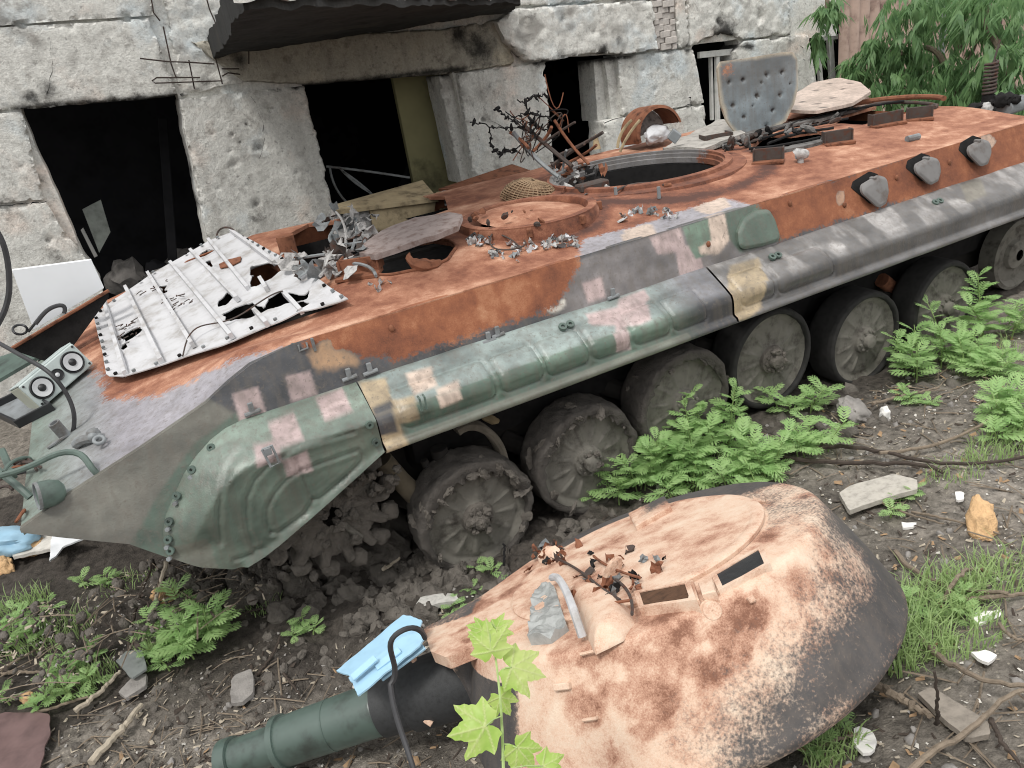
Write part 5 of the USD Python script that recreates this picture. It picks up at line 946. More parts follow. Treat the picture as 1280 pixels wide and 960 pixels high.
# ---- running gear
WX = [1.95, 2.63, 3.297, 3.952, 4.742, 5.502]; WZ = [.244, .304, .41, .468, .344, .344]; WY = -1.376
Ry = np.array([[1, 0, 0], [0, 0, -1], [0, 1, 0]], float)     # local z -> -y (outward)
Ry = np.array([[1, 0, 0], [0, 0, -1.], [0, 1, 0]])
def wheel(i):
    x, z = WX[i], WZ[i]; rot = R_.uniform(0, .5)
    Rz = np.array([[math.cos(rot), -math.sin(rot), 0], [math.sin(rot), math.cos(rot), 0], [0, 0, 1]])
    M = Ry @ Rz; c = np.array([x, WY, z])
    def disc(r, t):
        k = np.cos(12 * t); prof = np.interp(r, [0, .07, .085, .10, .215, .24, .262, .28], [-.012, -.012, -.02, -.026, -.036, -.042, -.03, -.02])
        rib = np.clip((r - .10) / .04, 0, 1) * np.clip((.24 - r) / .03, 0, 1)
        zz = prof + rib * .008 * (np.clip((k - .72) / .22, 0, 1) * 1.0 - .2 * np.clip(.1 - k, 0, 1)) + .006 * (meshkit.fbm(np.c_[r * np.cos(t), r * np.sin(t), t * 0 + i] * 12, 3, i) - .5)
        return np.c_[r * np.cos(t), r * np.sin(t), zz]
    d = obj('road_wheel', place(grid(disc, np.r_[.001, np.linspace(.05, .280, 24)], np.linspace(0, 2 * np.pi, 145)), M, c), MUDW, V, True)
    muddy = [1., .9, .7, .12, .1, .1][i]
    def tyre(t, s):
        P = np.array([(.276, -.03), (.278, -.006), (.284, .003), (.298, .003), (.308, -.006), (.314, -.03), (.315, -.10), (.315, -.19), (.30, -.21), (.2, -.21)])
        dd = np.r_[0, np.cumsum(np.linalg.norm(np.diff(P, axis=0), axis=1))]; r, h = np.interp(s, dd, P[:, 0]), np.interp(s, dd, P[:, 1])
        q = np.c_[np.cos(t) * 5, np.sin(t) * 5, s * 14 + i]
        n_ = meshkit.fbm(q, 4, 3 + i) - .5; up = np.clip(np.sin(t + rot) + .35, 0, 1)
        r = r + (.003 + .034 * muddy) * n_ * np.clip((s - .01) / .03, .15, 1) + .012 * muddy * (meshkit.fbm(q * 4, 3, 5) - .5) + muddy * .014 * up * np.clip((s - .03) / .03, 0, 1)
        h = h + np.clip(.09 - s, 0, .03) / .03 * muddy * (.014 * up + .02 * n_)
        face = np.clip((.032 - s) / .02, 0, 1); lump = np.clip(meshkit.fbm(q * 1.6 + 4, 4, 9) - .36, 0, 1) * 3.2
        r = r - face * muddy * up * (.035 * lump + .004); h = h + face * muddy * up * .02 * lump
        return np.c_[r * np.cos(t), r * np.sin(t), h]
    obj('tyre', place(grid(tyre, np.linspace(0, 2 * np.pi, 150), np.r_[np.linspace(0, .1, 22), np.linspace(.12, .5, 24)]), M, c), RUBBER if muddy > .5 else simple(f'worn_rubber_{i}', srgb(44, 43, 42), .85, .4, 24, .5, .004), d, True)  # clean tyres coloured darker to match the shade under the skirts
    hubm = MUD if i in (0, 3) else MUDW
    obj('hub', place(lathe([(.001, .052), (.03, .05), (.042, .042), (.046, .012), (.068, .008), (.083, .0), (.087, -.02), (.1, -.03)], 36), M, c), hubm, d, 40)
    for k in range(10):
        a = k / 10 * 2 * np.pi; obj('hub_bolt', place(trimesh.creation.cylinder(.0085, .02, sections=6), M, c + M @ np.array([.066 * math.cos(a), .066 * math.sin(a), .012])), hubm, d)
    if i in (0, 1, 3):
        L = [blob(c + M @ np.array([R_.gauss(0, .035), R_.gauss(0, .035), R_.uniform(.01, .05)]), R_.uniform(.012, .026), 700 + i * 30 + k, 1, .6) for k in range([16, 6, 0, 14][i])]
        tag(obj('hub_mud', cat_(L), MUD, d, False), kind='stuff')
    # trailing arm
    obj('trailing_arm', tube([(x - .30, -1.0, z + .10), (x - .25, -1.10, z + .08), (x, -1.12, z), (x, -1.3, z)], [.06, .055, .05, .05], 10), UNDER, V)
for i in range(6): wheel(i)
# mud caked on the first wheels, arms and sprocket
def caked(name, c, n, spread, r0, r1, seed, axis_y):
    L = []
    g = np.random.default_rng(seed)
    for k in range(n): L.append(blob(np.asarray(c) + g.normal(0, 1, 3) * spread, g.uniform(r0, r1), seed * 40 + k, 2, .6, 2.4, (1, .7, .8)))
    m = cat_(L); vv = np.array(m.vertices); m.vertices = vv + .014 * (meshkit.fbm(vv * 40, 3, 3)[:, None] - .5); tag(obj(name, m, MUD, V, 40), kind='stuff')
for i, n in ((0, 34), (1, 26), (2, 10)):
    L = []; g = np.random.default_rng(90 + i)
    for k in range(n):
        a = g.uniform(.1, 3.0) if k % 3 else g.uniform(3.4, 6.0); rr = g.uniform(.255, .318); L.append(blob((WX[i] + rr * math.cos(a), WY - .004 + (g.uniform(-.01, .01) if rr < .3 else g.uniform(0, .16)), WZ[i] + rr * math.sin(a)), g.uniform(.008, .034), 6000 + i * 100 + k, 2, .7, 2.4, (1.5, .5, .9)))
    m = cat_(L); vv = np.array(m.vertices); m.vertices = vv + .012 * (meshkit.fbm(vv * 45, 3, 3)[:, None] - .5); tag(obj('caked_mud', m, MUD, V, 40), kind='stuff')
# the far side's running gear, seen only through the gaps
for i in range(6):
    w = obj('road_wheel', place(lathe([(.001, .02), (.08, .03), (.1, -.02), (.25, -.03), (.27, 0)], 24), np.diag([1, 1, 1]) @ np.array([[1, 0, 0], [0, 0, 1.], [0, -1, 0]]), (WX[i], 1.376, .33)), MUDW, V)
    obj('tyre', place(lathe([(.27, 0), (.31, 0), (.315, -.02), (.315, -.2), (.2, -.21)], 32), np.array([[1, 0, 0], [0, 0, 1.], [0, -1, 0]]), (WX[i], 1.376, .33)), RUBBER, w)
obj('far_fender', box((3.6, 1.36, 1.0), (6.2, .2, .34), cham=.04), GREENM, V)
for x, z in ((2.3, .83), (3.62, .85), (5.1, .85)):
    obj('return_roller', place(lathe([(.001, .01), (.05, .01), (.06, -.01), (.09, -.01), (.095, -.09), (.03, -.1)], 28), Ry, (x, -1.2, z)), UNDER, V, 40)
# shock absorbers, curved casting above the first wheel, and rusty damper
sp = lambda u, v, y=-1.18: onY(u, v, y)
obj('shock_absorber', tube([sp(478, 575), sp(500, 600), sp(522, 622)], [.05, .05, .055], 14), TARP if False else simple('dirty_olive_tube', srgb(96, 88, 74), .8, .4, 14, .4), V)
cp = spline([sp(572, 540, -1.25), sp(590, 533, -1.25), sp(610, 540, -1.25), sp(624, 556, -1.25), sp(632, 580, -1.25)], 18)
obj('bump_stop_arc', cat_([tube(cp + (0, k * .03, 0), .022, 8) for k in range(3)]), simple('dusty_casting', srgb(104, 98, 88), .85, .35, 14, .4), V)
obj('damper_link', tube([sp(548, 560), sp(556, 590)], .045, 12), UNDER, V); obj('damper_link', tube([sp(530, 575), sp(545, 612)], .02, 8), UNDER, V)
obj('damper_link', tube([sp(690, 552, -1.15), sp(655, 590, -1.15)], .05, 12), UNDER, V); obj('sand_patch_fitting', blob(sp(612, 522, -1.05), .05, 5, 2, .3, 2, (1.4, .4, .8)), SAND and simple('sandy_paint', srgb(150, 134, 104), .8), V)
obj('damper', tube([sp(1102, 350, -1.1), sp(1135, 376, -1.1)], .05, 12), RUSTIRON, V)
for k in range(12):
    q = np.array([R_.uniform(1.7, 6.3), -1.02, R_.uniform(.55, .95)]); obj('side_fitting', box(q, (R_.uniform(.05, .2), .06, R_.uniform(.04, .12)), cham=.01), UNDER, V)
# drive sprocket clogged with mud and the rear idler
sc_ = onY(412, 640, -1.22)
def spro(t, s):
    P = np.array([(.05, .05), (.12, .03), (.19, .03), (.235, .02), (.25, -.0), (.25, -.1), (.1, -.1)]); dd = np.r_[0, np.cumsum(np.linalg.norm(np.diff(P, axis=0), axis=1))]
    r, h = np.interp(s * dd[-1], dd, P[:, 0]), np.interp(s * dd[-1], dd, P[:, 1]); k = np.clip((np.cos(13 * t) - .1) / .4, 0, 1)
    q = np.c_[np.cos(t) * 5, np.sin(t) * 5, s * 3]; n_ = meshkit.fbm(q, 4, 3) - .5
    r = r + np.clip((r - .2) / .04, 0, 1) * (.05 * k - .01) + .03 * n_ * (r > .1); h = h + .04 * n_ + .03 * np.clip((r - .2) / .04, 0, 1) * k
    return np.c_[r * np.cos(t), r * np.sin(t), h]
spk = obj('drive_sprocket', place(grid(spro, np.linspace(0, 2 * np.pi, 210), np.linspace(0, 1, 36)), Ry, sc_), MUD, V, True)
caked('caked_mud', sc_ + (.02, -.03, .0), 40, np.array([.13, .03, .13]), .012, .035, 31, 0)
caked('caked_mud', onY(470, 600, -1.3), 14, np.array([.05, .04, .06]), .012, .03, 33, 0)
for k in range(13):
    a = k / 13 * 2 * np.pi + .12; obj('sprocket_tooth', blob(sc_ + np.array([.30 * math.cos(a), -.01, .30 * math.sin(a)]), .05, 800 + k, 2, .45, 1.6, (1, .8, 1)), MUD, spk, True)
for a, b in (((428, 655), (452, 672)),): obj('sprocket_spoke', tube([onY(*a, -1.27), onY(*b, -1.27)], .014, 6), MUDW, spk)
obj('idler_wheel', place(lathe([(.04, .04), (.10, .02), (.11, -.01), (.2, -.015), (.235, .03), (.26, .02), (.26, -.1), (.05, -.1)], 48), Ry, onY(1268, 318, -1.2)), MUDW, V, 40)
# ---- fittings on the nose
gl = lambda u, v, h=0: onT(u, v, h)
spl = lambda L, n=24: spline([gl(u, v, h) for u, v, h in L], n)
for L, r in (([(122, 696 - 560 + 560 - 106, .0)], 0),): pass
hg = [(121, 592, .0), (110, 578, .05), (95, 566, .09), (84, 565, .11), (50, 577, .13), (10, 592, .14), (-40, 606, .14)]
obj('headlamp_guard', tube(spl(hg), .013, 8), GREENM, V)
obj('headlamp_guard', tube(spl([(38, 622, .0), (20, 606, .06), (0, 590, .10), (-10, 580, .12)]), .016, 8), GREENM, V)
obj('headlamp_guard', tube(spl([(5, 590, .12), (20, 575, .10), (32, 572, .06), (38, 576, .0)]), .008, 8), GREENM, V)
obj('headlamp_guard', box((gl(0, 560, .05) + gl(20, 600, .04)) / 2, (.05, .03, .30), frame(gl(20, 610, .04) - gl(-5, 550, .06)), .005), GREENM, V)
q = gl(56, 618, .06)
hl = obj('headlamp', place(lathe(np.array([(.001, -.09), (.03, -.088), (.055, -.07), (.068, -.03), (.07, .02), (.068, .03), (.06, .028), (.001, .02)]) * .8, 28), frame((-.93, -.25, .2)), q), GREENM, V, 40, None, 'dark green capped headlamp')
obj('lamp_rim', place(trimesh.creation.annulus(.050, .056, .012, sections=28), frame((-.93, -.25, .2)), q + np.array([-.93, -.25, .2]) * .025), GREYIRON, hl)
q = gl(80, 548, .0); obj('pipe_stub', place(trimesh.creation.annulus(.018, .026, .10, sections=16), frame((-.25, -.1, 1)), q + (0, 0, .04)), GREYIRON, V)
obj('tow_bracket', cat_([tube(spl([(95, 556, .02), (108, 549, .03), (116, 548, .02)], 8), .022, 8), blob(gl(117, 543, .03), .03, 3, 2, .2), blob(gl(124, 549, .02), .026, 4, 2, .2), blob(gl(116, 546, .05), .02, 6, 2, .2), place(trimesh.creation.torus(.02, .008), frame((.2, -.5, 1)), gl(124, 550, .04))]), GREYIRON, V)
obj('nose_hook', tube(spl([(20, 652, .0), (25, 645, .025), (30, 638, .02), (28, 642, .0)], 10), .007, 6), RUSTIRON, V)
for pl, m in (([(10, 590, .05), (24, 583, .06), (38, 582, .05), (45, 578, .03)], RUSTIRON), ([(18, 580, .03), (32, 574, .05), (46, 588, .03)], DARKIRON), ([(0, 600, .06), (14, 588, .05), (30, 578, .07), (52, 585, .03)], DARKIRON), ([(60, 560, .01), (72, 552, .015), (84, 544, .01)], GREYIRON), ([(-10, 618, .05), (4, 608, .05), (16, 612, .03)], DARKIRON)):
    obj('loose_wire', tube(spl(pl, 14), .007, 6), m, V)
obj('chine_lug', cat_([tube([onS(*p) + (0, -.012, 0) for p in ((372, 430), (374, 438), (384, 434), (382, 427))], .005, 6), box(onS(391, 430) + (0, -.01, 0), (.012, .02, .06))]), GREYIRON, V)
# ------------------------------------------------------------------ the turret lying in the mud
TC = np.array([2.113, -2.751, .338])
_rv = np.array([-.438, -.069, 0]); _th = np.linalg.norm(_rv); TR = trimesh.transformations.rotation_matrix(_th, _rv / _th)[:3, :3]
TU = thing('blown_off_turret', 'blown-off conical turret burnt peach and black, lying tilted in the foreground', 'turret', tuple(TC))
def tw(P): return np.asarray(P, float) @ TR.T + TC
def tl(u, v, h): 
    n = TR[:, 2]; return TR.T @ (at(u, v, n, n @ (TC + h * n)) - TC)
HT = .372
def onCone(u, v):
    l0 = TR.T @ (CAM - TC); d = TR.T @ ray(u, v); t = np.linspace(.5, 5, 6000); X = l0 + t[:, None] * d
    r = np.interp(X[:, 2], [0, .345, .372, .3721], [.783, .662, .64, 0]) ; s = np.hypot(X[:, 0], X[:, 1]) - r; ok = (s < 0) & (X[:, 2] < .3721); return X[int(np.argmax(ok))]
TSP = [(tw(onCone(u, v)), r, k) for u, v, r, k in ((818, 862, .11, -.30), (835, 835, .06, -.26), (905, 790, .10, -.22), (925, 805, .08, -.24), (855, 775, .07, -.2), (780, 795, .08, -.26), (730, 812, .08, -.28), (700, 815, .06, -.2), (890, 830, .07, -.14), (770, 805, .07, -.3), (1000, 735, .10, -.12), (940, 770, .07, -.2))] + [(tw(tl(u, v, HT)), r, k) for u, v, r, k in ((600, 762, .10, -.2), (640, 745, .08, -.14), (760, 690, .12, -.16), (720, 690, .08, -.16), (800, 665, .09, -.1), (760, 720, .06, -.2))]
CH = Polygon([(math.atan2(q[1], q[0]), q[2] * 2.2) for q in (onCone(*p) for p in ((1016, 630), (1040, 690), (1056, 745), (1034, 800), (990, 850), (962, 890), (940, 930), (936, 954)))] + [(-1.2, -.14), (2.6, -.14), (2.6, .84), (.3, .84)]).buffer(0)
def tpaint(v, n):
    l = (v - TC) @ TR; az = np.degrees(np.arctan2(l[:, 1], l[:, 0])); r = np.hypot(l[:, 0], l[:, 1]); h = l[:, 2]
    nn = meshkit.fbm(l * 5, 4, 3) - .5
    a = np.where(az < -150, az + 360, az)
    ca, cb = np.radians(a), h * 2.2; dd_ = shapely.distance(CH.boundary, shapely.points(ca, cb)); sd_ = np.where(shapely.contains_xy(CH, ca, cb), dd_, -dd_); s = np.clip(.64 + sd_ / .75 + nn * 1.0, -.2, 1.5) * (a < 150)
    topf = (h > HT - .02) & (r < .66)
    s = np.where(topf, np.clip((l[:, 1] * .6 + l[:, 0] * .6 - .22) / .14 + nn * 1.1, -.5, 1.5), s)
    s = np.where(topf, np.maximum(s, np.clip((l[:, 0] - .08) / .36, 0, 1) * .62 + nn * .7), s)
    dh = np.hypot(l[:, 0], l[:, 1] - .01); s = np.where(topf & (dh < .48), np.clip((l[:, 1] * .5 + l[:, 0] * .7 - .42) / .1 + nn * .6, -1, 1), s)
    # sooted gun side
    g = (np.abs(np.hypot(l[:, 0] + .62, l[:, 1] - .0) ) < .26) & (h < .30); s = np.where(g, np.maximum(s, np.clip((.27 - np.hypot(l[:, 0] + .66, l[:, 1] + .02)) / .06 + nn, -1, 1.4)), s)
    fb1 = meshkit.fbm(v * 13, 5, 5); tone = .20 * (meshkit.fbm(l * 3.2, 4, 9) - .5) - .16 * np.clip((meshkit.fbm(l * 9, 4, 19) - .60) * 9, 0, 1)
    for q, r_, k_ in TSP: tone = np.minimum(tone, tone * .3 + k_ * np.clip((np.exp(-((v - q) ** 2).sum(1) / (r_ * .72) ** 2) + 1.9 * (fb1 - .5)) * 2.4 - .9, 0, 1))
    col = np.tile(np.array(srgb(64, 62, 62)), (len(v), 1)); k = np.clip(nn * 3 + .2, 0, 1)[:, None]; col = col * (1 - k * .5) + np.array(srgb(96, 92, 90)) * k * .5
    return {'paint': col, 'rust': np.clip(1.05 - .95 * np.clip(s, 0, 1.4), -.3, 1.05), 'tone': np.maximum(tone, -.12)}
prof = np.array([(.70, -.06), (.765, -.035), (.785, -.012), (.788, .0), (.783, .012), (.660, .345), (.652, .362), (.640, .372), (.60, .375), (.3, .380), (.001, .380)])
pd = np.r_[0, np.cumsum(np.linalg.norm(np.diff(prof, axis=0), axis=1))]
def tbody(t, s):
    r, h = np.interp(s, pd, prof[:, 0]), np.interp(s, pd, prof[:, 1])
    d = .010 * (meshkit.fbm(np.c_[r * np.cos(t) * 3, r * np.sin(t) * 3, h * 3], 3, 4) - .5)
    r = r + d + .012 * np.exp(-((h - .2) / .14) ** 2) * (h > .01)
    return np.c_[r * np.cos(t), r * np.sin(t), h + d * .5]
tb = grid(tbody, np.linspace(0, 2 * np.pi, 300), np.r_[np.linspace(0, pd[4], 10)[:-1], np.linspace(pd[4], pd[7], 40), np.linspace(pd[7], pd[-1], 34)[1:]])
tb.vertices = tw(tb.vertices); obj('turret_shell', tb, TUR, TU, 40, tpaint)
obj('turret_underside', tm(np.vstack([tw(lathe([(.72, -.055), (.001, -.055)], 60).vertices)]), lathe([(.72, -.055), (.001, -.055)], 60).faces[:, ::-1]), UNDER, TU, False)
# round gunner's hatch, flush
hm = lathe([(.478, .002), (.480, .014), (.470, .020), (.445, .022), (.43, .018), (.2, .024), (.001, .028)], 90); hm = hm.subdivide(); v = np.array(hm.vertices); v[:, 2] += .006 * (meshkit.fbm(v * 8, 3, 3) - .5); hm.vertices = tw(v + (.0, .01, HT + .004)); obj('gunner_hatch', hm, TUR, TU, 40, tpaint)
def tbox(px, h0, h1, name, m, cham=.006, prim=tpaint, shrink=1.0, label=None, sm=30):
    b = np.array([tl(*p, h1) for p in px]); c = b.mean(0); lo = c + (b - c) * 1.0; lo[:, 2] = h0
    ins = c + (b - c) * (1 - cham / .05); ins[:, 2] = h1 ; b2 = b.copy(); b2[:, 2] = h1 - cham
    return obj(name, trimesh.convex.convex_hull(tw(np.vstack([lo, b2, ins]))), m, TU, sm, prim if m is TUR else None, label)
# roof of the gun embrasure (flat plate) and the block under it
plate = [(531, 789), (548, 781), (603, 748), (668, 702), (700, 706), (722, 748), (642, 793), (560, 826), (540, 818)]
P_ = Polygon([tuple(tl(*p, HT)[:2]) for p in plate]).buffer(-.02).buffer(.02)
def tface(P, h): return tw(np.c_[P, np.full(len(P), h) + .006 * (meshkit.fbm(np.c_[P * 7, P[:, 0] * 0], 3, 3) - .5)])
obj('gun_cover', slab(P_, .02, lambda P: tface(P, HT + .012), lambda P: tface(P, HT - .03)), TUR, TU, 30, tpaint)
blk = np.array([tl(*p, HT - .03) for p in plate]); cb = blk.mean(0); up_ = cb + (blk - cb) * .9; up_[:, 2] = HT - .028; lo_ = cb + (blk - cb) * .88; lo_[:, 2] = .02
bm = trimesh.convex.convex_hull(np.vstack([up_, lo_])).subdivide().subdivide(); bm.vertices = tw(bm.vertices); obj('gun_embrasure', bm, TUR, TU, 30, tpaint)
# gun: sleeve, collar, muzzle ring
g0_, g1_ = np.array([-.55, .235, .19]), np.array([-1.66, .84, .205]); gd = (g1_ - g0_) / np.linalg.norm(g1_ - g0_)
def gseg(a, b, ra, rb, name, m, par=TU): 
    A, B = tw(g0_ + gd * a), tw(g0_ + gd * b); return obj(name, tube([A, A + (B - A) * .02, B - (B - A) * .02, B], [ra * .95, ra, rb, rb * .95], 36), m, par, 40)
gseg(.0, .38, .135, .125, 'gun_mantlet', SOOTG); gb = gseg(.36, .50, .112, .108, 'gun_collar', SOOTG); gs = gseg(.50, .93, .098, .092, 'gun_sleeve', GUNG)
gseg(.905, .93, .102, .102, 'sleeve_band', GUNG, gs); gseg(.93, 1.12, .074, .072, 'gun_barrel', GUNG); gseg(1.12, 1.17, .084, .084, 'muzzle_ring', GUNG); gseg(.70, .706, .0975, .0965, 'sleeve_band', GUNG, gs)
L = [tl(u, v, h) for u, v, h in ((500, 812, .33), (512, 818, .33), (519, 835, .30), (514, 860, .24), (520, 885, .18), (540, 905, .12))]
obj('mantlet_lip', tube(tw(spline(L, 16)), [.012] * 16, 8), TUR, TU, 40, {'paint': CHAR, 'rust': .9})
L = [tl(u, v, h) for u, v, h in ((492, 818, .3), (500, 850, .25), (510, 880, .2))]
# sight hood with its bright rim, crumpled glass beside it
hood = Polygon([tuple(tl(*p, HT + .05)[:2]) for p in ((704, 732), (728, 719), (752, 723), (778, 738), (786, 760), (770, 780), (735, 797))])
obj('sight_hood', slab(hood, .012, lambda P: tface(P, HT + .055) - TR[:, 2] * (.05 * np.clip(1 - shapely.distance(hood.boundary, shapely.points(P[:, 0], P[:, 1])) / .05, 0, 1) ** 2)[:, None], lambda P: tface(P, HT - .004)), TUR, TU, 40, {'paint': PINK, 'rust': .95})
obj('sight_rim', tube(tw(spline([tl(u, v, HT + h) for u, v, h in ((690, 722, .06), (703, 730, .085), (713, 752, .08), (722, 778, .06), (728, 796, .02))], 18)), .013, 8), ALU, TU, 40)
gp_ = Polygon([tuple(tl(*p, HT)[:2]) for p in ((670, 755), (685, 738), (698, 745), (712, 790), (690, 806), (664, 808))])
obj('cracked_glass_block', slab(gp_, .014, lambda P: tface(P, HT + .03) + TR[:, 2] * (.05 * (meshkit.fbm(np.c_[P * 22, P[:, 0] * 0], 2, 7) - .5))[:, None], lambda P: tface(P, HT)), GLASSY, TU, False)
# periscope wells
def well(px, name, fh, inner):
    o = Polygon([tuple(tl(*p, HT + fh)[:2]) for p in px]); i_ = o.buffer(-.004, join_style=2)
    fr_ = o.buffer(.012, join_style=2).difference(i_)
    a = obj(name, slab(fr_, .02, lambda P: tface(P, HT + fh), lambda P: tface(P, HT - .03)), TUR, TU, 30, {'paint': CHAR, 'rust': .85})
    obj('well_inside', slab(i_, .03, lambda P: tface(P, HT + fh - .003), lambda P: tface(P, HT - .03)), inner, a)
well([(797, 739), (857, 728), (864, 748), (803, 757)], 'periscope_well', .032, simple('rusty_well', srgb(84, 60, 44), .9, .5, 30, .5))
well([(894, 717), (949, 685), (957, 704), (902, 734)], 'periscope_well', .016, simple('dark_well_glass', srgb(40, 42, 44), .4, .5, 50, .2))
tbox([(858, 726), (866, 724), (873, 748), (866, 751)], HT - .02, HT + .022, 'periscope_post', TUR, .004); tbox([(872, 728), (890, 722), (894, 738), (877, 742)], HT - .02, HT + .03, 'periscope_post', TUR, .004)
tbox([(785, 641), (830, 619), (838, 632), (794, 657)], HT, HT + .05, 'rear_stowage_block', TUR, .004)
tbox([(940, 618), (955, 617), (957, 626), (942, 627)], HT, HT + .015, 'top_lug', TUR, .003)
q = onCone(890, 764); nrm = np.array([q[0], q[1], .28]); nrm /= np.linalg.norm(nrm)
obj('capped_plug', place(lathe([(.001, .010), (.024, .010), (.028, .006), (.030, -.004), (.034, -.006)], 24), TR @ frame(nrm), tw(q)), TUR, TU, 40, {'paint': CHAR, 'rust': .9})
for (u, v), s in (((706, 857), (.055, .02, .03)), ((937, 750), (.02, .02, .02))):
    q = onCone(u, v); nrm = np.array([q[0], q[1], .28]); nrm /= np.linalg.norm(nrm); R = TR @ frame(nrm, (0, 0, 1))
    obj('flank_lug', place(trimesh.util.concatenate([box((0, 0, .008), s, cham=.003)]), R @ np.array([[0, 1, 0], [-1, 0, 0], [0, 0, 1.]]).T, tw(q)), TUR, TU, 30, {'paint': CHAR, 'rust': .9})
for (u, v) in ((741, 897), (738, 815)):
    q = onCone(u, v); nrm = np.array([q[0], q[1], .28]); nrm /= np.linalg.norm(nrm); e1 = np.cross([0, 0, 1], nrm); e1 /= np.linalg.norm(e1)
    obj('lifting_loop', tube(tw(np.array([q - e1 * .02, q - e1 * .02 + nrm * .022, q + e1 * .02 + nrm * .022, q + e1 * .02])), .005, 6), TUR, TU, 40, {'paint': CHAR, 'rust': .9})
L = [onCone(*p) + np.array([0, 0, .004]) for p in ((878, 752), (905, 790), (935, 835), (970, 890))]
obj('weld_seam', tube(tw(spline(L, 20)), .004, 6), TUR, TU, 40, {'paint': CHAR, 'rust': .8})
# wreckage lying on the turret roof
for k in range(60):
    u, v = R_.gauss(772, 30), R_.gauss(712, 16)
    if k > 30: u, v = R_.gauss(680, 14), R_.gauss(690, 8)
    q = tl(u, v, HT + .03 + R_.uniform(0, .015))
    if np.hypot(q[0], q[1]) > .64: continue
    obj('burnt_scrap', scrap(tw(q), R_.uniform(.010, .034), 900 + k), R_.choice([RUSTIRON, RUSTIRON, DARKIRON, GREYIRON, BLACK]), TU, False)
for pl in ([(742, 695), (765, 710), (800, 722)], [(757, 755), (790, 750)], [(770, 725), (785, 740), (790, 768)], [(700, 700), (722, 712), (745, 730)], [(735, 722), (752, 735), (775, 750)]):
    obj('burnt_rod', tube(tw(spline([tl(u, v, HT + .045) for u, v in pl], 10)), .005, 6), R_.choice([DARKIRON, RUSTIRON]), TU)
obj('rust_flake', blob(tw(tl(725, 685, HT + .02)), .03, 951, 2, .5, 2, (1.5, .5, .25)), RUSTIRON, TU, False); obj('rust_flake', blob(tw(tl(765, 718, HT + .035)), .045, 952, 2, .5, 2, (1.2, 1, .25)), TUR, TU, False, {'paint': CHAR, 'rust': .8})
obj('scorched_flap', blob(tw(tl(688, 698, HT + .03)), .05, 953, 2, .35, 2, (1.4, 1, .3)), TUR, TU, 40, {'paint': CHAR, 'rust': 1.})

# ------------------------------------------------------------------ loudspeaker, board and cables on the nose
SB = thing('centre_speaker', 'pale grey loudspeaker box with two woofers lying on the hull nose', 'loudspeaker', tuple(onT(80, 490)))
bl, br = onT(52, 510, .02), onT(116, 455, .03); ex = (br - bl) / np.linalg.norm(br - bl)
LW = np.linalg.norm(br - bl); upv = np.array([-.16, .26, .95]); upv -= ex * (upv @ ex); upv /= np.linalg.norm(upv); nrm = np.cross(ex, upv); nrm = -nrm if nrm @ (CAM - bl) < 0 else nrm
SH, SDp = LW * .43, LW * .46
def spk3(a, b, c): return bl + ex * a * LW + upv * b * SH - nrm * c * SDp
Rs = np.stack([ex, upv, nrm], 1)
cc = spk3(.5, .5, .5); obj('cabinet', box(cc - nrm * .008, (LW, SH, SDp - .018), Rs, .006), BEIGEP, SB, 25)
fp = obj('front_panel', box(spk3(.5, .5, 0) , (LW * 1.005, SH * 1.01, .02), Rs, .006), GREYP, SB, 25)
obj('cabinet_top', box(spk3(.5, 1.0, .5) + upv * .004, (LW, .008, SDp), Rs, .002), GREYP, SB, 25)
for a, r in ((.21, .40), (.79, .40), (.5, .22)):
    c = spk3(a, .5, 0) + nrm * .010; r = r * SH
    w = obj('woofer' if r > .05 else 'tweeter', place(lathe([(r, 0), (r, .006), (r * .93, .009), (r * .80, .004), (r * .78, .002)], 40), Rs, c), BLKP, fp, 40)
    if r > .05:
        wc = place(lathe([(r * .80, .004), (r * .62, .001), (r * .40, -.001), (r * .34, -.002)], 40), Rs, c + nrm * .007); obj('woofer_cone', wc, SILVER, fp, 40); obj('dust_cap', place(lathe([(r * .34, -.002), (r * .24, .006), (.001, .010)], 28), Rs, c + nrm * .006), BLKP, fp, 40)
    else:
        obj('dust_cap', place(lathe([(r * .35, .005), (r * .2, .009), (.001, .010)], 20), Rs, c), SILVER, fp, 40); obj('tweeter_plate', place(lathe([(r * .8, .004), (.001, .0045)], 24), Rs, c), BLKP, fp, 40)
for a, b in ((.04, .1), (.96, .1), (.04, .9), (.96, .9)): obj('screw', place(trimesh.creation.cylinder(.006, .006, sections=10), Rs, spk3(a, b, 0) + nrm * .011), BLKP, fp)
TY = thing('drawer_tray', 'dark grey metal tray frame under the loudspeaker', 'tray', tuple(onT(25, 520)))
tp = [onT(u, v, h) for u, v, h in ((-16, 512, .03), (22, 530, .025), (64, 508, .025), (30, 490, .03))]
for a, b in zip(tp, tp[1:] + tp[:1]): obj('tray_rim', box((a + b) / 2, (.012, .05, np.linalg.norm(b - a) + .01), frame(b - a, (1, 0, .2) if abs((b - a)[0]) < abs((b - a)[1]) else (0, 1, .2)), .002), simple('tray_paint', srgb(74, 78, 90), .5) if False else BLKP, TY)
obj('tray_bottom', tm(np.array(tp) + (0, 0, -.015), [(0, 1, 2), (0, 2, 3)]), GREYIRON, TY, False)
bq = [onY(u, v, .62) for u, v in ((15, 338), (114, 325), (130, 360), (42, 412))]; n = np.array([0, .02, .004])
WB = obj('white_board', trimesh.convex.convex_hull(np.vstack([bq, np.array(bq) + n])), WHITEP, None, False); tag(WB, 'clean white laminated board propped on the hull nose', 'board')
bq = [onY(u, v, .5) for u, v in ((14, 437), (136, 364), (136, 372), (110, 402), (92, 414), (92, 432), (58, 452))]
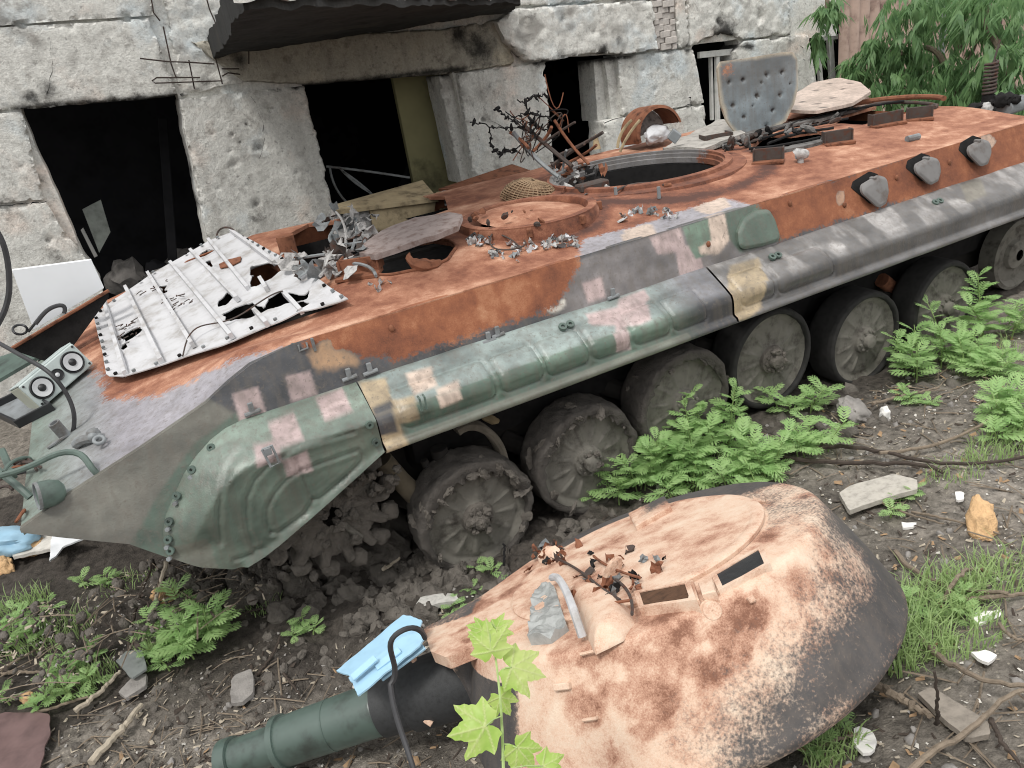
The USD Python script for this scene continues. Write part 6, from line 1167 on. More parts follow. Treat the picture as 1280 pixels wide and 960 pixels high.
obj('trim_board', trimesh.convex.convex_hull(np.vstack([bq, np.array(bq) + (0, .05, .0)])), BLACK, V, False)
a, b = onY(12, 437, .49), onY(136, 363, .49); obj('trim_edge', tube([a, b], .010, 6), RUSTIRON, V)
bq = [onT(u, v, .03) for u, v in ((-30, 455), (56, 428), (57, 440), (-20, 485))]; obj('green_flap', trimesh.convex.convex_hull(np.vstack([bq, np.array(bq) - (0, 0, .02)])), GREENM, V, False)
c = tag(obj('black_cable', tube(spline([onY(-30, 270, .1), onY(2, 300, .0), onY(11, 340, .0), onY(9, 378, .0), onY(-6, 410, .0), onY(-25, 425, .1)], 30), .014, 8), CABLE), 'thick black cable curving down at the left edge above the board', 'cable')
P = spline([deep(-20, 420, 4.6), deep(8, 434, 4.4), deep(40, 452, 4.2), deep(66, 470, 4.1), deep(83, 492, 4.1), deep(92, 515, 4.1), deep(90, 545, 4.15), deep(78, 573, 4.2), deep(52, 586, 4.3), deep(20, 592, 4.4)], 60)
tag(obj('speaker_cable', tube(P, .010, 8), CABLE), 'black cable looping across the front of the loudspeaker', 'cable')
tag(obj('short_cable', tube(spline([deep(44, 405, 5.0), deep(52, 395, 5.0), deep(66, 384, 5.0), deep(78, 382, 5.0), deep(80, 392, 5.0)], 20), .012, 8), CABLE), 'short bent black cable end in front of the white board', 'cable')
tag(obj('cable_coil', cat_([tube(np.array([deep(25 + 9 * math.cos(a), 412 + 6 * math.sin(a), 5.1 + .03 * math.sin(2 * a)) for a in np.linspace(0, 6.3, 30)]), .007, 6), tube([deep(36, 414, 5.1), deep(44, 404, 5.0)], .008, 6)]), CABLE), 'small coil of black cable at the left of the white board', 'cable')
P = spline([deep(488, 856, 2.5), deep(490, 820, 2.45), deep(493, 795, 2.4), deep(508, 786, 2.4), deep(526, 789, 2.45), deep(531, 797, 2.5)], 24); P2_ = spline([deep(488, 856, 2.5), deep(494, 890, 2.45), deep(505, 925, 2.4), deep(518, 965, 2.38)], 24)
tag(obj('gun_cable', tube(np.vstack([P[::-1], P2_[1:]]), .0085, 8), CABLE), 'thin black cable looped over the gun collar', 'cable')

# ------------------------------------------------------------------ things lying about
def flat(name, px, mat_, label, cat, h=.02, th=.012, rough=.01, group=None, edge=.01, tilt=0.0, res=.025):
    c = np.array([onG(*p, h) for p in px]); z0_ = c[:, 2].mean(); A = np.c_[c[:, :2], np.ones(len(c))]; co = np.linalg.lstsq(A, c[:, 2], rcond=None)[0]
    pg = rough_edge(Polygon(c[:, :2]).buffer(0), edge, .02, len(used) % 50, 14) if edge else Polygon(c[:, :2])
    f = lambda P, o: np.c_[P, P @ co[:2] + co[2] + o + tilt * (P[:, 1] - c[:, 1].mean()) + rough * 2 * (meshkit.fbm(np.c_[P * 12, P[:, 0] * 0 + z0_], 3, 3) - .5)]
    return tag(obj(name, slab(pg, res, lambda P: f(P, th), lambda P: f(P, 0)), mat_, None, 25), label, cat, group)
bl_ = thing('broken_plastic_panel', 'broken light blue plastic panel beside the gun barrel', 'panel', tuple(onG(470, 815)))
def bpan(px, t, name):
    c = [deep(*p, q) for p, q in zip(px, t)]; n = np.cross(c[1] - c[0], c[2] - c[0]); n /= np.linalg.norm(n); n = n if n @ (CAM - c[0]) > 0 else -n
    e1 = (c[1] - c[0]) / np.linalg.norm(c[1] - c[0]); e2 = np.cross(n, e1); o = np.mean(c, 0)
    pg = rough_edge(Polygon([((q - o) @ e1, (q - o) @ e2) for q in c]), .008, .01, 3, 30); f = lambda P, h: o + P[:, :1] * e1 + P[:, 1:] * e2 + n * h + (n[None] * (.006 * (meshkit.fbm(np.c_[P * 14, P[:, 0] * 0], 2, 3) - .5))[:, None])
    obj(name, slab(pg, .012, lambda P: f(P, .006), lambda P: f(P, 0)), BLUE, bl_, 25)
bpan([(421, 838), (505, 768), (527, 775), (524, 788), (446, 856)], (2.95, 3.05, 2.95, 2.9, 2.85), 'panel_sheet'); bpan([(436, 848), (500, 800), (522, 790), (532, 798), (528, 812), (447, 868)], (2.86, 2.86, 2.84, 2.8, 2.78, 2.75), 'panel_sheet')
for a, b in (((440, 848), (470, 822)), ((470, 835), (500, 812)), ((476, 848), (530, 808))):
    A_, B_ = deep(*a, 2.80), deep(*b, 2.80); obj('panel_rib', box((A_ + B_) / 2, (.01, .03, np.linalg.norm(A_ - B_)), frame(B_ - A_), .002), BLUE, bl_)
flat('weathered_board', [(1048, 622), (1062, 612), (1118, 598), (1146, 605), (1148, 616), (1100, 630), (1062, 644)], WOOD, 'weathered grey wooden board on the ground behind the turret', 'board', .05, .025, .004, edge=.006)
flat('wood_plank', [(1148, 872), (1162, 864), (1200, 885), (1235, 908), (1237, 925), (1212, 930), (1180, 905)], simple('grey_plank', srgb(140, 132, 122), .85, .3, 30, .4), 'grey broken plank at the lower right below the turret', 'plank', .02, .02, .004)
flat('glass_shard', [(146, 828), (158, 815), (178, 814), (184, 838), (165, 850)], simple('grey_tile', srgb(120, 124, 122), .3, .2), 'grey tile shard standing in the grass at lower left', 'shard', .06, .01, .002, edge=.004)
flat('flat_stone', [(290, 855), (294, 848), (316, 840), (318, 870), (305, 882), (292, 884)], STONE, 'flat grey stone set in the dirt near the gun muzzle', 'stone', .012, .02, .006)
flat('ashen_slab', [(150, 868), (170, 850), (185, 846), (182, 862), (160, 876)], STONE, 'small layered grey slab beside the tile shard', 'slab', .02, .02, .006)
flat('pale_stick_bark', [(520, 762), (528, 752), (556, 747), (580, 748), (582, 756), (552, 760), (526, 768)], simple('birch_bark', srgb(186, 184, 178), .8, .3, 40, .4), 'pale piece of birch wood between the mud and the turret', 'wood piece', .03, .03, .004)
flat('corrugated_scrap', [(-30, 905), (10, 892), (62, 892), (64, 920), (40, 990), (-30, 990)], CORRD, 'dark red corrugated metal scrap in the lower left corner', 'metal sheet', .03, .006, .02, edge=.006)
papers = [([(1068, 915), (1076, 910), (1090, 914), (1097, 930), (1092, 946), (1078, 948), (1068, 938)], 'crumpled white paper on the ground under the turret rim'), ([(1214, 818), (1232, 816), (1247, 822), (1234, 834), (1222, 830)], 'small flat white paper scrap at the right among sticks'),
    ([(1126, 758), (1134, 752), (1146, 766), (1136, 776), (1128, 774)], 'white scrap right beside the turret rim'), ([(1212, 772), (1232, 764), (1256, 762), (1250, 772), (1222, 782)], 'torn white litter in the grass at the right edge'), ([(1126, 655), (1146, 656), (1144, 662), (1128, 661)], 'thin white chip near the weathered board'),
    ([(1194, 620), (1204, 618), (1206, 628), (1196, 630)], 'tiny white scrap near the foam lump on the right')]
for px, lb in papers: flat('paper_scrap', px, PAPER, lb, 'paper', .02, .012, .02, edge=.008, group='white scraps lying on the ground')
def lump(u, v, r, m, seed, name, label, cat, sq=(1, .7, .6), h=.0, group=None, sub=3):
    q = onG(u, v, 0); q = q + (0, 0, r * .3 + h); mm = blob(q, r, seed, sub, .4, 2.2, sq); vv = np.array(mm.vertices); vv += .06 * r * (meshkit.fbm(vv * 60, 2, 3)[:, None] - .5); mm.vertices = vv
    return tag(obj(name, mm, m, None, 40), label, cat, group or ('lumps of builders foam in the dirt' if name == 'foam_lump' else None))
lump(211, 748, .075, FOAM, 21, 'foam_lump', 'orange foam lump in the dirt below the mudguard', 'foam', (1.4, .7, .6)); lump(47, 688, .085, FOAM, 25, 'foam_lump', 'larger orange foam lump on litter under the nose tip', 'foam'); lump(8, 712, .07, FOAM, 33, 'foam_lump', 'orange foam lump cut by the left picture edge', 'foam')
lump(1226, 668, .075, FOAM, 29, 'foam_lump', 'upright tan foam lump in the hole at the right', 'foam', (.7, .7, 1.4), .03); lump(36, 845 + 30, .04, FOAM, 31, 'foam_lump', 'small orange foam bit in grass at lower left', 'foam')
lump(1106, 522, .05, PAPER, 35, 'white_lump', 'white crumpled lump near the fifth wheel', 'litter'); lump(1068, 520, .13, STONE, 36, 'rubble_stone', 'grey rubble stone beside the fifth wheel', 'stone', (1.2, .8, .45)); lump(985, 916, .035, PAPER, 37, 'white_lump', 'white blob stuck under the turret rim at the bottom', 'litter', (.8, .6, 1.2), .05)
q = onG(30, 680); tag(obj('blue_bag', blob(q + (-.1, .0, .05), .22, 41, 3, .25, 2, (1.2, .9, .45)), BLUE, None, 40), 'light blue plastic bag under the nose at the left edge', 'bag')
flat('white_sacking', [(20, 672), (60, 668), (90, 674), (70, 690), (40, 694), (18, 700)], simple('grey_white_sacking', srgb(196, 192, 184), .8, .3, 20, .4), 'dirty white sacking beneath the vehicle nose', 'sack', .05, .02, .03)
flat('white_sheet_edge', [(66, 672), (108, 672), (80, 684), (62, 704)], WHITEP, 'white sheet scrap beneath the vehicle nose', 'sheet', .09, .01, .02)
sticks = [([(208, 700, .25), (196, 745, .12), (178, 800, .02)], .012, STICKW, 'long thin stick leaning on the mudguard tip'), ([(112, 952, .02), (140, 925, .03), (176, 882, .03)], .017, STICKW, 'thick pale stick on the ground at lower left'), ([(95, 888, .02), (130, 860, .02), (150, 838, .03)], .013, STICKW, 'pale stick beside the grass at lower left'),
    ([(320, 845, .01), (342, 815, .03), (352, 792, .06)], .008, DARKSTICK, 'dark twig standing near the small seedling'), ([(352, 838, .02), (362, 852, .02), (376, 868, .01)], .007, DARKSTICK, 'short dark twig left of the blue panel'), ([(0, 842, .02), (30, 840, .03), (66, 842, .02)], .009, BARK, 'grey stick at the left edge'), ([(2, 838, .02), (26, 822, .05), (48, 812, .03)], .008, BARK, 'pale grey twig crossing the left edge stick'),
    ([(160, 815, .05), (165, 780, .08), (178, 740, .05), (190, 705, .2)], .009, DARKSTICK, 'crooked dark branch rising behind the orange foam lump'),
    ([(890, 578, .05), (930, 572, .06), (990, 574, .03), (1060, 578, .04), (1130, 580, .03), (1180, 590, .02)], .016, DARKSTICK, 'long dark branch lying behind the turret'), ([(985, 566, .05), (1020, 560, .04), (1080, 560, .05), (1150, 575, .04), (1200, 580, .04), (1290, 568, .05)], .012, DARKSTICK, 'dark branch forking to the right edge'), ([(1100, 566, .06), (1150, 560, .05), (1210, 540, .08), (1240, 512, .06)], .010, BARK, 'grey branch rising toward the right grass'),
    ([(1090, 505, .05), (1130, 495, .03), (1175, 484, .04)], .010, BARK, 'pale root beside the rubble stone'), ([(1085, 852, .06), (1120, 870, .04), (1160, 892, .03)], .016, BARK, 'thick grey stick emerging from under the turret'), ([(1148, 796, .03), (1190, 832, .05), (1235, 850, .07), (1300, 858, .06)], .011, BARK, 'long bent grey twig at the right'), ([(1138, 965, .05), (1180, 930, .06), (1220, 905, .05), (1252, 876, .08), (1300, 868, .06)], .010, BARK, 'curved pale twig in the lower right corner'), ([(1190, 750, .03), (1240, 746, .05), (1300, 740, .05)], .010, BARK, 'straight grey twig below the grass at right edge'), ([(1120, 690, .02), (1180, 730, .04), (1260, 742, .06)], .011, BARK, 'grey branch running right from the turret rim'),
    ([(1180, 750, .04), (1195, 725, .1), (1216, 712, .06)], .009, BARK, 'arched grey twig right of the turret'), ([(1240, 900, .03), (1262, 940, .03), (1280, 960, .03)], .008, DARKSTICK, 'dark twig at the right bottom corner'), ([(1170, 905, .03), (1172, 880, .2), (1168, 840, .35)], .006, DARKSTICK, 'thin upright dark stalk beneath the turret rim'), ([(1020, 935, .02), (1045, 925, .03), (1072, 918, .03)], .007, BARK, 'short twig pointing at the crumpled paper'), ([(1140, 640, .03), (1190, 650, .04), (1250, 668, .03)], .006, BARK, 'thin twig crossing the hole at right'),
    ([(478, 712, .08), (490, 705, .06), (500, 697, .08)], .010, STICKW, 'pale splinter in the mud before the first wheel'), ([(629, 720, .0), (630, 700, .08), (630, 680, .15)], .009, BLACK, 'short black rod standing in front of the first wheel'), ([(1076, 615, .05), (1130, 640, .04), (1180, 655, .04)], .006, BARK, 'thin stalk beside the weathered board'), ([(300, 770, .02), (320, 762, .03), (350, 765, .02)], .006, DARKSTICK, 'small dark twig right of the green weeds'), ([(0, 900, .01), (40, 892, .02), (110, 870, .02)], .009, BARK, 'grey stick above the corrugated scrap'), ([(1250, 780, .05), (1275, 800, .05), (1300, 806, .03)], .007, BARK, 'bent twig at the right edge above the paper')]
for pl, r, m, lb in sticks:
    P = spline([onG(u, v, h + r) for u, v, h in pl], 22); P += .25 * r * np.random.default_rng(len(pl) + int(pl[0][0])).normal(0, 1, P.shape); tag(obj('stick', tube(P, np.linspace(r, r * .6, 22), 7), m), lb, 'stick', 'sticks and twigs lying on the ground')
# churned clods by the wheels; chips and litter on the dirt
L = []
for k in range(520):
    u, v = R_.uniform(290, 800), 0
    if k < 330: u = R_.gauss(470, 110); v = R_.gauss(715, 35)
    elif k < 430: u = R_.gauss(720, 50); v = R_.gauss(660, 22)
    else: u = R_.uniform(900, 1240); v = 560 - (u - 900) * .42 + R_.uniform(-6, 60)
    q = onG(u, v); L.append(blob(q + (0, 0, .0), R_.choice([.012, .02, .03, .045, .06, .08]) * (1 if k < 330 else .7), 2000 + k, 2 if k < 330 else 1, .65, 2.6, (1, .85, .65)))
for k in range(60):
    u, v = R_.uniform(300, 500), 0; v = 730 - (u - 300) * .3 + R_.uniform(-30, 30); q = onG(u, v); L.append(blob(q + (0, 0, .03), R_.uniform(.05, .09), 2700 + k, 2, .6, 2.2))
mm = cat_(L); vv = np.array(mm.vertices); mm.vertices = vv + .014 * (meshkit.fbm(vv * 45, 2, 3)[:, None] - .5)
tag(obj('mud_clods', mm, MUD, None, 40), 'dark churned mud clods along the running gear', 'mud', kind='stuff')
_gx, _gy = np.arange(-1.2, 7.2, .02), np.arange(-4.3, -1.2, .02)
from scipy.interpolate import RegularGridInterpolator
_GX, _GY = np.meshgrid(_gx, _gy, indexing='ij'); _GI = RegularGridInterpolator((_gx, _gy), gfull(_GX.ravel(), _GY.ravel()).reshape(_GX.shape), bounds_error=False, fill_value=.2)
def gh(x, y): return float(_GI([[x, y]])[0])
def chips(n, name, m, lo, hi, label, cat, box_, asp=(.2, .5), clear=None):
    L = []
    for k in range(n):
        x, y = R_.uniform(box_[0], box_[1]), R_.uniform(box_[2], box_[3])
        l = (np.array([x, y]) - TC[:2]);
        z = gh(x, y); s = math.exp(R_.uniform(math.log(lo), math.log(hi))); a = R_.uniform(0, math.pi); w = s * R_.uniform(*asp)
        R = frame((R_.gauss(0, .35), R_.gauss(0, .35), 1), (math.cos(a), math.sin(a), 0)); c = np.array([x, y, z + .006])
        V4 = np.array([(-s, -w, 0), (s * .8, -w * .7, 0), (s, w * .5, .0), (-s * .7, w, 0), (0, 0, R_.uniform(.1, .5) * w)]); L.append(tm(c + V4 @ R.T, [(0, 1, 4), (1, 2, 4), (2, 3, 4), (3, 0, 4)]))
    return tag(obj(name, cat_(L), m, None, False), label, cat, kind='stuff')
chips(2600, 'wood_chips', STICKW, .004, .018, 'pale wood chips and dead leaves strewn over the dirt', 'chips', (-.6, 6.5, -3.9, -1.55)); chips(3600, 'dark_litter', DARKSTICK, .004, .03, 'dark bark bits strewn over the dirt', 'litter', (-.6, 6.5, -3.9, -1.5), (.1, .4)); chips(3200, 'pale_crumbs', simple('pale_crumb', srgb(190, 186, 178), .8, .3), .002, .009, 'whitish plaster crumbs strewn over the dirt', 'crumbs', (-.3, 6.5, -3.8, -1.6), (.5, .9)); chips(700, 'brown_leaves', simple('brown_dead_leaf', srgb(150, 124, 96), .8, .3), .012, .03, 'brown dead leaves strewn over the dirt', 'leaves', (-.6, 6.5, -3.9, -1.6), (.35, .6))
L = []
for k in range(1300):
    x, y = R_.uniform(-.6, 6.5), R_.uniform(-3.9, -1.6); z = gh(x, y); a = R_.uniform(0, 6.3); s = R_.uniform(.03, .13); d = np.array([math.cos(a), math.sin(a), R_.uniform(-.1, .25)]) * s; c = np.array([x, y, z + .008])
    L.append(tube([c - d, c + d * .1 + (0, 0, .006), c + d], R_.uniform(.0015, .004), 4, False))
tag(obj('twig_litter', cat_(L), BARK, None, False), 'thin grey twigs strewn over the dirt', 'twigs', kind='stuff')
L = []
for k in range(900):
    x, y = R_.uniform(-.6, 6.5), R_.uniform(-3.9, -1.5); L.append(blob((x, y, gh(x, y)), R_.choice([.005, .008, .012, .02]), 5000 + k, 1, .5, 2, (1, .9, .6)))
tag(obj('pebbles', cat_(L), STONE, None, 40), 'grey pebbles and rubble crumbs in the dirt', 'pebbles', kind='stuff')

chips(900, 'wood_chips', STICKW, .004, .02, 'pale wood chips in the dirt at the lower left', 'chips', (-.7, .9, -1.9, -.5)); chips(700, 'dark_litter', DARKSTICK, .004, .03, 'dark bark bits in the dirt at the lower left', 'litter', (-.7, .9, -1.9, -.5), (.1, .4)); chips(700, 'pale_crumbs', STONE, .002, .009, 'grey plaster crumbs in the dirt at the lower left', 'crumbs', (-.7, .9, -1.9, -.5), (.5, .9))
L = []
for k in range(170):
    x, y = R_.uniform(-.7, .9), R_.uniform(-1.9, -.5); z = gh(x, y); a = R_.uniform(0, 6.3); s = R_.uniform(.03, .12); d = np.array([math.cos(a), math.sin(a), R_.uniform(-.1, .25)]) * s; c = np.array([x, y, z + .008])
    L.append(tube([c - d, c + d * .1 + (0, 0, .006), c + d], R_.uniform(.0015, .004), 4, False))
tag(obj('twig_litter', cat_(L), BARK, None, False), 'thin grey twigs in the dirt at the lower left', 'twigs', kind='stuff')
L = []
for k in range(500):
    x, y = R_.uniform(-.7, 1.2), R_.uniform(-1.9, -.5); L.append(blob((x, y, gh(x, y)), R_.choice([.006, .01, .016, .03]), 7000 + k, 1, .6, 2, (1, .9, .6)))
tag(obj('earth_crumbs', cat_(L), MUD, None, 40), 'dark earth crumbs at the lower left', 'earth', kind='stuff')

# ------------------------------------------------------------------ plants
def leaf_feather(L, rg):
    """a lobed, feathery leaf in the xy plane along +x"""
    V = [(0, 0, 0)]; F = []; n = 6
    for i in range(n):
        x = L * (i + .6) / (n + .4); ll = L * .34 * math.sin(math.pi * (i + 1.1) / (n + 1.3)) + L * .06
        for s in (-1, 1):
            b = len(V); w = L * .034
            tipx, tipy = x + ll * .75, s * ll * .85; V += [(x - w, 0, 0), (x + w, 0, 0), (x + ll * .5 + w, s * ll * .4, -.02 * L), (tipx, tipy, -.07 * L), (x + ll * .2, s * ll * .45, -.02 * L)]
            F += [(b, b + 1, b + 2), (b, b + 2, b + 4), (b + 4, b + 2, b + 3)]
            for t in (.45, .75):
                c = len(V); bx, by = x + ll * .75 * t, s * ll * .85 * t; V += [(bx, by, -.03 * L * t), (bx + ll * .32, by + s * ll * .02, -.05 * L), (bx + ll * .1, by + s * ll * .12, -.04 * L)]; F += [(c, c + 1, c + 2)]
    b = len(V); V += [(L * .8, -L * .05, 0), (L * 1.08, 0, -.05 * L), (L * .8, L * .05, 0)]; F += [(b, b + 1, b + 2)]
    V = np.array(V); V[:, 2] += -.25 * (V[:, 0] / L) ** 2 * L + rg.normal(0, .01 * L, len(V)); return tm(V, F)
def weed(u, v, hgt, nst, seed, label, group='green weeds growing in the mud', m=WEED, spread=.13):
    rg = np.random.default_rng(seed); base = onG(u, v); pl = thing('mugwort_weed' if m is WEED else 'weed', label, 'weed', tuple(base), group)
    lv, st = [], []
    for s in range(nst):
        a = rg.uniform(0, 6.28); d = spread * math.sqrt(rg.random()); b = base + (d * math.cos(a), d * math.sin(a), 0); h = hgt * rg.uniform(.55, 1.1); ln = np.array([math.cos(a), math.sin(a), 0]) * h * rg.uniform(.1, .6)
        P = spline([b, b + ln * .35 + (0, 0, h * .55), b + ln + (0, 0, h)], 8); st.append(tube(P, np.linspace(.0045, .002, 8), 5, False))
        nl = int(5 + h * 22)
        for i in range(nl):
            t = .25 + .75 * i / nl; q = P[0] + (P[-1] - P[0]) * 0; q = np.array([np.interp(t * 7, range(8), P[:, k]) for k in range(3)]); az = i * 2.4 + rg.uniform(-.4, .4); L = rg.uniform(.055, .10) * (1.15 - .5 * t) * (1 + .65 * (hgt > .19))
            el = .15 + .75 * t + rg.uniform(-.2, .2); ex = np.array([math.cos(az) * math.cos(el), math.sin(az) * math.cos(el), math.sin(el)]); R = frame(np.cross(ex, np.cross([0, 0, 1], ex)), ex); ey = np.cross(R[:, 2], ex); R = np.stack([ex, ey, np.cross(ex, ey)], 1)
            lv.append(place(leaf_feather(L, rg), R, q))
    tag(obj('leaves', cat_(lv), m, pl, False), kind='stuff'); tag(obj('stem', cat_(st), STEM, pl, 60), kind='stuff')
W = [(800, 612, .30, 5, 'bushy feathery green weed between the second wheel and the turret'), (765, 622, .2, 6, 'low green weed beside the second wheel'), (835, 592, .36, 6, 'tall dense green weed in front of the third wheel'), (875, 588, .40, 6, 'tall feathery green weed touching the third wheel hub'), (850, 622, .24, 5, 'leafy green weed at the back rim of the turret'), (905, 570, .36, 5, 'green weed between the third and fourth wheels'), (920, 604, .22, 5, 'low green weed behind the turret hatch'), (962, 596, .29, 6, 'pale green weed below the fourth wheel'), (1020, 566, .20, 6, 'small pale green weed on the dark branch'), (965, 624, .16, 5, 'low green weed at the turret top edge'), (998, 514, .20, 4, 'small green weed beside the fourth wheel'), (1150, 476, .26, 5, 'green weed right of the fifth wheel'), (1190, 452, .34, 6, 'green weed before the sixth wheel'), (1240, 424, .42, 7, 'tallest green weed near the rear idler'), (1215, 476, .22, 6, 'low green weed at the far right'), (1262, 545, .2, 9, 'spreading green weed at the right edge'), (1262, 474, .22, 6, 'small weed high at the right edge'), (1140, 505, .08, 4, 'tiny weed near the rubble stone'),
    (250, 803, .24, 8, 'bright feathery green weed below the foam lump'), (222, 820, .16, 6, 'bright green weed at the tile shard'), (368, 795, .08, 3, 'lone small seedling in the dirt left of the blue panel'), (110, 850, .12, 6, 'fine green weed at lower left'), (45, 870, .10, 5, 'green weed by the small foam bit'), (15, 800, .16, 6, 'green weed at the left edge'), (55, 780, .12, 5, 'dim green weed below the nose litter'), (110, 740, .08, 3, 'small dark weed in the nose shadow'), (575, 756, .08, 3, 'small seedling beside the birch piece'), (610, 725, .07, 3, 'tiny seedling before the first wheel'), (1010, 935, .09, 3, 'small weed under the turret rim at the bottom'), (1120, 632, .07, 3, 'small leafy sprout on the weathered board'), (1180, 770, .10, 4, 'small weed in the grass at right'), (745, 625, .10, 3, 'small clover-like weed under the second wheel')]
for i, (u, v, h, n, lb) in enumerate(W): weed(u, v, h, n, 60 + i, lb)
def tuft(u, v, n, h, sp, seed, label):
    rg = np.random.default_rng(seed); base = onG(u, v); V, F = [], []
    for k in range(n):
        a = rg.uniform(0, 6.28); d = sp * math.sqrt(rg.random()); b = base + np.array([d * math.cos(a) * 1.3, d * math.sin(a) * .8, 0]); b[2] = gz(b[0], b[1])[0]; hh = h * rg.uniform(.4, 1.1); az = rg.uniform(0, 6.28); ln = np.array([math.cos(az), math.sin(az), 0]) * hh * rg.uniform(.2, .9); w = np.array([-math.sin(az), math.cos(az), 0]) * .0022
        i0 = len(V); V += [b - w, b + w, b + ln * .35 + (0, 0, hh * .6) - w, b + ln * .35 + (0, 0, hh * .6) + w, b + ln + (0, 0, hh * .85)]; F += [(i0, i0 + 1, i0 + 3), (i0, i0 + 3, i0 + 2), (i0 + 2, i0 + 3, i0 + 4)]
    tag(obj('grass_tuft', tm(V, F), GRASS, None, False), label, 'grass', kind='stuff')
for i, (u, v, n, h, sp, lb) in enumerate([(1165, 760, 420, .16, .16, 'bright grass tuft right of the turret rim'), (1140, 820, 300, .14, .12, 'grass below the turret rim at right'), (1245, 730, 300, .12, .16, 'grass patch at the right edge'), (1200, 800, 200, .10, .14, 'thin grass at right among twigs'), (205, 820, 160, .14, .08, 'grass tuft beside the tile shard'), (60, 800, 260, .13, .18, 'grass patch at the left edge'), (105, 855, 220, .09, .12, 'fine grass at lower left'), (30, 760, 160, .12, .12, 'shaded grass under the nose'), (1260, 560, 220, .12, .18, 'grass at the right edge behind the branches'), (1200, 590, 120, .08, .15, 'sparse grass near the far branch'), (1230, 450, 180, .12, .2, 'grass before the sixth wheel'), (870, 605, 200, .12, .2, 'grass under the tall weeds'), (330, 760, 60, .06, .08, 'few blades right of the weeds'), (1040, 945, 120, .10, .08, 'grass under the turret rim'), (160, 730, 90, .07, .12, 'faint grass in the nose shadow')]): tuft(u, v, n, h, sp, 400 + i, lb)
# maple seedling in front of the turret
def maple_leaf():
    out = []
    H_ = ((0, 1.0), (5, .86), (10, .82), (14, .70), (20, .66), (26, .56), (32, .66), (37, .84), (43, .94), (48, .80), (55, .74), (60, .62), (66, .60), (74, .52), (84, .58), (93, .68), (102, .58), (114, .46), (128, .40), (142, .42), (155, .30), (168, .16))
    for a, r in [(-a, r) for a, r in H_[:0:-1]] + list(H_):
        out.append((r * math.cos(math.radians(a)), r * math.sin(math.radians(a))))
    pg = Polygon(out + [(-.06, 0)]).buffer(0); P, D, _ = sheet(pg, .045); r = np.hypot(P[:, 0], P[:, 1]); a = np.arctan2(P[:, 1], P[:, 0])
    z = -.18 * r ** 2 + .05 * np.abs(np.sin(a * 2.3)) * r + .03 * (meshkit.fbm(np.c_[P * 3, P[:, 0] * 0], 2, 3) - .5); return tm(np.c_[P, z], D)
ML = maple_leaf()
_mp = np.array(ML.vertices)[:, :2]; VEIN = np.max([np.exp(-(shapely.distance(LineString([(0, 0), (r * math.cos(math.radians(a)), r * math.sin(math.radians(a)))]), shapely.points(_mp[:, 0], _mp[:, 1])) / .022) ** 2) for a, r in ((0, 1.), (43, .92), (-43, .92), (95, .66), (-95, .66))] + [.6 * np.exp(-(shapely.distance(LineString([(t * math.cos(math.radians(a)), t * math.sin(math.radians(a))), (t * math.cos(math.radians(a)) + .24 * math.cos(math.radians(a + b)), t * math.sin(math.radians(a)) + .24 * math.sin(math.radians(a + b)))]), shapely.points(_mp[:, 0], _mp[:, 1])) / .016) ** 2) for a in (0, 43, -43) for t in (.35, .55) for b in (42, -42)], axis=0)
MT = 1.55; MS = thing('maple_seedling', 'young maple seedling with bright green leaves in front of the turret', 'seedling', tuple(deep(628, 985, MT)))
P = spline([deep(640, 1100, MT + .05), deep(630, 985, MT), deep(628, 920, MT), deep(624, 860, MT + .02), deep(616, 800, MT + .04), deep(612, 778, MT + .05)], 24); obj('stem', tube(P, np.linspace(.004, .002, 24), 6), STEMR, MS)
for (u, v, s, ang, lift, t, su, sv) in ((612, 800, .062, 100, .55, MT, 612, 785), (655, 838, .070, -15, .35, MT + .03, 625, 840), (590, 912, .075, 195, .2, MT - .03, 627, 895), (655, 945, .055, -50, .3, MT, 628, 930), (628, 782, .040, 30, .5, MT + .06, 612, 778), (630, 880, .045, -60, .5, MT + .05, 626, 870), (690, 962, .05, -20, .3, MT, 640, 960), (596, 785, .035, 160, .5, MT + .05, 612, 779)):
    c = deep(u, v, t); sb = deep(su, sv, t); d = ROT[0] * math.cos(math.radians(ang)) - ROT[1] * math.sin(math.radians(ang)); n = -ROT[2] * (1 - lift) + np.array([0, 0, 1.]) * (lift + .25); n -= d * (n @ d); n /= np.linalg.norm(n)
    R = np.stack([d, np.cross(n, d), n], 1); lf = ML.copy(); lv_ = np.array(lf.vertices); lv_ = np.c_[lv_[:, :2] * (1 + .10 * (meshkit.fbm(lv_ * 4 + u, 2, int(u) % 40)[:, None] - .5)), lv_[:, 2] + .16 * (meshkit.fbm(lv_ * 2.2 + v, 2, int(v) % 40) - .5) - .10 * np.abs(lv_[:, 1])]; lf.vertices = lv_ * s; l = obj('leaf', place(lf, R, c - d * s * .35), MAPLE, MS, True, {'vein': 0} if False else (lambda vv, nn_, ML_=VEIN: {'vein': ML_ if len(ML_) == len(vv) else np.zeros(len(vv))})); obj('leaf_stalk', tube([sb, (sb + c - d * s * .35) / 2 + (0, 0, .004), c - d * s * .35], .0014, 5), STEMR, l)
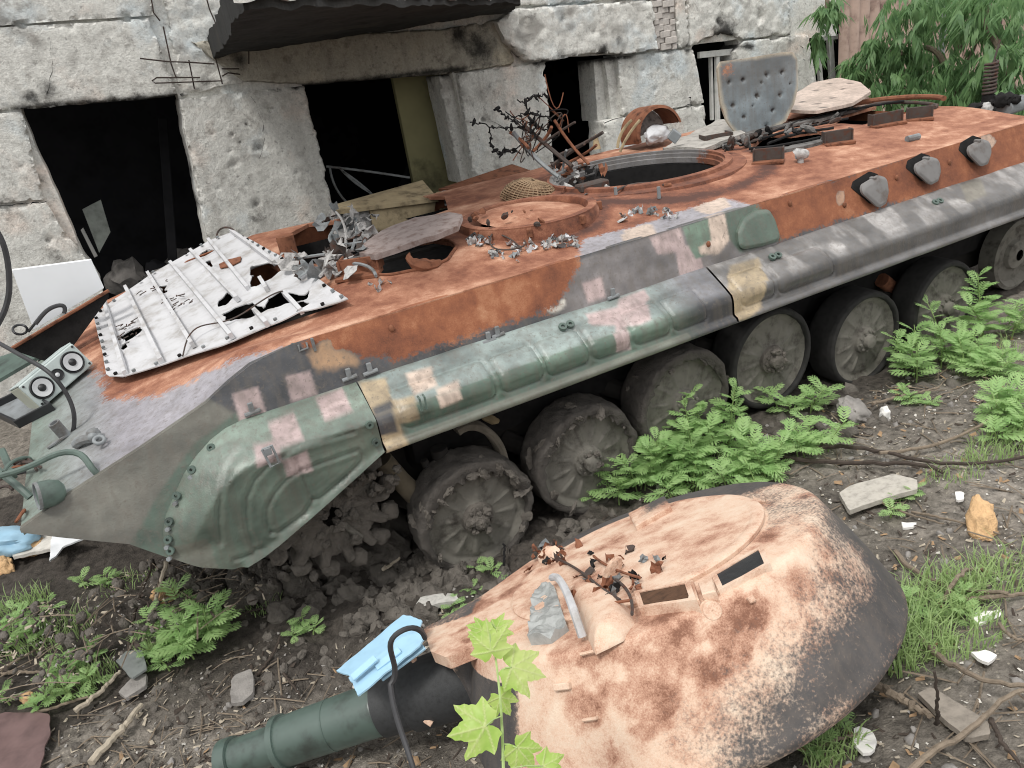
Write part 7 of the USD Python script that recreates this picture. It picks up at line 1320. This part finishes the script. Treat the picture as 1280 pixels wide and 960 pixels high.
# drooping bush behind the hull's rear
def spray(rg, L):
    V, F = [], []; n = 5
    for i in range(n):
        for s in (-1, 1):
            if i == n - 1 and s == 1: continue
            x = L * (.12 + .8 * i / n); ll = L * rg.uniform(.5, .8); a = s * rg.uniform(.3, .8); d = np.array([math.cos(a) * .7, math.sin(a) * .7, -rg.uniform(.4, 1.0)]); w = np.array([-math.sin(a), math.cos(a), 0]) * ll * .10; b = np.array([x, 0, -.5 * L * (x / L) ** 2]); i0 = len(V)
            V += [b, b + d * ll * .4 + w, b + d * ll * .4 - w, b + d * ll + (0, 0, -.12 * ll)]; F += [(i0, i0 + 1, i0 + 2), (i0 + 2, i0 + 1, i0 + 3)]
    return tm(V, F)
def bush(name, label, clumps, branches, seed, n):
    rg = np.random.default_rng(seed); T_ = thing(name, label, 'bush', tuple(branches[0][0])); lv = []
    for k in range(n):
        u, v, ru, rv, t, rt = clumps[int(rg.integers(len(clumps)))]
        q = deep(u + rg.normal(0, ru * .72), v + rg.normal(0, rv * .72), t + rg.normal(0, rt)); a = rg.uniform(0, 6.28); el = rg.uniform(-.9, .3); ex = np.array([math.cos(a) * math.cos(el), math.sin(a) * math.cos(el), math.sin(el)]); ey = np.cross([0, 0, 1.], ex); ey /= np.linalg.norm(ey)
        lv.append(place(spray(rg, rg.uniform(.16, .30)), np.stack([ex, ey, np.cross(ex, ey)], 1), q))
    tag(obj('crown', cat_(lv), BUSH, T_, False), kind='stuff')
    for P in branches: P = spline(P, 20); obj('branch', tube(P, np.linspace(.035, .012, 20), 7), BARK, T_)
ground_b = onG(1180, 130); 
B_ = [[deep(1192, 150, 10.4), deep(1205, 90, 10.3), deep(1225, 40, 10.2), deep(1236, 0, 10.1)], [deep(1250, 60, 9.6), deep(1225, 18, 9.8), deep(1212, -10, 10)], [deep(1232, 20, 10), deep(1245, 0, 10), deep(1252, -20, 10)], [deep(1245, 62, 9.6), deep(1260, 90, 9.5), deep(1275, 140, 9.4)], [deep(1180, 80, 10.5), deep(1150, 60, 10.6), deep(1120, 70, 10.7), deep(1080, 62, 10.8)], [deep(1200, 60, 10.4), deep(1196, 30, 10.5), deep(1215, 10, 10.5)], [deep(1150, 125, 10.6), deep(1130, 90, 10.6), deep(1110, 60, 10.7)]]
bush('drooping_bush', 'leafy green bush with drooping narrow leaves behind the rear of the hull', [(1140, 20, 34, 16, 10.6, .3), (1130, 70, 26, 20, 10.5, .3), (1125, 105, 26, 12, 10.3, .3), (1200, 78, 30, 18, 10.2, .4), (1190, 115, 30, 10, 10, .3), (1235, 95, 26, 24, 9.6, .4), (1262, 45, 20, 26, 9.6, .4), (1215, 22, 22, 14, 10, .3), (1265, 120, 16, 12, 9.2, .3), (1100, 55, 14, 10, 10.7, .2), (1070, 85, 9, 14, 10.8, .2), (1175, -5, 40, 12, 10.4, .3), (1250, -10, 30, 14, 9.8, .4)], B_, 5, 800)
bush('small_hanging_branch', 'small leafy branch hanging at the building corner', [(1035, 6, 8, 8, 10.8, .1), (1024, 44, 5, 6, 10.9, .1)], [[deep(1030, -30, 10.9), deep(1034, 0, 10.8), deep(1026, 40, 10.9)]], 9, 40)
